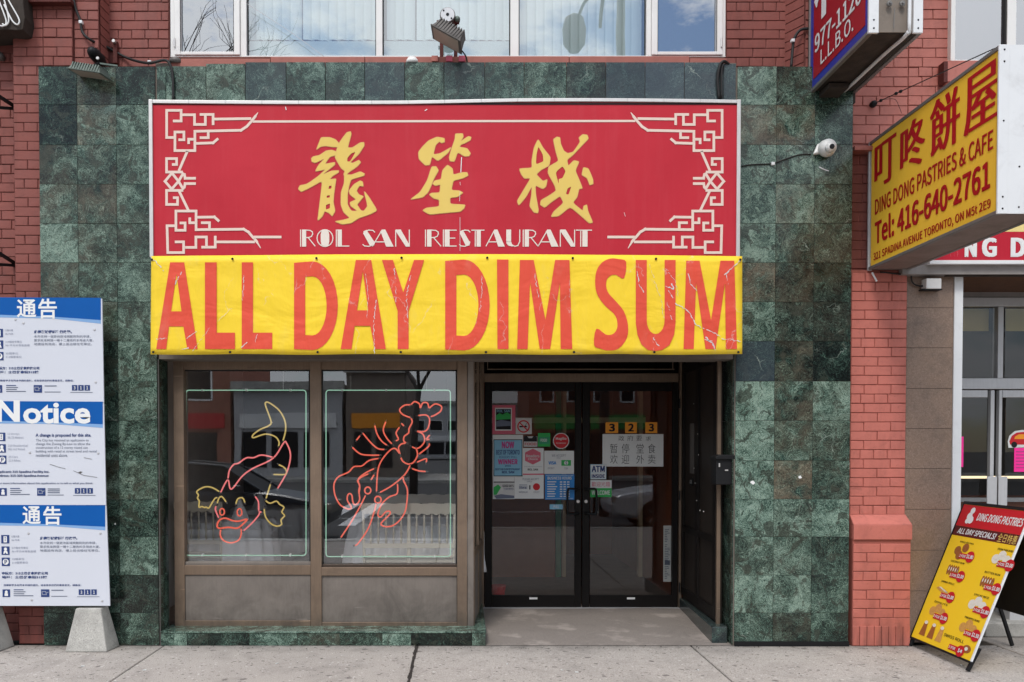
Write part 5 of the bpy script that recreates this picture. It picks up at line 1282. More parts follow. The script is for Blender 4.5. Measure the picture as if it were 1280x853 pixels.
poster('notice', 'white hand-written Chinese notice under the orange 323 plates', 'notice', D2, 120, 444, 268, 441, m['paper'], [],
       [(m['ink'],'政',205,235,276,304,-.01),(m['ink'],'府',252,284,276,304,-.01),(m['ink'],'要',300,330,276,304,-.01),(m['ink'],'求',350,378,280,304,-.01)] +
       [(m['ink'],c_,x_,x_+40,320,370,-.01) for c_, x_ in zip('暂停堂食', (160, 222, 300, 362))] + [(m['ink'],c_,x_,x_+40,378,426,-.01) for c_, x_ in zip('欢迎外卖', (160, 222, 300, 362))])
poster('sticker', 'blue and white ATM INSIDE sticker above the handle', 'sticker', D2, 55, 140, 429, 509, m['lightblue'], [(m['paper'],'rect',57,138,431,474), (m['paper'],'rect',57,138,476,507)], [(m['navy'],'ATM',62,132,437,470,.05), (m['navy'],'INSIDE',62,132,482,502,.05)])
poster('sticker', 'white and green welcome sticker behind the door handle', 'sticker', D2, 55, 168, 514, 604, m['paper'], [(m['green_print'],'rect',55,168,556,604)], [(m['pink_print'],'歡迎光臨',62,160,522,548,.0), (m['paper'],'WELCOME',62,160,568,592,.03)])

# ================================================================== RED PROJECTING SIGN
XPy = P(1012, 118, .05).x; yf, yn = .045, -1.0; zpb = P(1012, 119, .05).z; thk = .335
pyl = thing('projecting_sign', 'red and blue projecting sign with a rusty underside jutting out above the marble', 'projecting sign', (XPy, .05, zpb))
mb = MB(); mb.box(XPy + .01, XPy + thk - .01, yn + .02, yf, zpb + .012, 7.0); part('cabinet', mb, M['brown_plate'], pyl)
mb = MB(); mb.box(XPy + .02, XPy + thk - .03, yn + .03, yf - .002, zpb + .006, zpb + .0115); part('underside_sheet', mb, M['grime'], pyl)
mb = MB(); mb.box(XPy - .004, XPy + .0095, yn + .02, yf - .02, zpb + .02, 7.0); part('face', mb, M['blue_edge'], pyl)
mb = MB(); mb.box(XPy - .0075, XPy - .0045, yn + .075, yf - .085, zpb + .085, 7.0); part('face_panel', mb, M['pylon_red'], pyl)
mb = MB()
mb.box(XPy - .014, XPy + .03, yf - .0185, yf + .006, zpb, 7.0); mb.box(XPy - .014, XPy + .016, yn + .022, yf - .019, zpb - .004, zpb + .022)
part('edge_trim', mb, M['grey_frame'], pyl, bevel=.003)
mb = MB(); mb.box(XPy + thk - .02, XPy + thk + .01, yn + .022, yf, zpb - .004, zpb + .022); part('edge_trim', mb, M['grey_frame'], pyl, bevel=.003)
for a, b in ((XPy - .014, XPy + .052), (XPy + thk - .052, XPy + thk + .012)):
    mb = MB(); mb.box(a, b, yn, yn + .021, zpb, 7.0); part('corner_angle', mb, M['white_metal'], pyl, bevel=.002)
    mb = MB()
    for z in (.03, .085, .6, .66): mb.lathe([(.0065, 0), (.0045, -.004)], ((a+b)/2, yn, zpb + z), 'Y', 7)
    part('rivet', mb, M['ink'], pyl, kind='stuff')
mb = MB(); cx_ = XPy + thk - .085
mb.tube(smooth_pts([(cx_, yn - .012, 7.0), (cx_, yn - .012, 5.2), (cx_, yn - .012, zpb + .06), (cx_ - .004, yn - .004, zpb + .005), (cx_ - .01, yn + .06, zpb - .014), (cx_ - .02, yn + .3, zpb - .012), (cx_ - .02, yf - .1, zpb - .012)], 4), .012, 8); part('conduit', mb, M['white_metal'], pyl, smooth=True)
mb = MB(); mb.box(XPy - .03, XPy + thk + .01, .012, .06, zpb - .075, zpb - .004); mb.box(XPy + .05, XPy + .2, -.2, .03, zpb - .045, zpb - .0045); part('bracket', mb, M['grime'], pyl, bevel=.004)
mb = MB()
for k in range(2): mb.lathe([(.02, 0), (.018, -.01), (.008, -.012), (.008, -.022)], (XPy + .12 + k*.085, yn - .0, P(1105, 5 + k*0, -1).z), 'Y', 10)
mb.bar((XPy + .15, yn - .002, zpb + .03), (XPy + .155, yn - .002, zpb + .16), .004); part('clip', mb, M['grey_frame'], pyl, kind='stuff')
fP = Frame((XPy, yf, zpb), (0, -1, 0), (0, 0, 1))
for body, a, b, c, d, bo in (('977-1120', .12, .925, .265, .40, .024), ('L.L.B.O.', .235, .80, .13, .245, .012)):
    mb = MB(); put_text(mb, fP, body, a, b, c, d, .011, bo); part('lettering', mb, M['white_print'], pyl)
for k, ch in enumerate('棧笙龍'):
    mb = MB(); put_text(mb, fP, ch, .1, .92, .47 + k*.85, 1.17 + k*.85, .011, .01, thick=(.012,)); part('lettering', mb, M['white_print'], pyl)

# ================================================================== YELLOW BAKERY SIGN
XY = P(1087, 300, .04).x; y1_, y0_ = .04, -1.65; zy0, zy1 = P(1087, 338, .04).z, P(1087, 178, .04).z; W_ = y1_ - y0_; H_ = zy1 - zy0
bak = thing('projecting_sign', 'yellow projecting bakery sign with dark red Chinese characters and a phone number', 'projecting sign', (XY, 0, zy0))
mb = MB(); mb.box(XY + .012, XY + .3, y0_ + .03, y1_, zy0 + .012, zy1 - .002); part('cabinet', mb, M['white_metal'], bak)
mb = MB(); mb.box(XY + .02, XY + .29, y0_ + .032, y1_ - .002, zy0 + .003, zy0 + .0115); part('underside_sheet', mb, metal_mat('brown_underside_sheet', (.21, .165, .145), .6, .2, .2, .5), bak)
mb = MB(); mb.box(XY, XY + .0115, y0_ + .03, y1_ - .02, zy0 + .02, zy1 - .02); part('face', mb, M['ysign'], bak)
for q in ((y0_ + .01, y1_ - .003, zy0, zy0 + .024), (y0_ + .01, y1_ - .003, zy1 - .024, zy1)):
    mb = MB(); mb.box(XY - .01, XY + .02, q[0], q[1], q[2], q[3]); part('edge_trim', mb, M['grey_frame'], bak, bevel=.003)
mb = MB(); mb.box(XY - .0105, XY + .02, y1_ - .0025, y1_ + .022, zy0 - .002, zy1 + .002); part('edge_trim', mb, M['greyalu'], bak, bevel=.003)
mb = MB(); mb.box(XY + .27, XY + .305, y0_ + .01, y1_, zy0 - .001, zy0 + .024); part('edge_trim', mb, M['grey_frame'], bak, bevel=.003)
mb = MB(); mb.box(XY - .0105, XY + .05, y0_ - .006, y0_ + .009, zy0, zy1); part('corner_angle', mb, M['white_metal'], bak, bevel=.002)
mb = MB(); mb.box(XY + .051, XY + .31, y0_ - .001, y0_ + .009, zy0 + .001, zy1); part('end_panel', mb, M['white_metal'], bak)
mb = MB()
for z in (.03, .1, .55, H_ - .1, H_ - .03): mb.lathe([(.006, 0), (.004, -.004)], (XY + .02, y0_ - .006, zy0 + z), 'Y', 7)
for z in (.04, .28, .52, .78): mb.lathe([(.006, 0), (.004, -.004)], (XY + .12 + .03*(z > .3), y0_ - .001, zy0 + z), 'Y', 7)
part('rivet', mb, M['ink'], bak, kind='stuff')
fY = Frame((XY, y1_, zy0), (0, -1, 0), (0, 0, 1)); mb = MB()
V = lambda v: H_ * (1 - v)
for ch, a, b, v0, v1 in (('叮', .045, .235, .07, .40), ('咚', .285, .48, .07, .41), ('餅', .53, .735, .05, .42), ('屋', .775, .975, .06, .42)):
    mb = MB(); put_text(mb, fY, ch, a*W_, b*W_, V(v1), V(v0), .003, -.002, thick=(.009, .018, .026)); part('sign_character', mb, M['dred'], bak)
for body, a, b, v0, v1, bo in (('DING DONG PASTRIES & CAFE', .055, .965, .475, .595, .022), ('Tel: 416-640-2761', .055, .95, .64, .825, .035), ('321 SPADINA AVENUE TORONTO, ON M5t 2E9', .045, .955, .885, .955, .02)):
    mb = MB(); put_text(mb, fY, body, a*W_, b*W_, V(v1), V(v0), .003, bo); part('lettering', mb, M['dred'], bak)
mb = MB(); mb.tube(smooth_pts([P(1100, 340, .04), P(1108, 341, .03), P(1125, 343, .03), P(1130, 341, .02)], 4), .006, 6); part('wire', mb, M['cable'], bak, smooth=True)
mb = MB(); mb.bar(P(1090, 341, .02), P(1096, 352, .01), .012); part('cable_tail', mb, M['whiteplastic'], bak)
gw = thing('guy_wire', 'thin steel guy wire from the dark wall eye to the top of the yellow sign', 'wire', tuple(P(1092, 130, .04)))
mb = MB(); a, b = P(1092, 130, .03), P(1258, 54, -1.6); mb.tube([a, b], .0035, 6); part('cable', mb, M['cable'], gw)
mb = MB(); mb.lathe([(.024, .03), (.026, 0), (.02, -.02), (.008, -.024)], a, 'Y', 12); part('wall_eye', mb, M['black'], gw, smooth=True)
for t_ in (.07, .21, .25): mb = MB(); c = a + (b - a)*t_; mb.lathe([(.001, -.014), (.012, -.006), (.012, .006), (.001, .014)], c, 'Y', 8); part('clamp', mb, M['black'], gw)
mb = MB(); mb.tube(smooth_pts([a + (b-a)*.08, P(1118, 124, .0), P(1124, 134, .02), P(1127, 142, .04)], 4), .002, 5); part('loose_end', mb, M['cable'], gw)

# ================================================================== UPPER WINDOW OVER THE BAKERY
uw2 = thing('upper_window', 'white framed upper window over the bakery reflecting grey cloud', 'window', (P(1240, 80, .02).x, .0, P(1240, 82, .02).z))
Xa, Xb = P(1187, 40, .02).x, P(1260, 40, .02).x; zb2 = P(1187, 81, .02).z
mb = MB(); mb.box(Xa, Xa + .035, .0, .09, zb2, 5.9); mb.box(Xa + .0355, Xb + 1.4, .001, .09, zb2, zb2 + .03); mb.box(Xb - .02, Xb + .05, -.004, .09, zb2 + .031, 5.9); mb.box(Xb + 1.37, Xb + 1.41, .0, .09, zb2 + .031, 5.9); mb.box(Xa, Xb + 1.4, .0, .09, 5.9, 5.95)
part('frame', mb, M['vinyl'], uw2, bevel=.003)
mb = MB(); mb.box(Xa + .036, Xb - .021, .03, .036, zb2 + .031, 5.89); part('pane', mb, M['case_glass'], uw2)
mb = MB(); mb.box(Xb + .051, Xb + 1.369, .03, .036, zb2 + .031, 5.89); part('pane', mb, M['case_glass'], uw2)
mb = MB(); mb.box(Xb - .034, Xb - .0205, .005, .03, zb2 + .031, 5.9); part('gasket', mb, M['cable'], uw2)
mb = MB(); mb.box(Xa - .07, Xb + 1.6, -.06, .0, P(1175, 104, -.03).z, zb2 - .002); mb.box(Xa - .075, Xa - .07, -.055, .05, P(1175, 104, -.03).z, zb2 - .002); part('sill', mb, BMP, uw2, bevel=.006)
mb = MB(); mb.box(Xa - .085, Xa - .055, -.062, .02, P(1175, 104, -.03).z - .005, zb2 - .01); part('sill_end', mb, M['rust'], uw2)

# ================================================================== BAKERY STOREFRONT
gran = thing('granite_column', 'brown speckled granite column with thin joints beside the bakery entrance', 'column', (xt(1160, .12), .2, 0))
gx0, gx1 = P(1131.5, 560, .1).x, P(1190, 560, .1).x
mb = MB(); mb.box(gx0, gx1, .115, .5, 0, zt(338, .1)); part('core', mb, M['grout'], gran)
gy = [345, 385, 435, 486, 536, 586, 637, 688, 739, 790, 806]
for k in range(10):
    z1, z0 = P(640, gy[k], .1).z, P(640, gy[k+1], .1).z
    mb = MB(); mb.box(gx0 + .001, gx1 - .001, .1, .114, max(.002, z0 + .0015), z1 - .0015); part('stone_panel', mb, M['granite'], gran, bevel=.001)
fr_ = thing('bakery_front', 'grey aluminium bakery shopfront with double doors and yellow blinds in the transom', 'shopfront', (4.9, .8, 0))
YK = .8
def fb(name, x0, x1, y0, y1, Y, d, mat, parent=None, bevel=.003):
    mb = MB(); mb.rect(x0, x1, y0, y1, Y, d); return part(name, mb, mat, parent or fr_, bevel=bevel)
a = P(1191.5, 560, .1); b = P(1202, 340, .1)
mb = MB(); mb.box(gx1 + .001, gx1 + .07, .09, .16, 0, zt(340, .1)); part('post', mb, M['white_metal'], fr_, bevel=.003)
mb = MB(); mb.box(gx1 + .03, gx1 + .07, .165, 2.2, 0, 2.9); part('side_wall', mb, M['greyalu'], fr_)
fb('head_rail', 1196, 1400, 372, 383, YK, .08, M['greyalu'])
fb('head_panel', 1196, 1400, 340, 371.8, YK + .01, .06, M['soffit'])
fb('mullion', 1247, 1255, 383.2, 472.8, YK, .08, M['greyalu'])
fb('transom_rail', 1196, 1400, 473, 486.5, YK - .004, .08, M['greyalu'])
for x0, x1 in ((1199, 1246.8), (1255.2, 1390)): fb('pane', x0, x1, 383.3, 472.8, YK + .03, .008, M['door_glass'])
for g0, g1, s0, s1, px_ in ((1196, 1234.5, 1235, 1243.5, 0), (1253.5, 1300, 1245.5, 1253.2, 1)):
    d = thing('door', ['aluminium framed bakery door leaf beside the white post, mostly behind the menu board', 'aluminium framed bakery door leaf with red car sticker and pink paper'][px_], 'door', (P((g0+g1)/2, 700, YK).x, YK, .05))
    fb('stile', s0, s1, 488, 785, YK, .045, M['greyalu'], d)
    fb('rail', min(g0, s0) if px_ == 0 else s1 + .2, s0 - .2 if px_ == 0 else 1306, 488, 497, YK + .001, .043, M['greyalu'], d)
    fb('rail', min(g0, s0) if px_ == 0 else s1 + .2, s0 - .2 if px_ == 0 else 1306, 765, 785, YK + .001, .043, M['greyalu'], d)
    if px_: fb('stile', 1306.3, 1316, 488, 785, YK, .045, M['greyalu'], d)
    fb('pane', g0, g1 if px_ == 0 else 1306, 497, 765, YK + .02, .006, M['door_glass'], d)
    fb('pull_plate', 1233.5 if px_ == 0 else 1247.5, 1246.5 if px_ == 0 else 1259.5, 596, 655, YK - .045, .012, M['greyalu'], d)
    fb('pull_standoff', 1239 if px_ == 0 else 1250, 1241 if px_ == 0 else 1252, 610, 614, YK - .032, .034, M['greyalu'], d)
fb('blind', 1200, 1236, 386, 414, YK + .1, .01, M['int_yellow'], bevel=0); fb('blind', 1257, 1300, 386, 414, YK + .1, .01, M['int_yellow'], bevel=0)
fK = FRONT(YK - .002); fK2 = FRONT(YK + .018)
def stuck(name, label, cat, x0, x1, y0, y1, mat):
    mb = MB(); mb.rect(x0, x1, y0, y1, YK + .017, .002); return solo(name, mb, mat, label, cat)
stuck('notice', 'hot pink paper at the hinge edge of the first bakery door', 'notice', 1199.5, 1204.5, 546, 584, M['hot_pink'])
pp = thing('notice', 'hot pink paper under the car sticker on the bakery door', 'notice', (P(1280, 590, YK).x, YK, P(1280, 590, YK).z))
mb = MB(); mb.rect(1267.5, 1292, 560, 590, YK + .016, .002); part('sheet', mb, M['hot_pink'], pp); mb = MB()
for k in range(6): p, q = P(1270, 564 + k*4, YK + .015), P(1289 - k % 3 * 3, 565.4 + k*4, YK + .015); rectf(mb, FRONT(YK + .0155), p.x, q.x, q.z, p.z, .001)
part('print', mb, M['magenta_print'], pp, kind='stuff')
ks = thing('sticker', 'cartoon red car sticker on the bakery door glass', 'sticker', (P(1278, 560, YK).x, YK, P(1278, 560, YK).z))
kf = lambda pts: [XZ(x, y, YK) for x, y in pts]
mb = MB(); mb.prism(kf([(1261,552),(1263,545),(1270,539),(1280,537.5),(1291,540),(1297,548),(1297,559),(1262,560)]), YK + .0155, YK + .0175); part('backing', mb, M['paper'], ks)
mb = MB(); put_fill(mb, FRONT(YK + .0155), [kf([(1263,552),(1266,545),(1272,541),(1282,540),(1290,543),(1295,550),(1295,556),(1264,556)])], .001); part('print', mb, M['red_print'], ks)
mb = MB(); put_fill(mb, FRONT(YK + .0155), [kf([(1270,546),(1275,543),(1284,543),(1286,549),(1269,549)])], .0016); part('print', mb, M['orange'], ks)
mb = MB(); 
for q in (1269, 1289): x, z = XZ(q, 556, YK); disc(mb, FRONT(YK + .0155), x, z, .026, .026, .002)
part('print', mb, M['ink'], ks)
mb = MB(); mb.box(gx1 + .07, 7.5, 3.0, 3.1, 0, 2.9); mb.box(gx1 + .0, 7.5, .9, 3.1, 2.9, 3.0); mb.box(gx1 + .071, 7.5, .9, 3.0, .0, .05); mb.box(7.5, 7.6, .2, 3.1, 0, 2.9); props(part('bakery_room', mb, M['int_dark']), kind='structure')
ctr = thing('counter', 'bakery counter with a warm strip light glimpsed through the door glass', 'counter', (4.9, 2.2, .05))
mb = MB(); mb.box(gx1 + .15, 6.5, 2.0, 2.6, .05, 1.05); part('body', mb, M['int_brown'], ctr); mb = MB(); mb.box(gx1 + .2, 6.4, 1.99, 2.0, 1.25, 1.275); part('strip_light', mb, M['warm_light'], ctr)
mb = MB(); mb.box(gx1 + .15, 6.5, 1.9, 2.0, 1.02, 1.06); part('rail', mb, M['greyalu'], ctr)
fb('kick_wall', 1262, 1420, 706, 781, .42, .1, M['greyalu'])
mb = MB(); mb.box(P(1232, 790, .3).x, 8, .3, 1.0, 0, .12); part('step', mb, M['block'], fr_, bevel=.01)
# fascia
fas = thing('fascia_sign', 'red and yellow bakery fascia sign with white DING DONG lettering', 'shop sign', (5.4, -.05, 2.9))
YF = -.03; X0 = P(1162, 330, YF).x
mb = MB(); mb.box(X0, 8.2, YF, .1, P(1200, 325.5, YF).z, P(1200, 290, YF).z); part('red_panel', mb, M['crimson'], fas)
mb = MB(); mb.box(X0, 8.2, YF + .001, .1, P(1200, 289.8, YF).z, P(1200, 225, YF).z); part('yellow_panel', mb, print_mat('pale_yellow_fascia', (.78, .62, .25), .4), fas)
mb = MB(); mb.box(X0 - .005, 8.2, YF - .012, .1, P(1200, 330.5, YF).z, P(1200, 325.8, YF).z); part('bottom_trim', mb, M['white_metal'], fas, bevel=.002)
mb = MB(); fF = FRONT(YF)
for ch, a, b in (('D',1164,1183), ('I',1188,1197), ('N',1205.5,1221), ('G',1227,1246), ('D',1263,1282), ('O',1287,1307), ('N',1312,1330), ('G',1335,1355)):
    p, q = P(a, 321.5, YF), P(b, 297.5, YF); put_text(mb, fF, ch, p.x, q.x, p.z, q.z, .002, .05)
part('lettering', mb, M['white_print'], fas)
mb = MB(); mb.rect(1128, 1420, 331, 343, .0, .1); part('soffit_edge', mb, M['soffit'], fas)
mb = MB(); mb.box(gx1, 8, .101, .8, P(1240, 343, .0).z, P(1240, 343, .0).z + .03); part('soffit_board', mb, M['dark_wood'], fas)
mb = MB(); mb.box(gx1 - .1, gx1 + 3, .02, .06, P(1240, 343, .0).z - .01, P(1240, 343, .0).z - .002); part('soffit_lip', mb, M['grime'], fas)
jb = thing('junction_box', 'small white junction box on the granite column below the fascia', 'electrical box', tuple(P(1168, 361, .08)))
mb = MB(); mb.rect(1158, 1177, 348, 361, .02, .08); part('box', mb, M['whiteplastic'], jb, bevel=.004); mb = MB(); mb.rect(1154, 1178, 361.2, 362.6, .03, .07); part('flange', mb, M['black'], jb)
mb = MB(); mb.tube(smooth_pts([P(1158, 358, .07), P(1146, 357, .08), P(1140, 352, .08), P(1139, 340, .07)], 4), .006, 6); part('cable', mb, M['cable'], jb, smooth=True)

# ================================================================== A-FRAME MENU BOARD
BL = P(1137.5, 797, .0); TL = P(1205, 628.5, .0); W3 = .84
upv = (TL - BL); Hb = upv.length
afr = thing('menu_board', 'yellow and red A-frame menu board with bun photos and prices on the pavement', 'menu board', (BL.x + .4, -.42, 0))
fM = Frame(BL, (0, -1, 0), upv)
def slabf(mb, a0, a1, b0, b1, h0, h1):
    mb.hexa([fM.at(a0,b0,h1), fM.at(a1,b0,h1), fM.at(a1,b1,h1), fM.at(a0,b1,h1), fM.at(a0,b0,h0), fM.at(a1,b0,h0), fM.at(a1,b1,h0), fM.at(a0,b1,h0)])
mb = MB(); slabf(mb, .012, W3 - .012, .012, Hb - .012, -.008, 0); part('board', mb, M['menu_yellow'], afr)
for q in ((0, W3, -.004, .0115), (0, W3, Hb - .0115, Hb + .012), (0, .0115, .0117, Hb - .0117), (W3 - .0115, W3, .0117, Hb - .0117)):
    mb = MB(); slabf(mb, *q, -.009, .004); part('frame_edge', mb, M['black'] if q[0] == 0 and q[1] > .1 else M['white_metal'] if q[0] > 0 else M['black'], afr)
for a in (0.02, W3 - .02):
    e0 = fM.at(a, .02, -.012); foot = e0 + (e0 - fM.at(a, .5, -.012)).normalized() * (e0.z / fM.v.z - .004)
    mb = MB(); mb.bar(foot, fM.at(a, .12, -.03), .024); part('leg', mb, M['black'], afr, bevel=.003)
    mb = MB(); tp = fM.at(a, Hb - .03, -.035); mb.bar((tp.x + .36, tp.y, .004), tp, .024); part('leg', mb, M['black'], afr, bevel=.003)
mb = MB(); tp = fM.at(.02, Hb*.35, -.03); mb.bar((tp.x + .02, tp.y, .28), (tp.x + .35, tp.y, .27), .01); part('spreader', mb, M['black'], afr)
q1, q2 = fM.at(.02, Hb - .3, -.035), fM.at(W3 - .02, Hb - .3, -.035)
mb = MB(); xo = .17
mb.hexa([(q1.x+xo, q1.y, .35), (q1.x+xo, q2.y, .35), (q1.x+.06, q2.y, q1.z+.2), (q1.x+.06, q1.y, q1.z+.2), (q1.x+xo+.015, q1.y, .35), (q1.x+xo+.015, q2.y, .35), (q1.x+.075, q2.y, q1.z+.2), (q1.x+.075, q1.y, q1.z+.2)]); part('rear_panel', mb, M['black'], afr)
def Mv(v): return Hb * (1 - v)
mb = MB(); rectf(mb, fM, .012, W3 - .012, Mv(.165), Mv(.012), .001); part('header_print', mb, M['red_print'], afr)
mb = MB(); rectf(mb, fM, .012, W3 - .012, Mv(.235), Mv(.1655), .001); part('strip_print', mb, plain('maroon_print', (.09, .01, .01), .5), afr)
mb = MB(); put_text(mb, fM, 'DING DONG PASTRIES', .25, W3 - .04, Mv(.115), Mv(.06), .002, .03, shear=.012); put_text(mb, fM, 'ALL DAY SPECIALS!', .07, .56, Mv(.22), Mv(.18), .002, .03, shear=.01); part('lettering', mb, M['white_print'], afr)
mb = MB(); put_text(mb, fM, '全日特惠', .59, W3 - .03, Mv(.23), Mv(.172), .002, .0); part('lettering', mb, M['gold'], afr)
mb = MB()
for cx_, cy_, r_ in ((.165, .05, .03), (.15, .09, .035), (.18, .115, .035), (.14, .125, .025)): disc(mb, fM, cx_, Mv(cy_), r_, r_*.9, .002 + cy_*.004, 9)
part('mascot_print', mb, M['white_print'], afr)
items = [('BBQ BUNS', .24, .335, '2 FOR', '$1.80', 'b'), ('STEAM PORK BUNS', .72, .335, '2 FOR', '$2.00', 'w'), ('COCONUT BUN', .22, .475, '1 FOR', '$1.00', 's'), ('BUTTER BUN', .68, .495, '1 FOR', '$1.00', 's'),
         ('SPRING ROLLS', .2, .625, '2 FOR', '$1.00', 'r'), ('STICKY RICE', .66, .65, '3 FOR', '$1.80', 'w'), ('DONUTS', .22, .77, '1 FOR', '$1.00', 't'), ('PINEAPPLE BUNS', .66, .805, '1 FOR', '$1.50', 't')]
by = {k: MB() for k in ('ink', 'bun_brown', 'bun_tan', 'bun_white', 'red_print', 'white_print')}
for ti, u_, v_, nm, pr, kd in items:
    put_text(by['ink'], fM, ti, u_ - .08, u_ + .1, Mv(v_ - .055), Mv(v_ - .068), .002, .01)
    mkey = {'b': 'bun_brown', 's': 'bun_brown', 'w': 'bun_white', 'r': 'bun_tan', 't': 'bun_tan'}[kd]
    for k in range(3 if kd in 'bwt' else 5):
        if kd == 'b': q = ((-.07, .0), (.02, .03), (-.03, -.035))[k]; rr = (.042, .036)
        elif kd in 'wt': q = ((-.06, -.005), (.0, .028), (.065, .0))[k]; rr = (.045, .036)
        elif kd == 's': q = (-.07 + k*.03, .0); rr = (.017, .042)
        else: q = (-.06 + k*.024, .012 - k*.006); rr = (.05, .012)
        disc(by[mkey], fM, u_ + q[0], Mv(v_) + q[1], rr[0], rr[1], .0018 + k*.0004, 12)
        disc(by['bun_white' if kd in 'sr' else mkey], fM, u_ + q[0] + .006, Mv(v_) + q[1] + .008, rr[0]*.4, rr[1]*.4, .0034, 8)
    stroke(by['red_print'], fM, [(u_ - .02, Mv(v_ + .032)), (u_ + .09, Mv(v_ + .032))], .042, .004); disc(by['red_print'], fM, u_ + .12, Mv(v_ + .028), .052, .045, .0045)
    put_text(by['white_print'], fM, nm, u_ - .015, u_ + .068, Mv(v_ + .042), Mv(v_ + .022), .006, .03); put_text(by['white_print'], fM, pr, u_ + .078, u_ + .165, Mv(v_ + .044), Mv(v_ + .012), .006, .04)
put_text(by['ink'], fM, 'SWISS ROLL', .42, .68, Mv(.905), Mv(.885), .002, .01)
for k in range(3):
    q = .14 + k*.115; put_fill(by[('bun_brown', 'bun_brown', 'bun_tan')[k]], fM, [[(q - .022, Mv(.862)), (q + .022, Mv(.862)), (q + .042, Mv(.955)), (q - .042, Mv(.955))]], .002); disc(by['bun_white'], fM, q, Mv(.862), .024, .014, .0026, 10)
disc(by['bun_brown'], fM, .74, Mv(.93), .05, .03, .002, 12); disc(by['bun_white'], fM, .735, Mv(.93), .02, .014, .003, 10)
stroke(by['red_print'], fM, [(.53, Mv(.955)), (.65, Mv(.955))], .04, .004); disc(by['red_print'], fM, .68, Mv(.957), .05, .042, .0045); put_text(by['white_print'], fM, '1 FOR', .54, .62, Mv(.965), Mv(.946), .006, .03); put_text(by['white_print'], fM, '$4', .655, .71, Mv(.97), Mv(.942), .006, .03)
for k, mb in by.items(): part('print', mb, M[k], afr, kind='stuff')

# ================================================================== PLANNING NOTICE BOARD
YNB = -.17; fN = FRONT(YNB)
nb = thing('notice_board', 'white and blue three-panel notice board with Chinese and English headings', 'notice board', (P(60, 757, YNB).x, YNB, P(60, 757, YNB).z))
mb = MB()
for (x0, x1, y0, y1) in ((-72, 126, 372, 504.5),): pass
pan = [((-76, 371), (127.5, 373.5), (129.8, 503.5), (-70, 503.5)), ((-70, 504), (129.8, 504), (132.5, 631.5), (-64, 631.5)), ((-64, 632), (132.8, 632), (137.5, 757.5), (-58, 757.5))]
def quadprism(q, Y0, Y1): mb = MB(); mb.prism([XZ(*p, YNB) for p in (q[3], q[2], q[1], q[0])], Y0, Y1); return mb
for q in pan: part('panel', quadprism(q, YNB, YNB + .012), M['notice_white'], nb)
mb = MB()
for x in (-40, 100): p, q = P(x, 757, YNB), P(x, 372, YNB); mb.box(p.x - .03, p.x + .03, YNB + .0125, YNB + .05, p.z, q.z - .02)
part('back_batten', mb, M['int_cream'], nb)
NB1, NB2, NB3 = crop(0, 365, 6.09, YNB), crop(0, 500, 6.09, YNB), crop(0, 625, 6.094, YNB)
L = {k: MB() for k in ('blue', 'pale', 'white', 'navy', 'grey', 'bold', 'light')}
for f, (ya, yb1, yb2, xr_) in ((NB1, (42, 168, 215, 768)), (NB2, (10, 158, 186, 783)), (NB3, (38, 172, 205, 802))):
    xl0 = -440; 
    put_fill(L['pale'], fN, [[f(xl0, ya - 2), f(xr_, ya + 4), f(xr_, yb2 + 28), f(400, (yb1 + yb2)/2 + 12), f(xl0, yb1 + 18)]], .001)
    put_fill(L['blue'], fN, [[f(xl0, ya - 2), f(xr_, ya + 4), f(xr_, yb2), f(400, (yb1 + yb2)/2 - 2), f(xl0, yb1 - 10)]], .0016)
def tx(k, f, body, x0, x1, y0, y1, b=0.0, h=.0024):
    (a, d), (c, e) = f(x0, y0), f(x1, y1); put_text(L[k], fN, body, a, c, e, d, h, b)
tx('white', NB1, '通', 128, 278, 58, 196, .018); tx('white', NB1, '告', 292, 435, 52, 205, .018)
tx('white', NB3, '通', 172, 312, 48, 186, .018); tx('white', NB3, '告', 330, 470, 48, 192, .018)
tx('white', NB2, 'otice', 176, 690, 22, 182, .03); 
put_fill(L['white'], fN, [[NB2(*p) for p in ((-40,168),(-40,0),(15,0),(105,108),(105,4),(152,4),(152,168),(110,168),(15,62),(15,168))]], .0024)
def rows_(f, x0, lines, y, dy, hh, key='grey', b=.0):
    for i, (body, x1) in enumerate(lines): tx(key, f, body, x0, x1, y + i*dy, y + i*dy + hh, b)
tx('navy', NB1, '此建築被提議進行改變。', 260, 548, 292, 316, .03); rows_(NB1, 260, (('本市收到一個更改區域規劃附則的申請，', 690), ('要求批准興建一幢十二層高的多用途大廈，', 712), ('地面設有商店，樓上設出租住宅單位。', 700)), 330, 29, 20)
tx('navy', NB3, '此建築被提議進行改變。', 305, 590, 280, 304, .03); rows_(NB3, 305, (('本市收到一個更改區域規劃附則的申請，', 735), ('要求批准興建一幢十二層高的多用途大廈，', 762), ('地面設有商店，樓上設出租住宅單位。', 760)), 318, 29, 20)
tx('navy', NB2, 'A change is proposed for this site.', 272, 695, 256, 288, .025)
rows_(NB2, 274, (('The City has received an application to', 676), ('change the Zoning By-Law to allow the', 688), ('construction of a 12 storey mixed use', 668), ('building with retail at street level and rental', 736), ('residential units above.', 516)), 298, 28, 24)
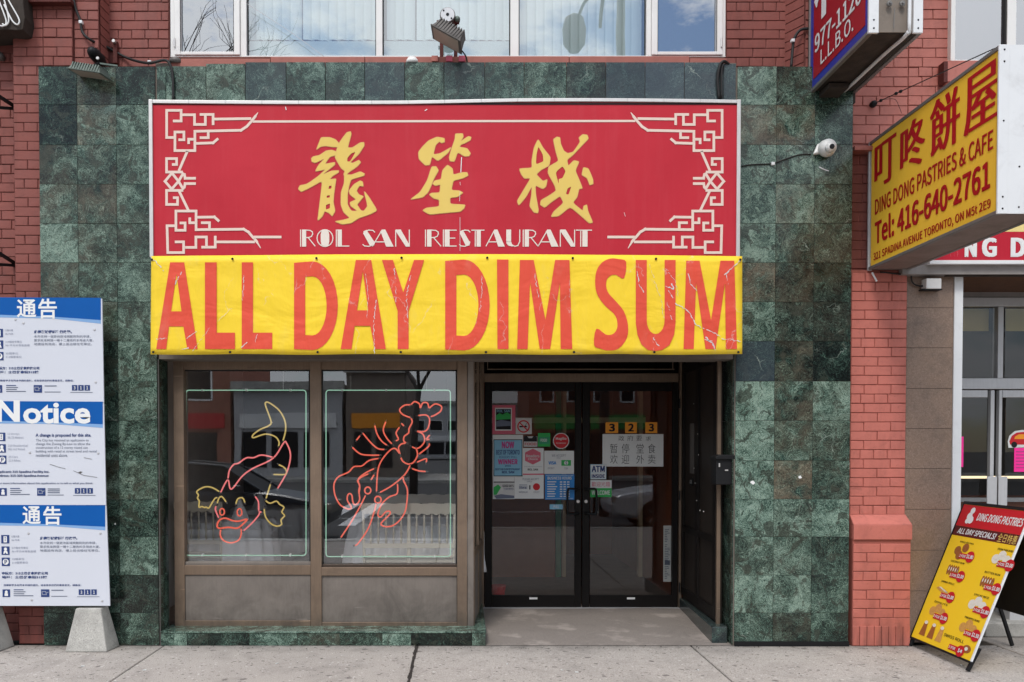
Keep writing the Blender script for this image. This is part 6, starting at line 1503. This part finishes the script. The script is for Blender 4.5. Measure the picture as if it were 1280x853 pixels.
for f, yy, dx, t1, t2 in ((NB1, 0, -30, '申請方：315士巴丹拿設施公司', '地址：士巴丹拿街315號'), (NB2, -5, -30, 'Applicant: 315 Spadina Facility Inc.', 'Address: 315-325 Spadina Avenue'), (NB3, -12, 15, '申請方：315士巴丹拿設施公司', '地址：士巴丹拿街315號')):
    y0 = 570 if f is NB1 else (538 if f is NB2 else 548)
    xr2 = {NB1: 300, NB2: 378, NB3: 365}[f]
    tx('bold', f, t1, dx, xr2, y0, y0 + 22, .03); tx('bold', f, t2, dx, xr2 - 6, y0 + 30, y0 + 52, .03)
    y2 = {NB1: 668, NB2: 628, NB3: 642}[f]
    tx('bold', f, 'For more information about this application or to tell us what you think:' if f is NB2 else '想瞭解更多有關本申請的資料，或者發表您們的寶貴意見，請聯絡：', -15 if f is not NB3 else 28, {NB1: 562, NB2: 708, NB3: 620}[f], y2, y2 + 16, .01)
    yi = {NB1: 710, NB2: 672, NB3: 682}[f]; off = {NB1: -35, NB2: 0, NB3: 25}[f]
    k = 1
    for ax, wd_ in ((off - 5, 58), ({NB1: 257, NB2: 283, NB3: 313}[f], 64)):
        p, q = f(ax, yi), f(ax + wd_, yi + 58); rectf(L['navy'], fN, p[0], q[0], q[1], p[1], .002)
        if k == 1: c = f(ax + wd_/2, yi + 20); disc(L['white'], fN, c[0], c[1], .0115, .0115, .0026, 10); p, q = f(ax + 16, yi + 30), f(ax + 42, yi + 50); rectf(L['white'], fN, p[0], q[0], q[1], p[1], .0026)
        else: stroke(L['light'], fN, [f(ax + 8, yi + 16), f(ax + 36, yi + 16), f(ax + 42, yi + 40), f(ax + 12, yi + 40), f(ax + 8, yi + 16)], .006, .0026); stroke(L['light'], fN, [f(ax + 38, yi + 28), f(ax + 58, yi + 20)], .006, .0026)
        k += 1
    lx = {NB1: 48, NB2: 78, NB3: 105}[f]
    for i in range(4): p, q = f(lx, yi + i*15), f(lx + (75, 90, 80, 150)[i], yi + i*15 + 6); rectf(L['grey' if i else 'bold'], fN, p[0], q[0], q[1], p[1], .002)
    lx = {NB1: 340, NB2: 364, NB3: 392}[f]
    for i in (range(1) if f is not NB2 else range(3)): p, q = f(lx, yi + i*14 + 3), f(lx + 92, yi + i*14 + 10); rectf(L['grey'], fN, p[0], q[0], q[1], p[1], .002)
    p, q = f(lx, yi + 50), f(lx + 122, yi + 55); rectf(L['grey'], fN, p[0], q[0], q[1], p[1], .002)
    sx_ = {NB1: 548, NB2: 570, NB3: 600}[f]
    for i, ch in enumerate('311'):
        p, q = f(sx_ + i*48, yi), f(sx_ + i*48 + 42, yi + 42); rectf(L['navy'], fN, p[0], q[0], q[1], p[1], .002); tx('white', f, ch, sx_ + i*48 + 15, sx_ + i*48 + 28, yi + 9, yi + 34, .03, .003)
    p, q = f(sx_ - 12, yi + 54), f(sx_ + 158, yi + 58); rectf(L['grey'], fN, p[0], q[0], q[1], p[1], .002)
    # three small pictograms with their captions
    for i, yy in enumerate({NB1: (282, 370, 458), NB2: (250, 338, 424), NB3: (268, 355, 440)}[f]):
        ax = {NB1: (-38, -36, -34), NB2: (-20, -16, -12), NB3: (10, 12, 14)}[f][i]
        p, q = f(ax, yy), f(ax + 62, yy + 64); rectf(L['navy'], fN, p[0], q[0], q[1], p[1], .002)
        c = f(ax + 31, yy + 32)
        if i == 0:
            for (u, v, w_, h_) in ((18, 10, 26, 46),): p, q = f(ax + u, yy + v), f(ax + u + w_, yy + v + h_); rectf(L['white'], fN, p[0], q[0], q[1], p[1], .0026)
            for v in (16, 28, 40): p, q = f(ax + 26, yy + v), f(ax + 36, yy + v + 6); rectf(L['navy'], fN, p[0], q[0], q[1], p[1], .0031)
        elif i == 1: c2 = f(ax + 31, yy + 20); disc(L['white'], fN, c2[0], c2[1], .0125, .0125, .0026, 10); put_fill(L['white'], fN, [[f(ax + 14, yy + 56), f(ax + 20, yy + 32), f(ax + 42, yy + 32), f(ax + 50, yy + 56), f(ax + 38, yy + 56), f(ax + 31, yy + 44), f(ax + 24, yy + 56)]], .0026)
        else: disc(L['white'], fN, c[0], c[1], .023, .023, .0026, 18); tx('navy', f, 'P', ax + 22, ax + 42, yy + 16, yy + 48, .03, .0032)
        tl = ((('12 Storeys', 90), ('36.75 Metres', 122)), (('219 Residential', 148), ('961 m2 Retail', 128)), (('25 Cars', 70), ('213 Bikes', 90))) if f is NB2 else ((('12層大廈', 60), ('36.75米', 62)), (('219個住宅單位', 125), ('961平方米零售面積', 185)), (('25個車位', 95), ('213個單車位', 122)))
        for j, (body, wd_) in enumerate(tl[i]): tx('light', f, body, ax + 78, ax + 78 + wd_, yy + 2 + j*27, yy + 19 + j*27, .0, .002)
for k, mt in (('pale','notice_pale'),('blue','notice_blue'),('white','white_print'),('navy','navy'),('grey','greytext'),('bold','navy'),('light','pale_text')): part('print', L[k], M[mt], nb, kind='stuff' if len(L[k].f) > 300 else None)
for f, x, y in ((NB1,118,210),(NB1,178,238),(NB1,720,288),(NB1,728,688),(NB2,228,402),(NB2,748,407),(NB3,217,256),(NB3,765,255),(NB3,242,762),(NB3,778,770)):
    c = f(x, y); mb = MB(); mb.lathe([(.010, 0), (.008, -.004), (.003, -.005)], (c[0], YNB, c[1]), 'Y', 10); part('screw', mb, M['greyalu'], nb)
mb = MB()
for pts in ([(380,490),(440,510),(500,525)], [(560,540),(640,575),(740,590)], [(640,440),(700,452)]): stroke(mb, fN, [NB2(*p) for p in pts], .003, .003)
put_fill(mb, fN, [[NB2(596,552), NB2(612,545), NB2(630,548), NB2(612,560)]], .003); part('scuff', mb, M['lampgrey'], nb)
def cblock(xc, label):
    mb = MB(); c = P(xc, 815, -.21); X = c.x; b0, b1, t0, t1 = -.155, .185, -.09, .115
    z1 = P(100, 759, -.15).z - .004
    mb.hexa([(X+b0, -.235, 0), (X+b1-.02, -.235, 0), (X+t1-.01, -.19, z1), (X+t0, -.19, z1), (X+b0+.03, -.02, 0), (X+b1, -.02, 0), (X+t1, -.07, z1), (X+t0+.02, -.07, z1)])
    return solo('concrete_block', mb, M['block'], label, 'concrete block', 'concrete feet under the notice board', bevel=.008)
cblock(108, 'pale tapered concrete foot under the notice board end next to the marble')
cblock(-27, 'pale tapered concrete foot under the notice board next to the brick, cut off')

# ================================================================== LAMPS, CABLES, CAMERA
def cable(label, pts, Ys, r=.008, mat='cable', sm=5, cat='cable', clips=()):
    q = [P(x, y, Y) for (x, y), Y in zip(pts, Ys)]; mb = MB(); mb.tube(smooth_pts(q, sm), r, 7)
    t = thing('cable', label, cat, tuple(q[0])); part('cable_run', mb, M[mat], t, smooth=True)
    for x, y, Y in clips: c = P(x, y, Y); mb = MB(); mb.box(c.x - .014, c.x + .014, c.y - .012, c.y + .02, c.z - .012, c.z + .012); part('clip', mb, M['white_metal'], t, bevel=.004)
    return t
cable('thick black cable clipped to the brick wall, running down behind the red sign', [(88,-60),(92,0),(100,25),(103,40),(113,50),(135,60),(160,73),(185,79),(205,75.5),(212,80),(216,95),(216.5,126)], [.05,.05,.05,.05,.05,.2,.2,.0,-.02,-.03,-.03,-.03], .0105, clips=((101,28,.05),(187,78,.05)))
cable('black looped cable hanging over the marble corner of the restaurant sign', [(911,81),(905,77),(900,82),(897,100),(899,123)], [.0,-.03,-.035,-.03,-.03], .012)
cable('second strand of black cable beside the loop above the sign', [(905,80),(902,90),(902,123)], [-.03]*3, .009)
cable('black cable curving on the brick beside the red projecting sign', [(1010,36),(1000,38),(993,48),(991,60),(989,84)], [.06,.06,.06,.06,.04], .011, clips=((991,51,.05),))
cable('thin black cable running from the sign to the white security camera', [(927,208),(940,206),(965,204.5),(985,198),(1000,193.5),(1014,193)], [-.02]*6, .005, clips=((966,205,-.02),))
cable('thin pale wire slanting across the upper window pane', [(309,5),(340,25),(370,45),(405,71)], [.17]*4, .002, 'greyalu')
def floodlight(label, centre, ax_w, ax_f, w, d, h, mat, fins=9):
    """head: ribbed casting with a lens on its lower face; ax_w = width axis, ax_f = forward axis"""
    C0 = Vector(centre); U = Vector(ax_w).normalized(); Fv = Vector(ax_f); Fv = (Fv - U*Fv.dot(U)).normalized(); N = U.cross(Fv).normalized()
    if N.z < 0: N = -N
    t = thing('floodlight', label, 'floodlight', tuple(C0)); A = lambda a, b, c: C0 + U*a*w/2 + Fv*b*d/2 + N*c*h
    mb = MB(); mb.hexa([A(-1,1,0), A(1,1,0), A(.82,.7,1), A(-.82,.7,1), A(-1,-1,0), A(1,-1,0), A(.82,-.7,1), A(-.82,-.7,1)]); part('casting', mb, M[mat], t, bevel=.004)
    for k in range(fins):
        a = -.8 + 1.6*k/(fins-1); mb = MB()
        mb.hexa([A(a-.03,1.04,.05), A(a+.03,1.04,.05), A(a+.03,.78,1.15), A(a-.03,.78,1.15), A(a-.03,-.9,.1), A(a+.03,-.9,.1), A(a+.03,-.7,1.15), A(a-.03,-.7,1.15)]); part('cooling_fin', mb, M[mat], t)
    mb = MB(); mb.hexa([A(-1.06,1.06,-.1), A(1.06,1.06,-.1), A(1.06,1.06,.02), A(-1.06,1.06,.02), A(-1.06,-1.06,-.1), A(1.06,-1.06,-.1), A(1.06,-1.06,.02), A(-1.06,-1.06,.02)]); part('bezel', mb, M[mat], t, bevel=.003)
    mb = MB(); mb.hexa([A(-.9,.88,-.14), A(.9,.88,-.14), A(.9,.88,-.09), A(-.9,.88,-.09), A(-.9,-.88,-.14), A(.9,-.88,-.14), A(.9,-.88,-.09), A(-.9,-.88,-.09)]); part('lens', mb, M['lens'], t)
    return t, A
fl, A = floodlight('grey-green finned floodlight over the marble corner below the thick cable', P(112.5, 93, -.12), (1, -.05, -.16), (.0, -1, -.12), .25, .2, .05, 'lampgreen', 11)
mb = MB(); c = P(121, 71, .02); mb.lathe([(.03, .12), (.045, .06), (.048, -.04), (.035, -.1), (.015, -.12)], c, 'Y', 14); part('motion_sensor', mb, M['black'], fl, smooth=True)
mb = MB(); c2 = P(124, 73, -.11); mb.lathe([(.014, 0), (.01, -.006)], (c2.x - .012, c2.y, c2.z), 'Y', 10); part('sensor_eye', mb, M['silver'], fl)
mb = MB(); mb.bar(P(112, 62, .06), P(118, 68, .0), .03); mb.bar(P(124, 79, -.02), P(116, 84, -.1), .022); part('arm', mb, M['black'], fl)
mb = MB(); mb.rect(141, 146, 51, 79, .2, .04); mb.rect(134, 141.2, 62, 79, .22, .03); part('wall_bracket', mb, M['rust'], fl, bevel=.003)
mb = MB(); mb.lathe([(.013, 0), (.013, -.03)], P(143.5, 53, .2), 'Y', 8); part('bracket_bolt', mb, M['silver'], fl)
mb = MB(); a, b = P(125, 80, -.03), P(147, 83, .0); mb.bar(a, b, .02, .012); part('shelf', mb, M['lampgreen'], fl)
f2, A = floodlight('weathered finned floodlight on rusty posts standing over the red sign', P(558.5, 49, -.16), (1, -.15, -.62), (.35, -1, -.12), .25, .17, .085, 'lampgrey', 10)
for x in (552, 569.5):
    mb = MB(); a, b = P(x, 79, .06), P(x, 27 if x > 560 else 34, .06); mb.box(a.x - .014, a.x + .014, .04, .075, a.z, b.z); part('post', mb, M['rust'], f2, bevel=.002)
mb = MB(); a, b = P(546, 29, .03), P(574, 29, .03); mb.box(a.x, b.x, .0, .038, a.z - .008, a.z + .008); part('cross_bar', mb, M['rust'], f2)
mb = MB(); c = P(559.5, 19.5, -.02); mb.lathe([(.052, .05), (.06, .03), (.06, -.01)], c, 'Y', 22); part('junction_box', mb, M['lampgrey'], f2, smooth=False, bevel=.003)
mb = MB(); mb.lathe([(.055, -.0105), (.053, -.018)], c, 'Y', 22); part('cover', mb, M['greyalu'], f2)
mb = MB()
for dx, dz, r in ((0, 0, .013), (-.03, .03, .007), (.03, -.03, .007)): mb.lathe([(r, -.0185), (r*.8, -.023)], c + Vector((dx, 0, dz)), 'Y', 9)
part('screw', mb, M['ink'], f2, kind='stuff')
mb = MB(); c3 = P(571.5, 24, .0); mb.lathe([(.022, .03), (.024, 0), (.016, -.02)], c3, 'Y', 12); part('swivel', mb, M['lampgreen'], f2, smooth=True)
mb = MB(); mb.bar(P(560, 30, -.03), P(558, 40, -.12), .03); part('arm', mb, M['lampgrey'], f2)
mb = MB(); mb.tube(smooth_pts([P(564, 30, -.03), P(567, 42, -.2), P(575, 60, -.15), P(582, 70, -.05), P(584, 78, -.02)], 5), .006, 6); part('cable_tail', mb, M['cable'], f2, smooth=True)
for k, x in enumerate((543.5, 561.5, 577.5)):
    mb = MB(); p, q = P(x - 4, 76.5, -.02), P(x + 4, 69.5, -.02); mb.box(p.x, q.x, -.02, .02, p.z, q.z); o = solo('terminal_block', mb, M['brick_pink'] if k < 1 else M['pink_print'], ['pink terminal block on the sill at the outer foot of the lamp posts', 'pink terminal block on the sill between the lamp posts', 'pink terminal block on the sill beside the lamp cable'][k], 'terminal block', bevel=.003)
mb = MB(); c = P(515, 77.5, -.02); mb.lathe([(.053, 0), (.05, .02), (.038, .04), (.016, .05)], (c.x, .02, c.z + .002), n=18); solo('vent_cap', mb, M['whiteplastic'], 'small white domed cap on the sill beside the floodlight posts', 'vent cap', smooth=True)
mb = MB(); c = P(220, 80, .02); mb.lathe([(.05, 0), (.05, .03), (.02, .045)], (c.x, .02, c.z), n=14); solo('cable_gland', mb, M['lampgrey'], 'grey round cable gland below the corner of the white window', 'cable gland', smooth=True)
cm_ = thing('security_camera', 'white dome security camera on the marble under the red projecting sign', 'security camera', tuple(P(1030, 200, -.02)))
c = P(1029, 188, -.013)
mb = MB(); mb.hexa([(c.x-.085, -.04, c.z-.035), (c.x+.06, -.04, c.z-.01), (c.x+.075, -.03, c.z+.06), (c.x-.04, -.03, c.z+.045), (c.x-.085, -.013, c.z-.04), (c.x+.07, -.013, c.z-.03), (c.x+.085, -.013, c.z+.06), (c.x-.05, -.013, c.z+.05)]); part('mount', mb, M['whiteplastic'], cm_, bevel=.012)
mb = MB(); n_ = 12; prof = [(.06, -.03), (.068, -.06), (.06, -.1), (.045, -.125), (.03, -.13)]; mb.lathe(prof, (c.x + .01, 0, c.z + .0), 'Y', 20); part('shroud', mb, M['whiteplastic'], cm_, smooth=True)
mb = MB(); mb.lathe([(.036, -.12), (.038, -.14), (.03, -.16), (.016, -.17)], (c.x + .005, 0, c.z - .02), 'Y', 18); part('eyeball', mb, M['whiteplastic'], cm_, smooth=True)
mb = MB(); mb.lathe([(.02, -.165), (.018, -.174)], (c.x + .005, 0, c.z - .022), 'Y', 16); part('lens', mb, M['ink'], cm_)
mb = MB(); mb.tube(smooth_pts([P(1024, 209, -.012), P(1030, 212, -.014), P(1036, 214, -.014)], 4), .004, 5); solo('sealant_smear', mb, M['cloth'], 'white smear of old sealant on the marble under the camera', 'sealant')
# neighbour's sign and brackets at the photo's edge
ng = thing('neon_sign', 'dark projecting sign with white neon loops high on the brick wall', 'neon sign', tuple(P(5, 38, -.1)))
q = [XZ(x, y, -.1) for x, y in ((-60,-60),(28,-60),(29,5),(31,22),(28,37),(20,38),(8,37),(-60,42))]
mb = MB(); mb.prism(q, -.1, .16); part('cabinet', mb, M['grime'], ng, bevel=.006)
for pts in ([(-6,-10),(3,12),(8,28),(3,33),(-4,30)], [(2,-10),(8,10),(11,26),(7,32),(3,30)], [(8,-4),(16,10),(24,25),(22,31),(16,27),(10,16),(5,6)]):
    mb = MB(); mb.tube(smooth_pts([P(x, y, -.115) for x, y in pts], 5), .006, 6); part('neon_tube', mb, M['white_print'], ng, smooth=True)
aw = thing('steel_ledge', 'rusty steel ledge across the top of the brick pier beside the neon loops', 'ledge', tuple(P(55, 4, 0)))
mb = MB(); mb.rect(29, 88, -3, 2.5, -.02, .1); part('angle', mb, M['rust'], aw, bevel=.003); mb = MB(); mb.rect(30, 87, 2.7, 5.5, .02, .06); part('flashing', mb, M['grime'], aw)
for yy, lb in ((124, 'upper black steel bracket slanting out of the recessed brick at the edge'), (320, 'lower black steel bracket slanting out of the recessed brick, above the notice board')):
    t = thing('wall_bracket', lb, 'bracket', tuple(P(10, yy, .1)))
    mb = MB(); mb.bar(P(-30, yy - 22, -.25), P(18, yy + 9, .16), .022); part('strut', mb, M['black'], t); mb = MB(); mb.bar(P(-30, yy + 9, -.25), P(18, yy + 12, .16), .022); part('strut', mb, M['black'], t)
mb = MB(); c = P(4, 74, .16); mb.lathe([(.02, 0), (.03, -.03), (.03, -.07), (.012, -.09)], c, 'Y', 12); solo('wall_lamp_holder', mb, M['lampgrey'], 'small grey lamp holder on the recessed brick between the neon loops and bracket', 'lamp holder', smooth=True)

# ================================================================== THE STREET BEHIND THE CAMERA (seen in the glass)
def car(X, Y, paint, label, flip=1):
    t = thing('parked_car', label, 'car', (X, Y, -.15)); G = -.15
    bodyp = [(-2.2,.32),(-2.25,.55),(-2.18,.78),(-1.55,.86),(-1.05,.93),(-.3,1.36),(.55,1.43),(1.2,1.3),(1.75,1.02),(2.15,.95),(2.22,.7),(2.2,.34)]
    low = [(-2.2,.32),(-2.25,.55),(-2.18,.75),(-1.55,.85),(-1.0,.92),(1.75,1.0),(2.15,.94),(2.22,.7),(2.2,.34),(1.75,.25),(-1.75,.25)]
    mb = MB(); mb.prism([(X + flip*x, G + z) for x, z in low], Y - .88, Y + .88); part('body', mb, paint, t, bevel=.09, smooth=False)
    gh = [(-1.05,.9),(-.3,1.36),(.55,1.43),(1.2,1.3),(1.75,1.0)]; mb = MB(); n = len(gh)
    vs = [(X + flip*x, Y - .74 + .12*(z-.9)/.5, G + z) for x, z in gh] + [(X + flip*x, Y + .74 - .12*(z-.9)/.5, G + z) for x, z in gh]
    mb.add(vs, [tuple(range(n)), tuple(range(2*n-1, n-1, -1))] + [(i, i+n, (i+1) % n + n, (i+1) % n) for i in range(n)]); part('glasshouse', mb, M['ink'], t, bevel=.03)
    for s in (-1, 1):
        mb = MB(); mb.tube([(X + flip*x, Y + s*(.755 - .12*(z-.9)/.5), G + z + .01) for x, z in gh], .028, 6); part('roof_rail', mb, paint, t)
        mb = MB(); mb.box(X + flip*-.62 - .09, X + flip*-.62 + .09, Y + s*.86, Y + s*1.0, G + .93, G + 1.05); part('door_mirror', mb, paint, t, bevel=.03)
        for x in (-1.38, 1.36):
            mb = MB(); mb.lathe([(.2, -s*.1), (.325, -s*.1), (.335, 0), (.325, s*.1), (.22, s*.1), (.2, s*.06)], (X + flip*x, Y + s*.83, G + .335), 'Y', 26); w_ = part('wheel', mb, M['black'], t, smooth=False)
            mb = MB()
            for k in range(5): a = k*2*math.pi/5; mb.bar((X + flip*x, Y + s*.92, G + .335), (X + flip*x + .21*math.cos(a), Y + s*.92, G + .335 + .21*math.sin(a)), .05, .02)
            part('rim', mb, M['greyalu'], w_)
    for s in (-1, 1):
        mb = MB(); mb.box(X - flip*2.18 - .06, X - flip*2.18 + .06, Y + s*.55, Y + s*.84, G + .6, G + .72); part('headlight', mb, M['lens'], t, bevel=.02)
def cpaint(n, c):
    g = NG(n); g.bsdf(c, .3, .3, None); return g.m
car(5.3, -9.1, cpaint('silver_car_paint', (.78, .8, .84)), 'silver parked car across the kerb, reflected in the door glass')
car(-4.6, -9.1, cpaint('dark_car_paint', (.02, .025, .035)), 'dark parked car reflected in the fish window', -1)
def building(X0, X1, Z, mat, label, floors, bays, wcol='ink', shop='white_print', Y=-40):
    t = thing('opposite_building', label, 'building', ((X0+X1)/2, Y, 0))
    mb = MB(); mb.box(X0, X1, Y - 10, Y, 0, Z); part('wall', mb, mat, t)
    mb = MB(); mb.box(X0 - .1, X1 + .1, Y - .001, Y + .35, Z - .35, Z + .1); part('cornice', mb, M['block'], t)
    mb = MB(); mb.box(X0 + .3, X1 - .3, Y - .001, Y + .12, 2.6, 3.4); part('shop_fascia', mb, M[shop], t)
    for b in range(bays):
        xa = X0 + .4 + (X1 - X0 - .8)*b/bays; xb = X0 + .4 + (X1 - X0 - .8)*(b+1)/bays - .3
        mb = MB(); mb.box(xa, xb, Y - .001, Y + .05, .5, 2.4); part('shop_pane', mb, M['ink'], t)
        for f in range(floors):
            z = 4.1 + f*3.0
            if z + 1.7 < Z - .4:
                mb = MB(); mb.box(xa + .2, xb - .2, Y - .001, Y + .04, z, z + 1.7); w_ = part('window', mb, M['white_print'], t)
                mb = MB(); mb.box(xa + .3, xb - .3, Y + .041, Y + .05, z + .1, z + 1.6); part('pane', mb, M[wcol], w_)
wb = plain('opposite_brown_brick', (.32, .13, .09), .9, var=.3); wg = plain('opposite_grey_render', (.45, .45, .46), .9, var=.2); wd_ = plain('opposite_dark_brick', (.2, .165, .14), .9, var=.3)
building(-24, -12.4, 8.5, wb, 'brown brick building across the road with a red fascia, seen reflected', 2, 4, 'ink', 'red_print')
building(-12.2, -6.4, 5.0, wg, 'low grey rendered building across the road, seen reflected', 3, 3)
building(-6.2, -3.0, 5.9, wd_, 'narrow dark brick building across the road, seen reflected', 1, 2, 'ink', 'orange')
building(-14, 9, 8.5, wg, 'long grey block far down the cross street, seen reflected', 1, 8, 'ink', 'white_print', -130)
building(3.7, 10.5, 9.0, wb, 'wide brown brick block across the road, seen reflected', 2, 4, 'ink', 'green_print')
building(10.7, 26, 11.5, wd_, 'long dark brick block across the road, seen reflected', 3, 6, 'ink', 'white_print')
bark = plain('bark', (.06, .05, .045), .9, var=.3)
def bare_tree(X, Y, H, seed, label, depth=6):
    t = thing('bare_tree', label, 'tree', (X, Y, -.0)); r = random.Random(seed)
    mb = MB(); top = Vector((X + .2, Y, H*.4)); mb.tube([(X, Y, -.1), (X + .05, Y, H*.2), top], .16, 8, r2=.1); part('trunk', mb, bark, t, smooth=True)
    mb = MB()
    def br(p, d, l, rad, n):
        q = p + d*l*.5 + Vector((r.uniform(-.08, .08), r.uniform(-.08, .08), r.uniform(-.03, .08)))*l; e = p + d*l
        mb.tube([p, q, e], rad, 5 if n > 2 else 3, r2=rad*.6)
        if n == 0: return
        for k in range(3 if n > 1 else 2):
            nd = (d + Vector((r.uniform(-.75, .75), r.uniform(-.75, .75), r.uniform(-.15, .55)))).normalized(); br(e if k else q, nd, l*r.uniform(.6, .8), rad*.58, n-1)
    for k in range(4): a = k*1.57 + r.random(); br(top, Vector((math.cos(a)*.6, math.sin(a)*.6, .9)).normalized(), H*.2, .075, depth - 1)
    part('crown', mb, bark, t)
bare_tree(-8.1, -12.6, 13.2, 3, 'tall bare street tree reflected in the casement nearest the floodlight cable')
bare_tree(-1.8, -25, 9, 5, 'bare tree on the far side of the road, reflected over the lobster sign', 5)
sp = thing('street_lamp', 'grey street lamp pole with drooping head, reflected in the upper window', 'street lamp', (3.55, -12.5, 0))
mb = MB(); mb.tube([(3.55, -12.5, -.15), (3.55, -12.5, 7), (3.5, -12.5, 14.5)], .13, 12, r2=.09); part('pole', mb, M['lampgrey'], sp, smooth=True)
mb = MB(); mb.tube(smooth_pts([(3.5, -12.5, 11.6), (3.1, -12.6, 11.75), (2.75, -12.7, 11.6), (2.6, -12.7, 11.25)], 5), .035, 8); mb.tube(smooth_pts([(3.5, -12.5, 13.0), (3.2, -12.5, 12.4), (3.05, -12.5, 10.9)], 5), .04, 8); part('arm', mb, M['lampgrey'], sp, smooth=True)
mb = MB(); mb.lathe([(.06, .45), (.2, .35), (.26, .1), (.24, -.25), (.12, -.4)], (2.5, -12.7, 10.85), n=18); part('lamp_head', mb, M['lampgrey'], sp, smooth=True)

# ================================================================== GRIT AND SMALL LITTER ON THE PAVEMENT
rg_ = random.Random(21); mb = MB(); mb2 = MB(); mb3 = MB()
for k in range(520):
    x = rg_.uniform(-4.2, 5.2); near = rg_.random() < .65
    y = -.03 - abs(rg_.gauss(0, .09)) if near else -rg_.uniform(.05, 1.5)
    if AX0 < x < AX1 and near: y += .02
    s_ = rg_.uniform(.002, .006) * (1 if near else .8); a = rg_.uniform(0, 3.14)
    q = [(x + s_*math.cos(a + t)*rg_.uniform(.6, 1.2), y + s_*math.sin(a + t)*rg_.uniform(.6, 1.2)) for t in (0, 1.6, 3.1, 4.7)]
    m_ = mb if rg_.random() < .6 else mb2
    h = s_ * .7; m_.add([(a_, b_, .0) for a_, b_ in q] + [((a_*.6 + x*.4), (b_*.6 + y*.4), h) for a_, b_ in q], [(4,5,6,7), (0,1,5,4), (1,2,6,5), (2,3,7,6), (3,0,4,7)])
for k in range(9):
    x, y, a = rg_.uniform(-3.8, 5), -rg_.uniform(.06, 1.3), rg_.uniform(0, 3.1)
    mb3.tube([(x, y, .004), (x + .024*math.cos(a), y + .024*math.sin(a), .004)], .0035, 6)
for nm, m_, mt, lb, ct in (('grit', mb, M['joint'], 'dark grit and crumbs gathered along the foot of the marble wall', 'grit'), ('pale_grit', mb2, M['block'], 'pale stone crumbs scattered over the pavement', 'grit'), ('litter', mb3, M['paper'], 'a few pale cigarette ends lying on the pavement', 'litter')):
    solo(nm, m_, mt, lb, ct, kind='stuff')
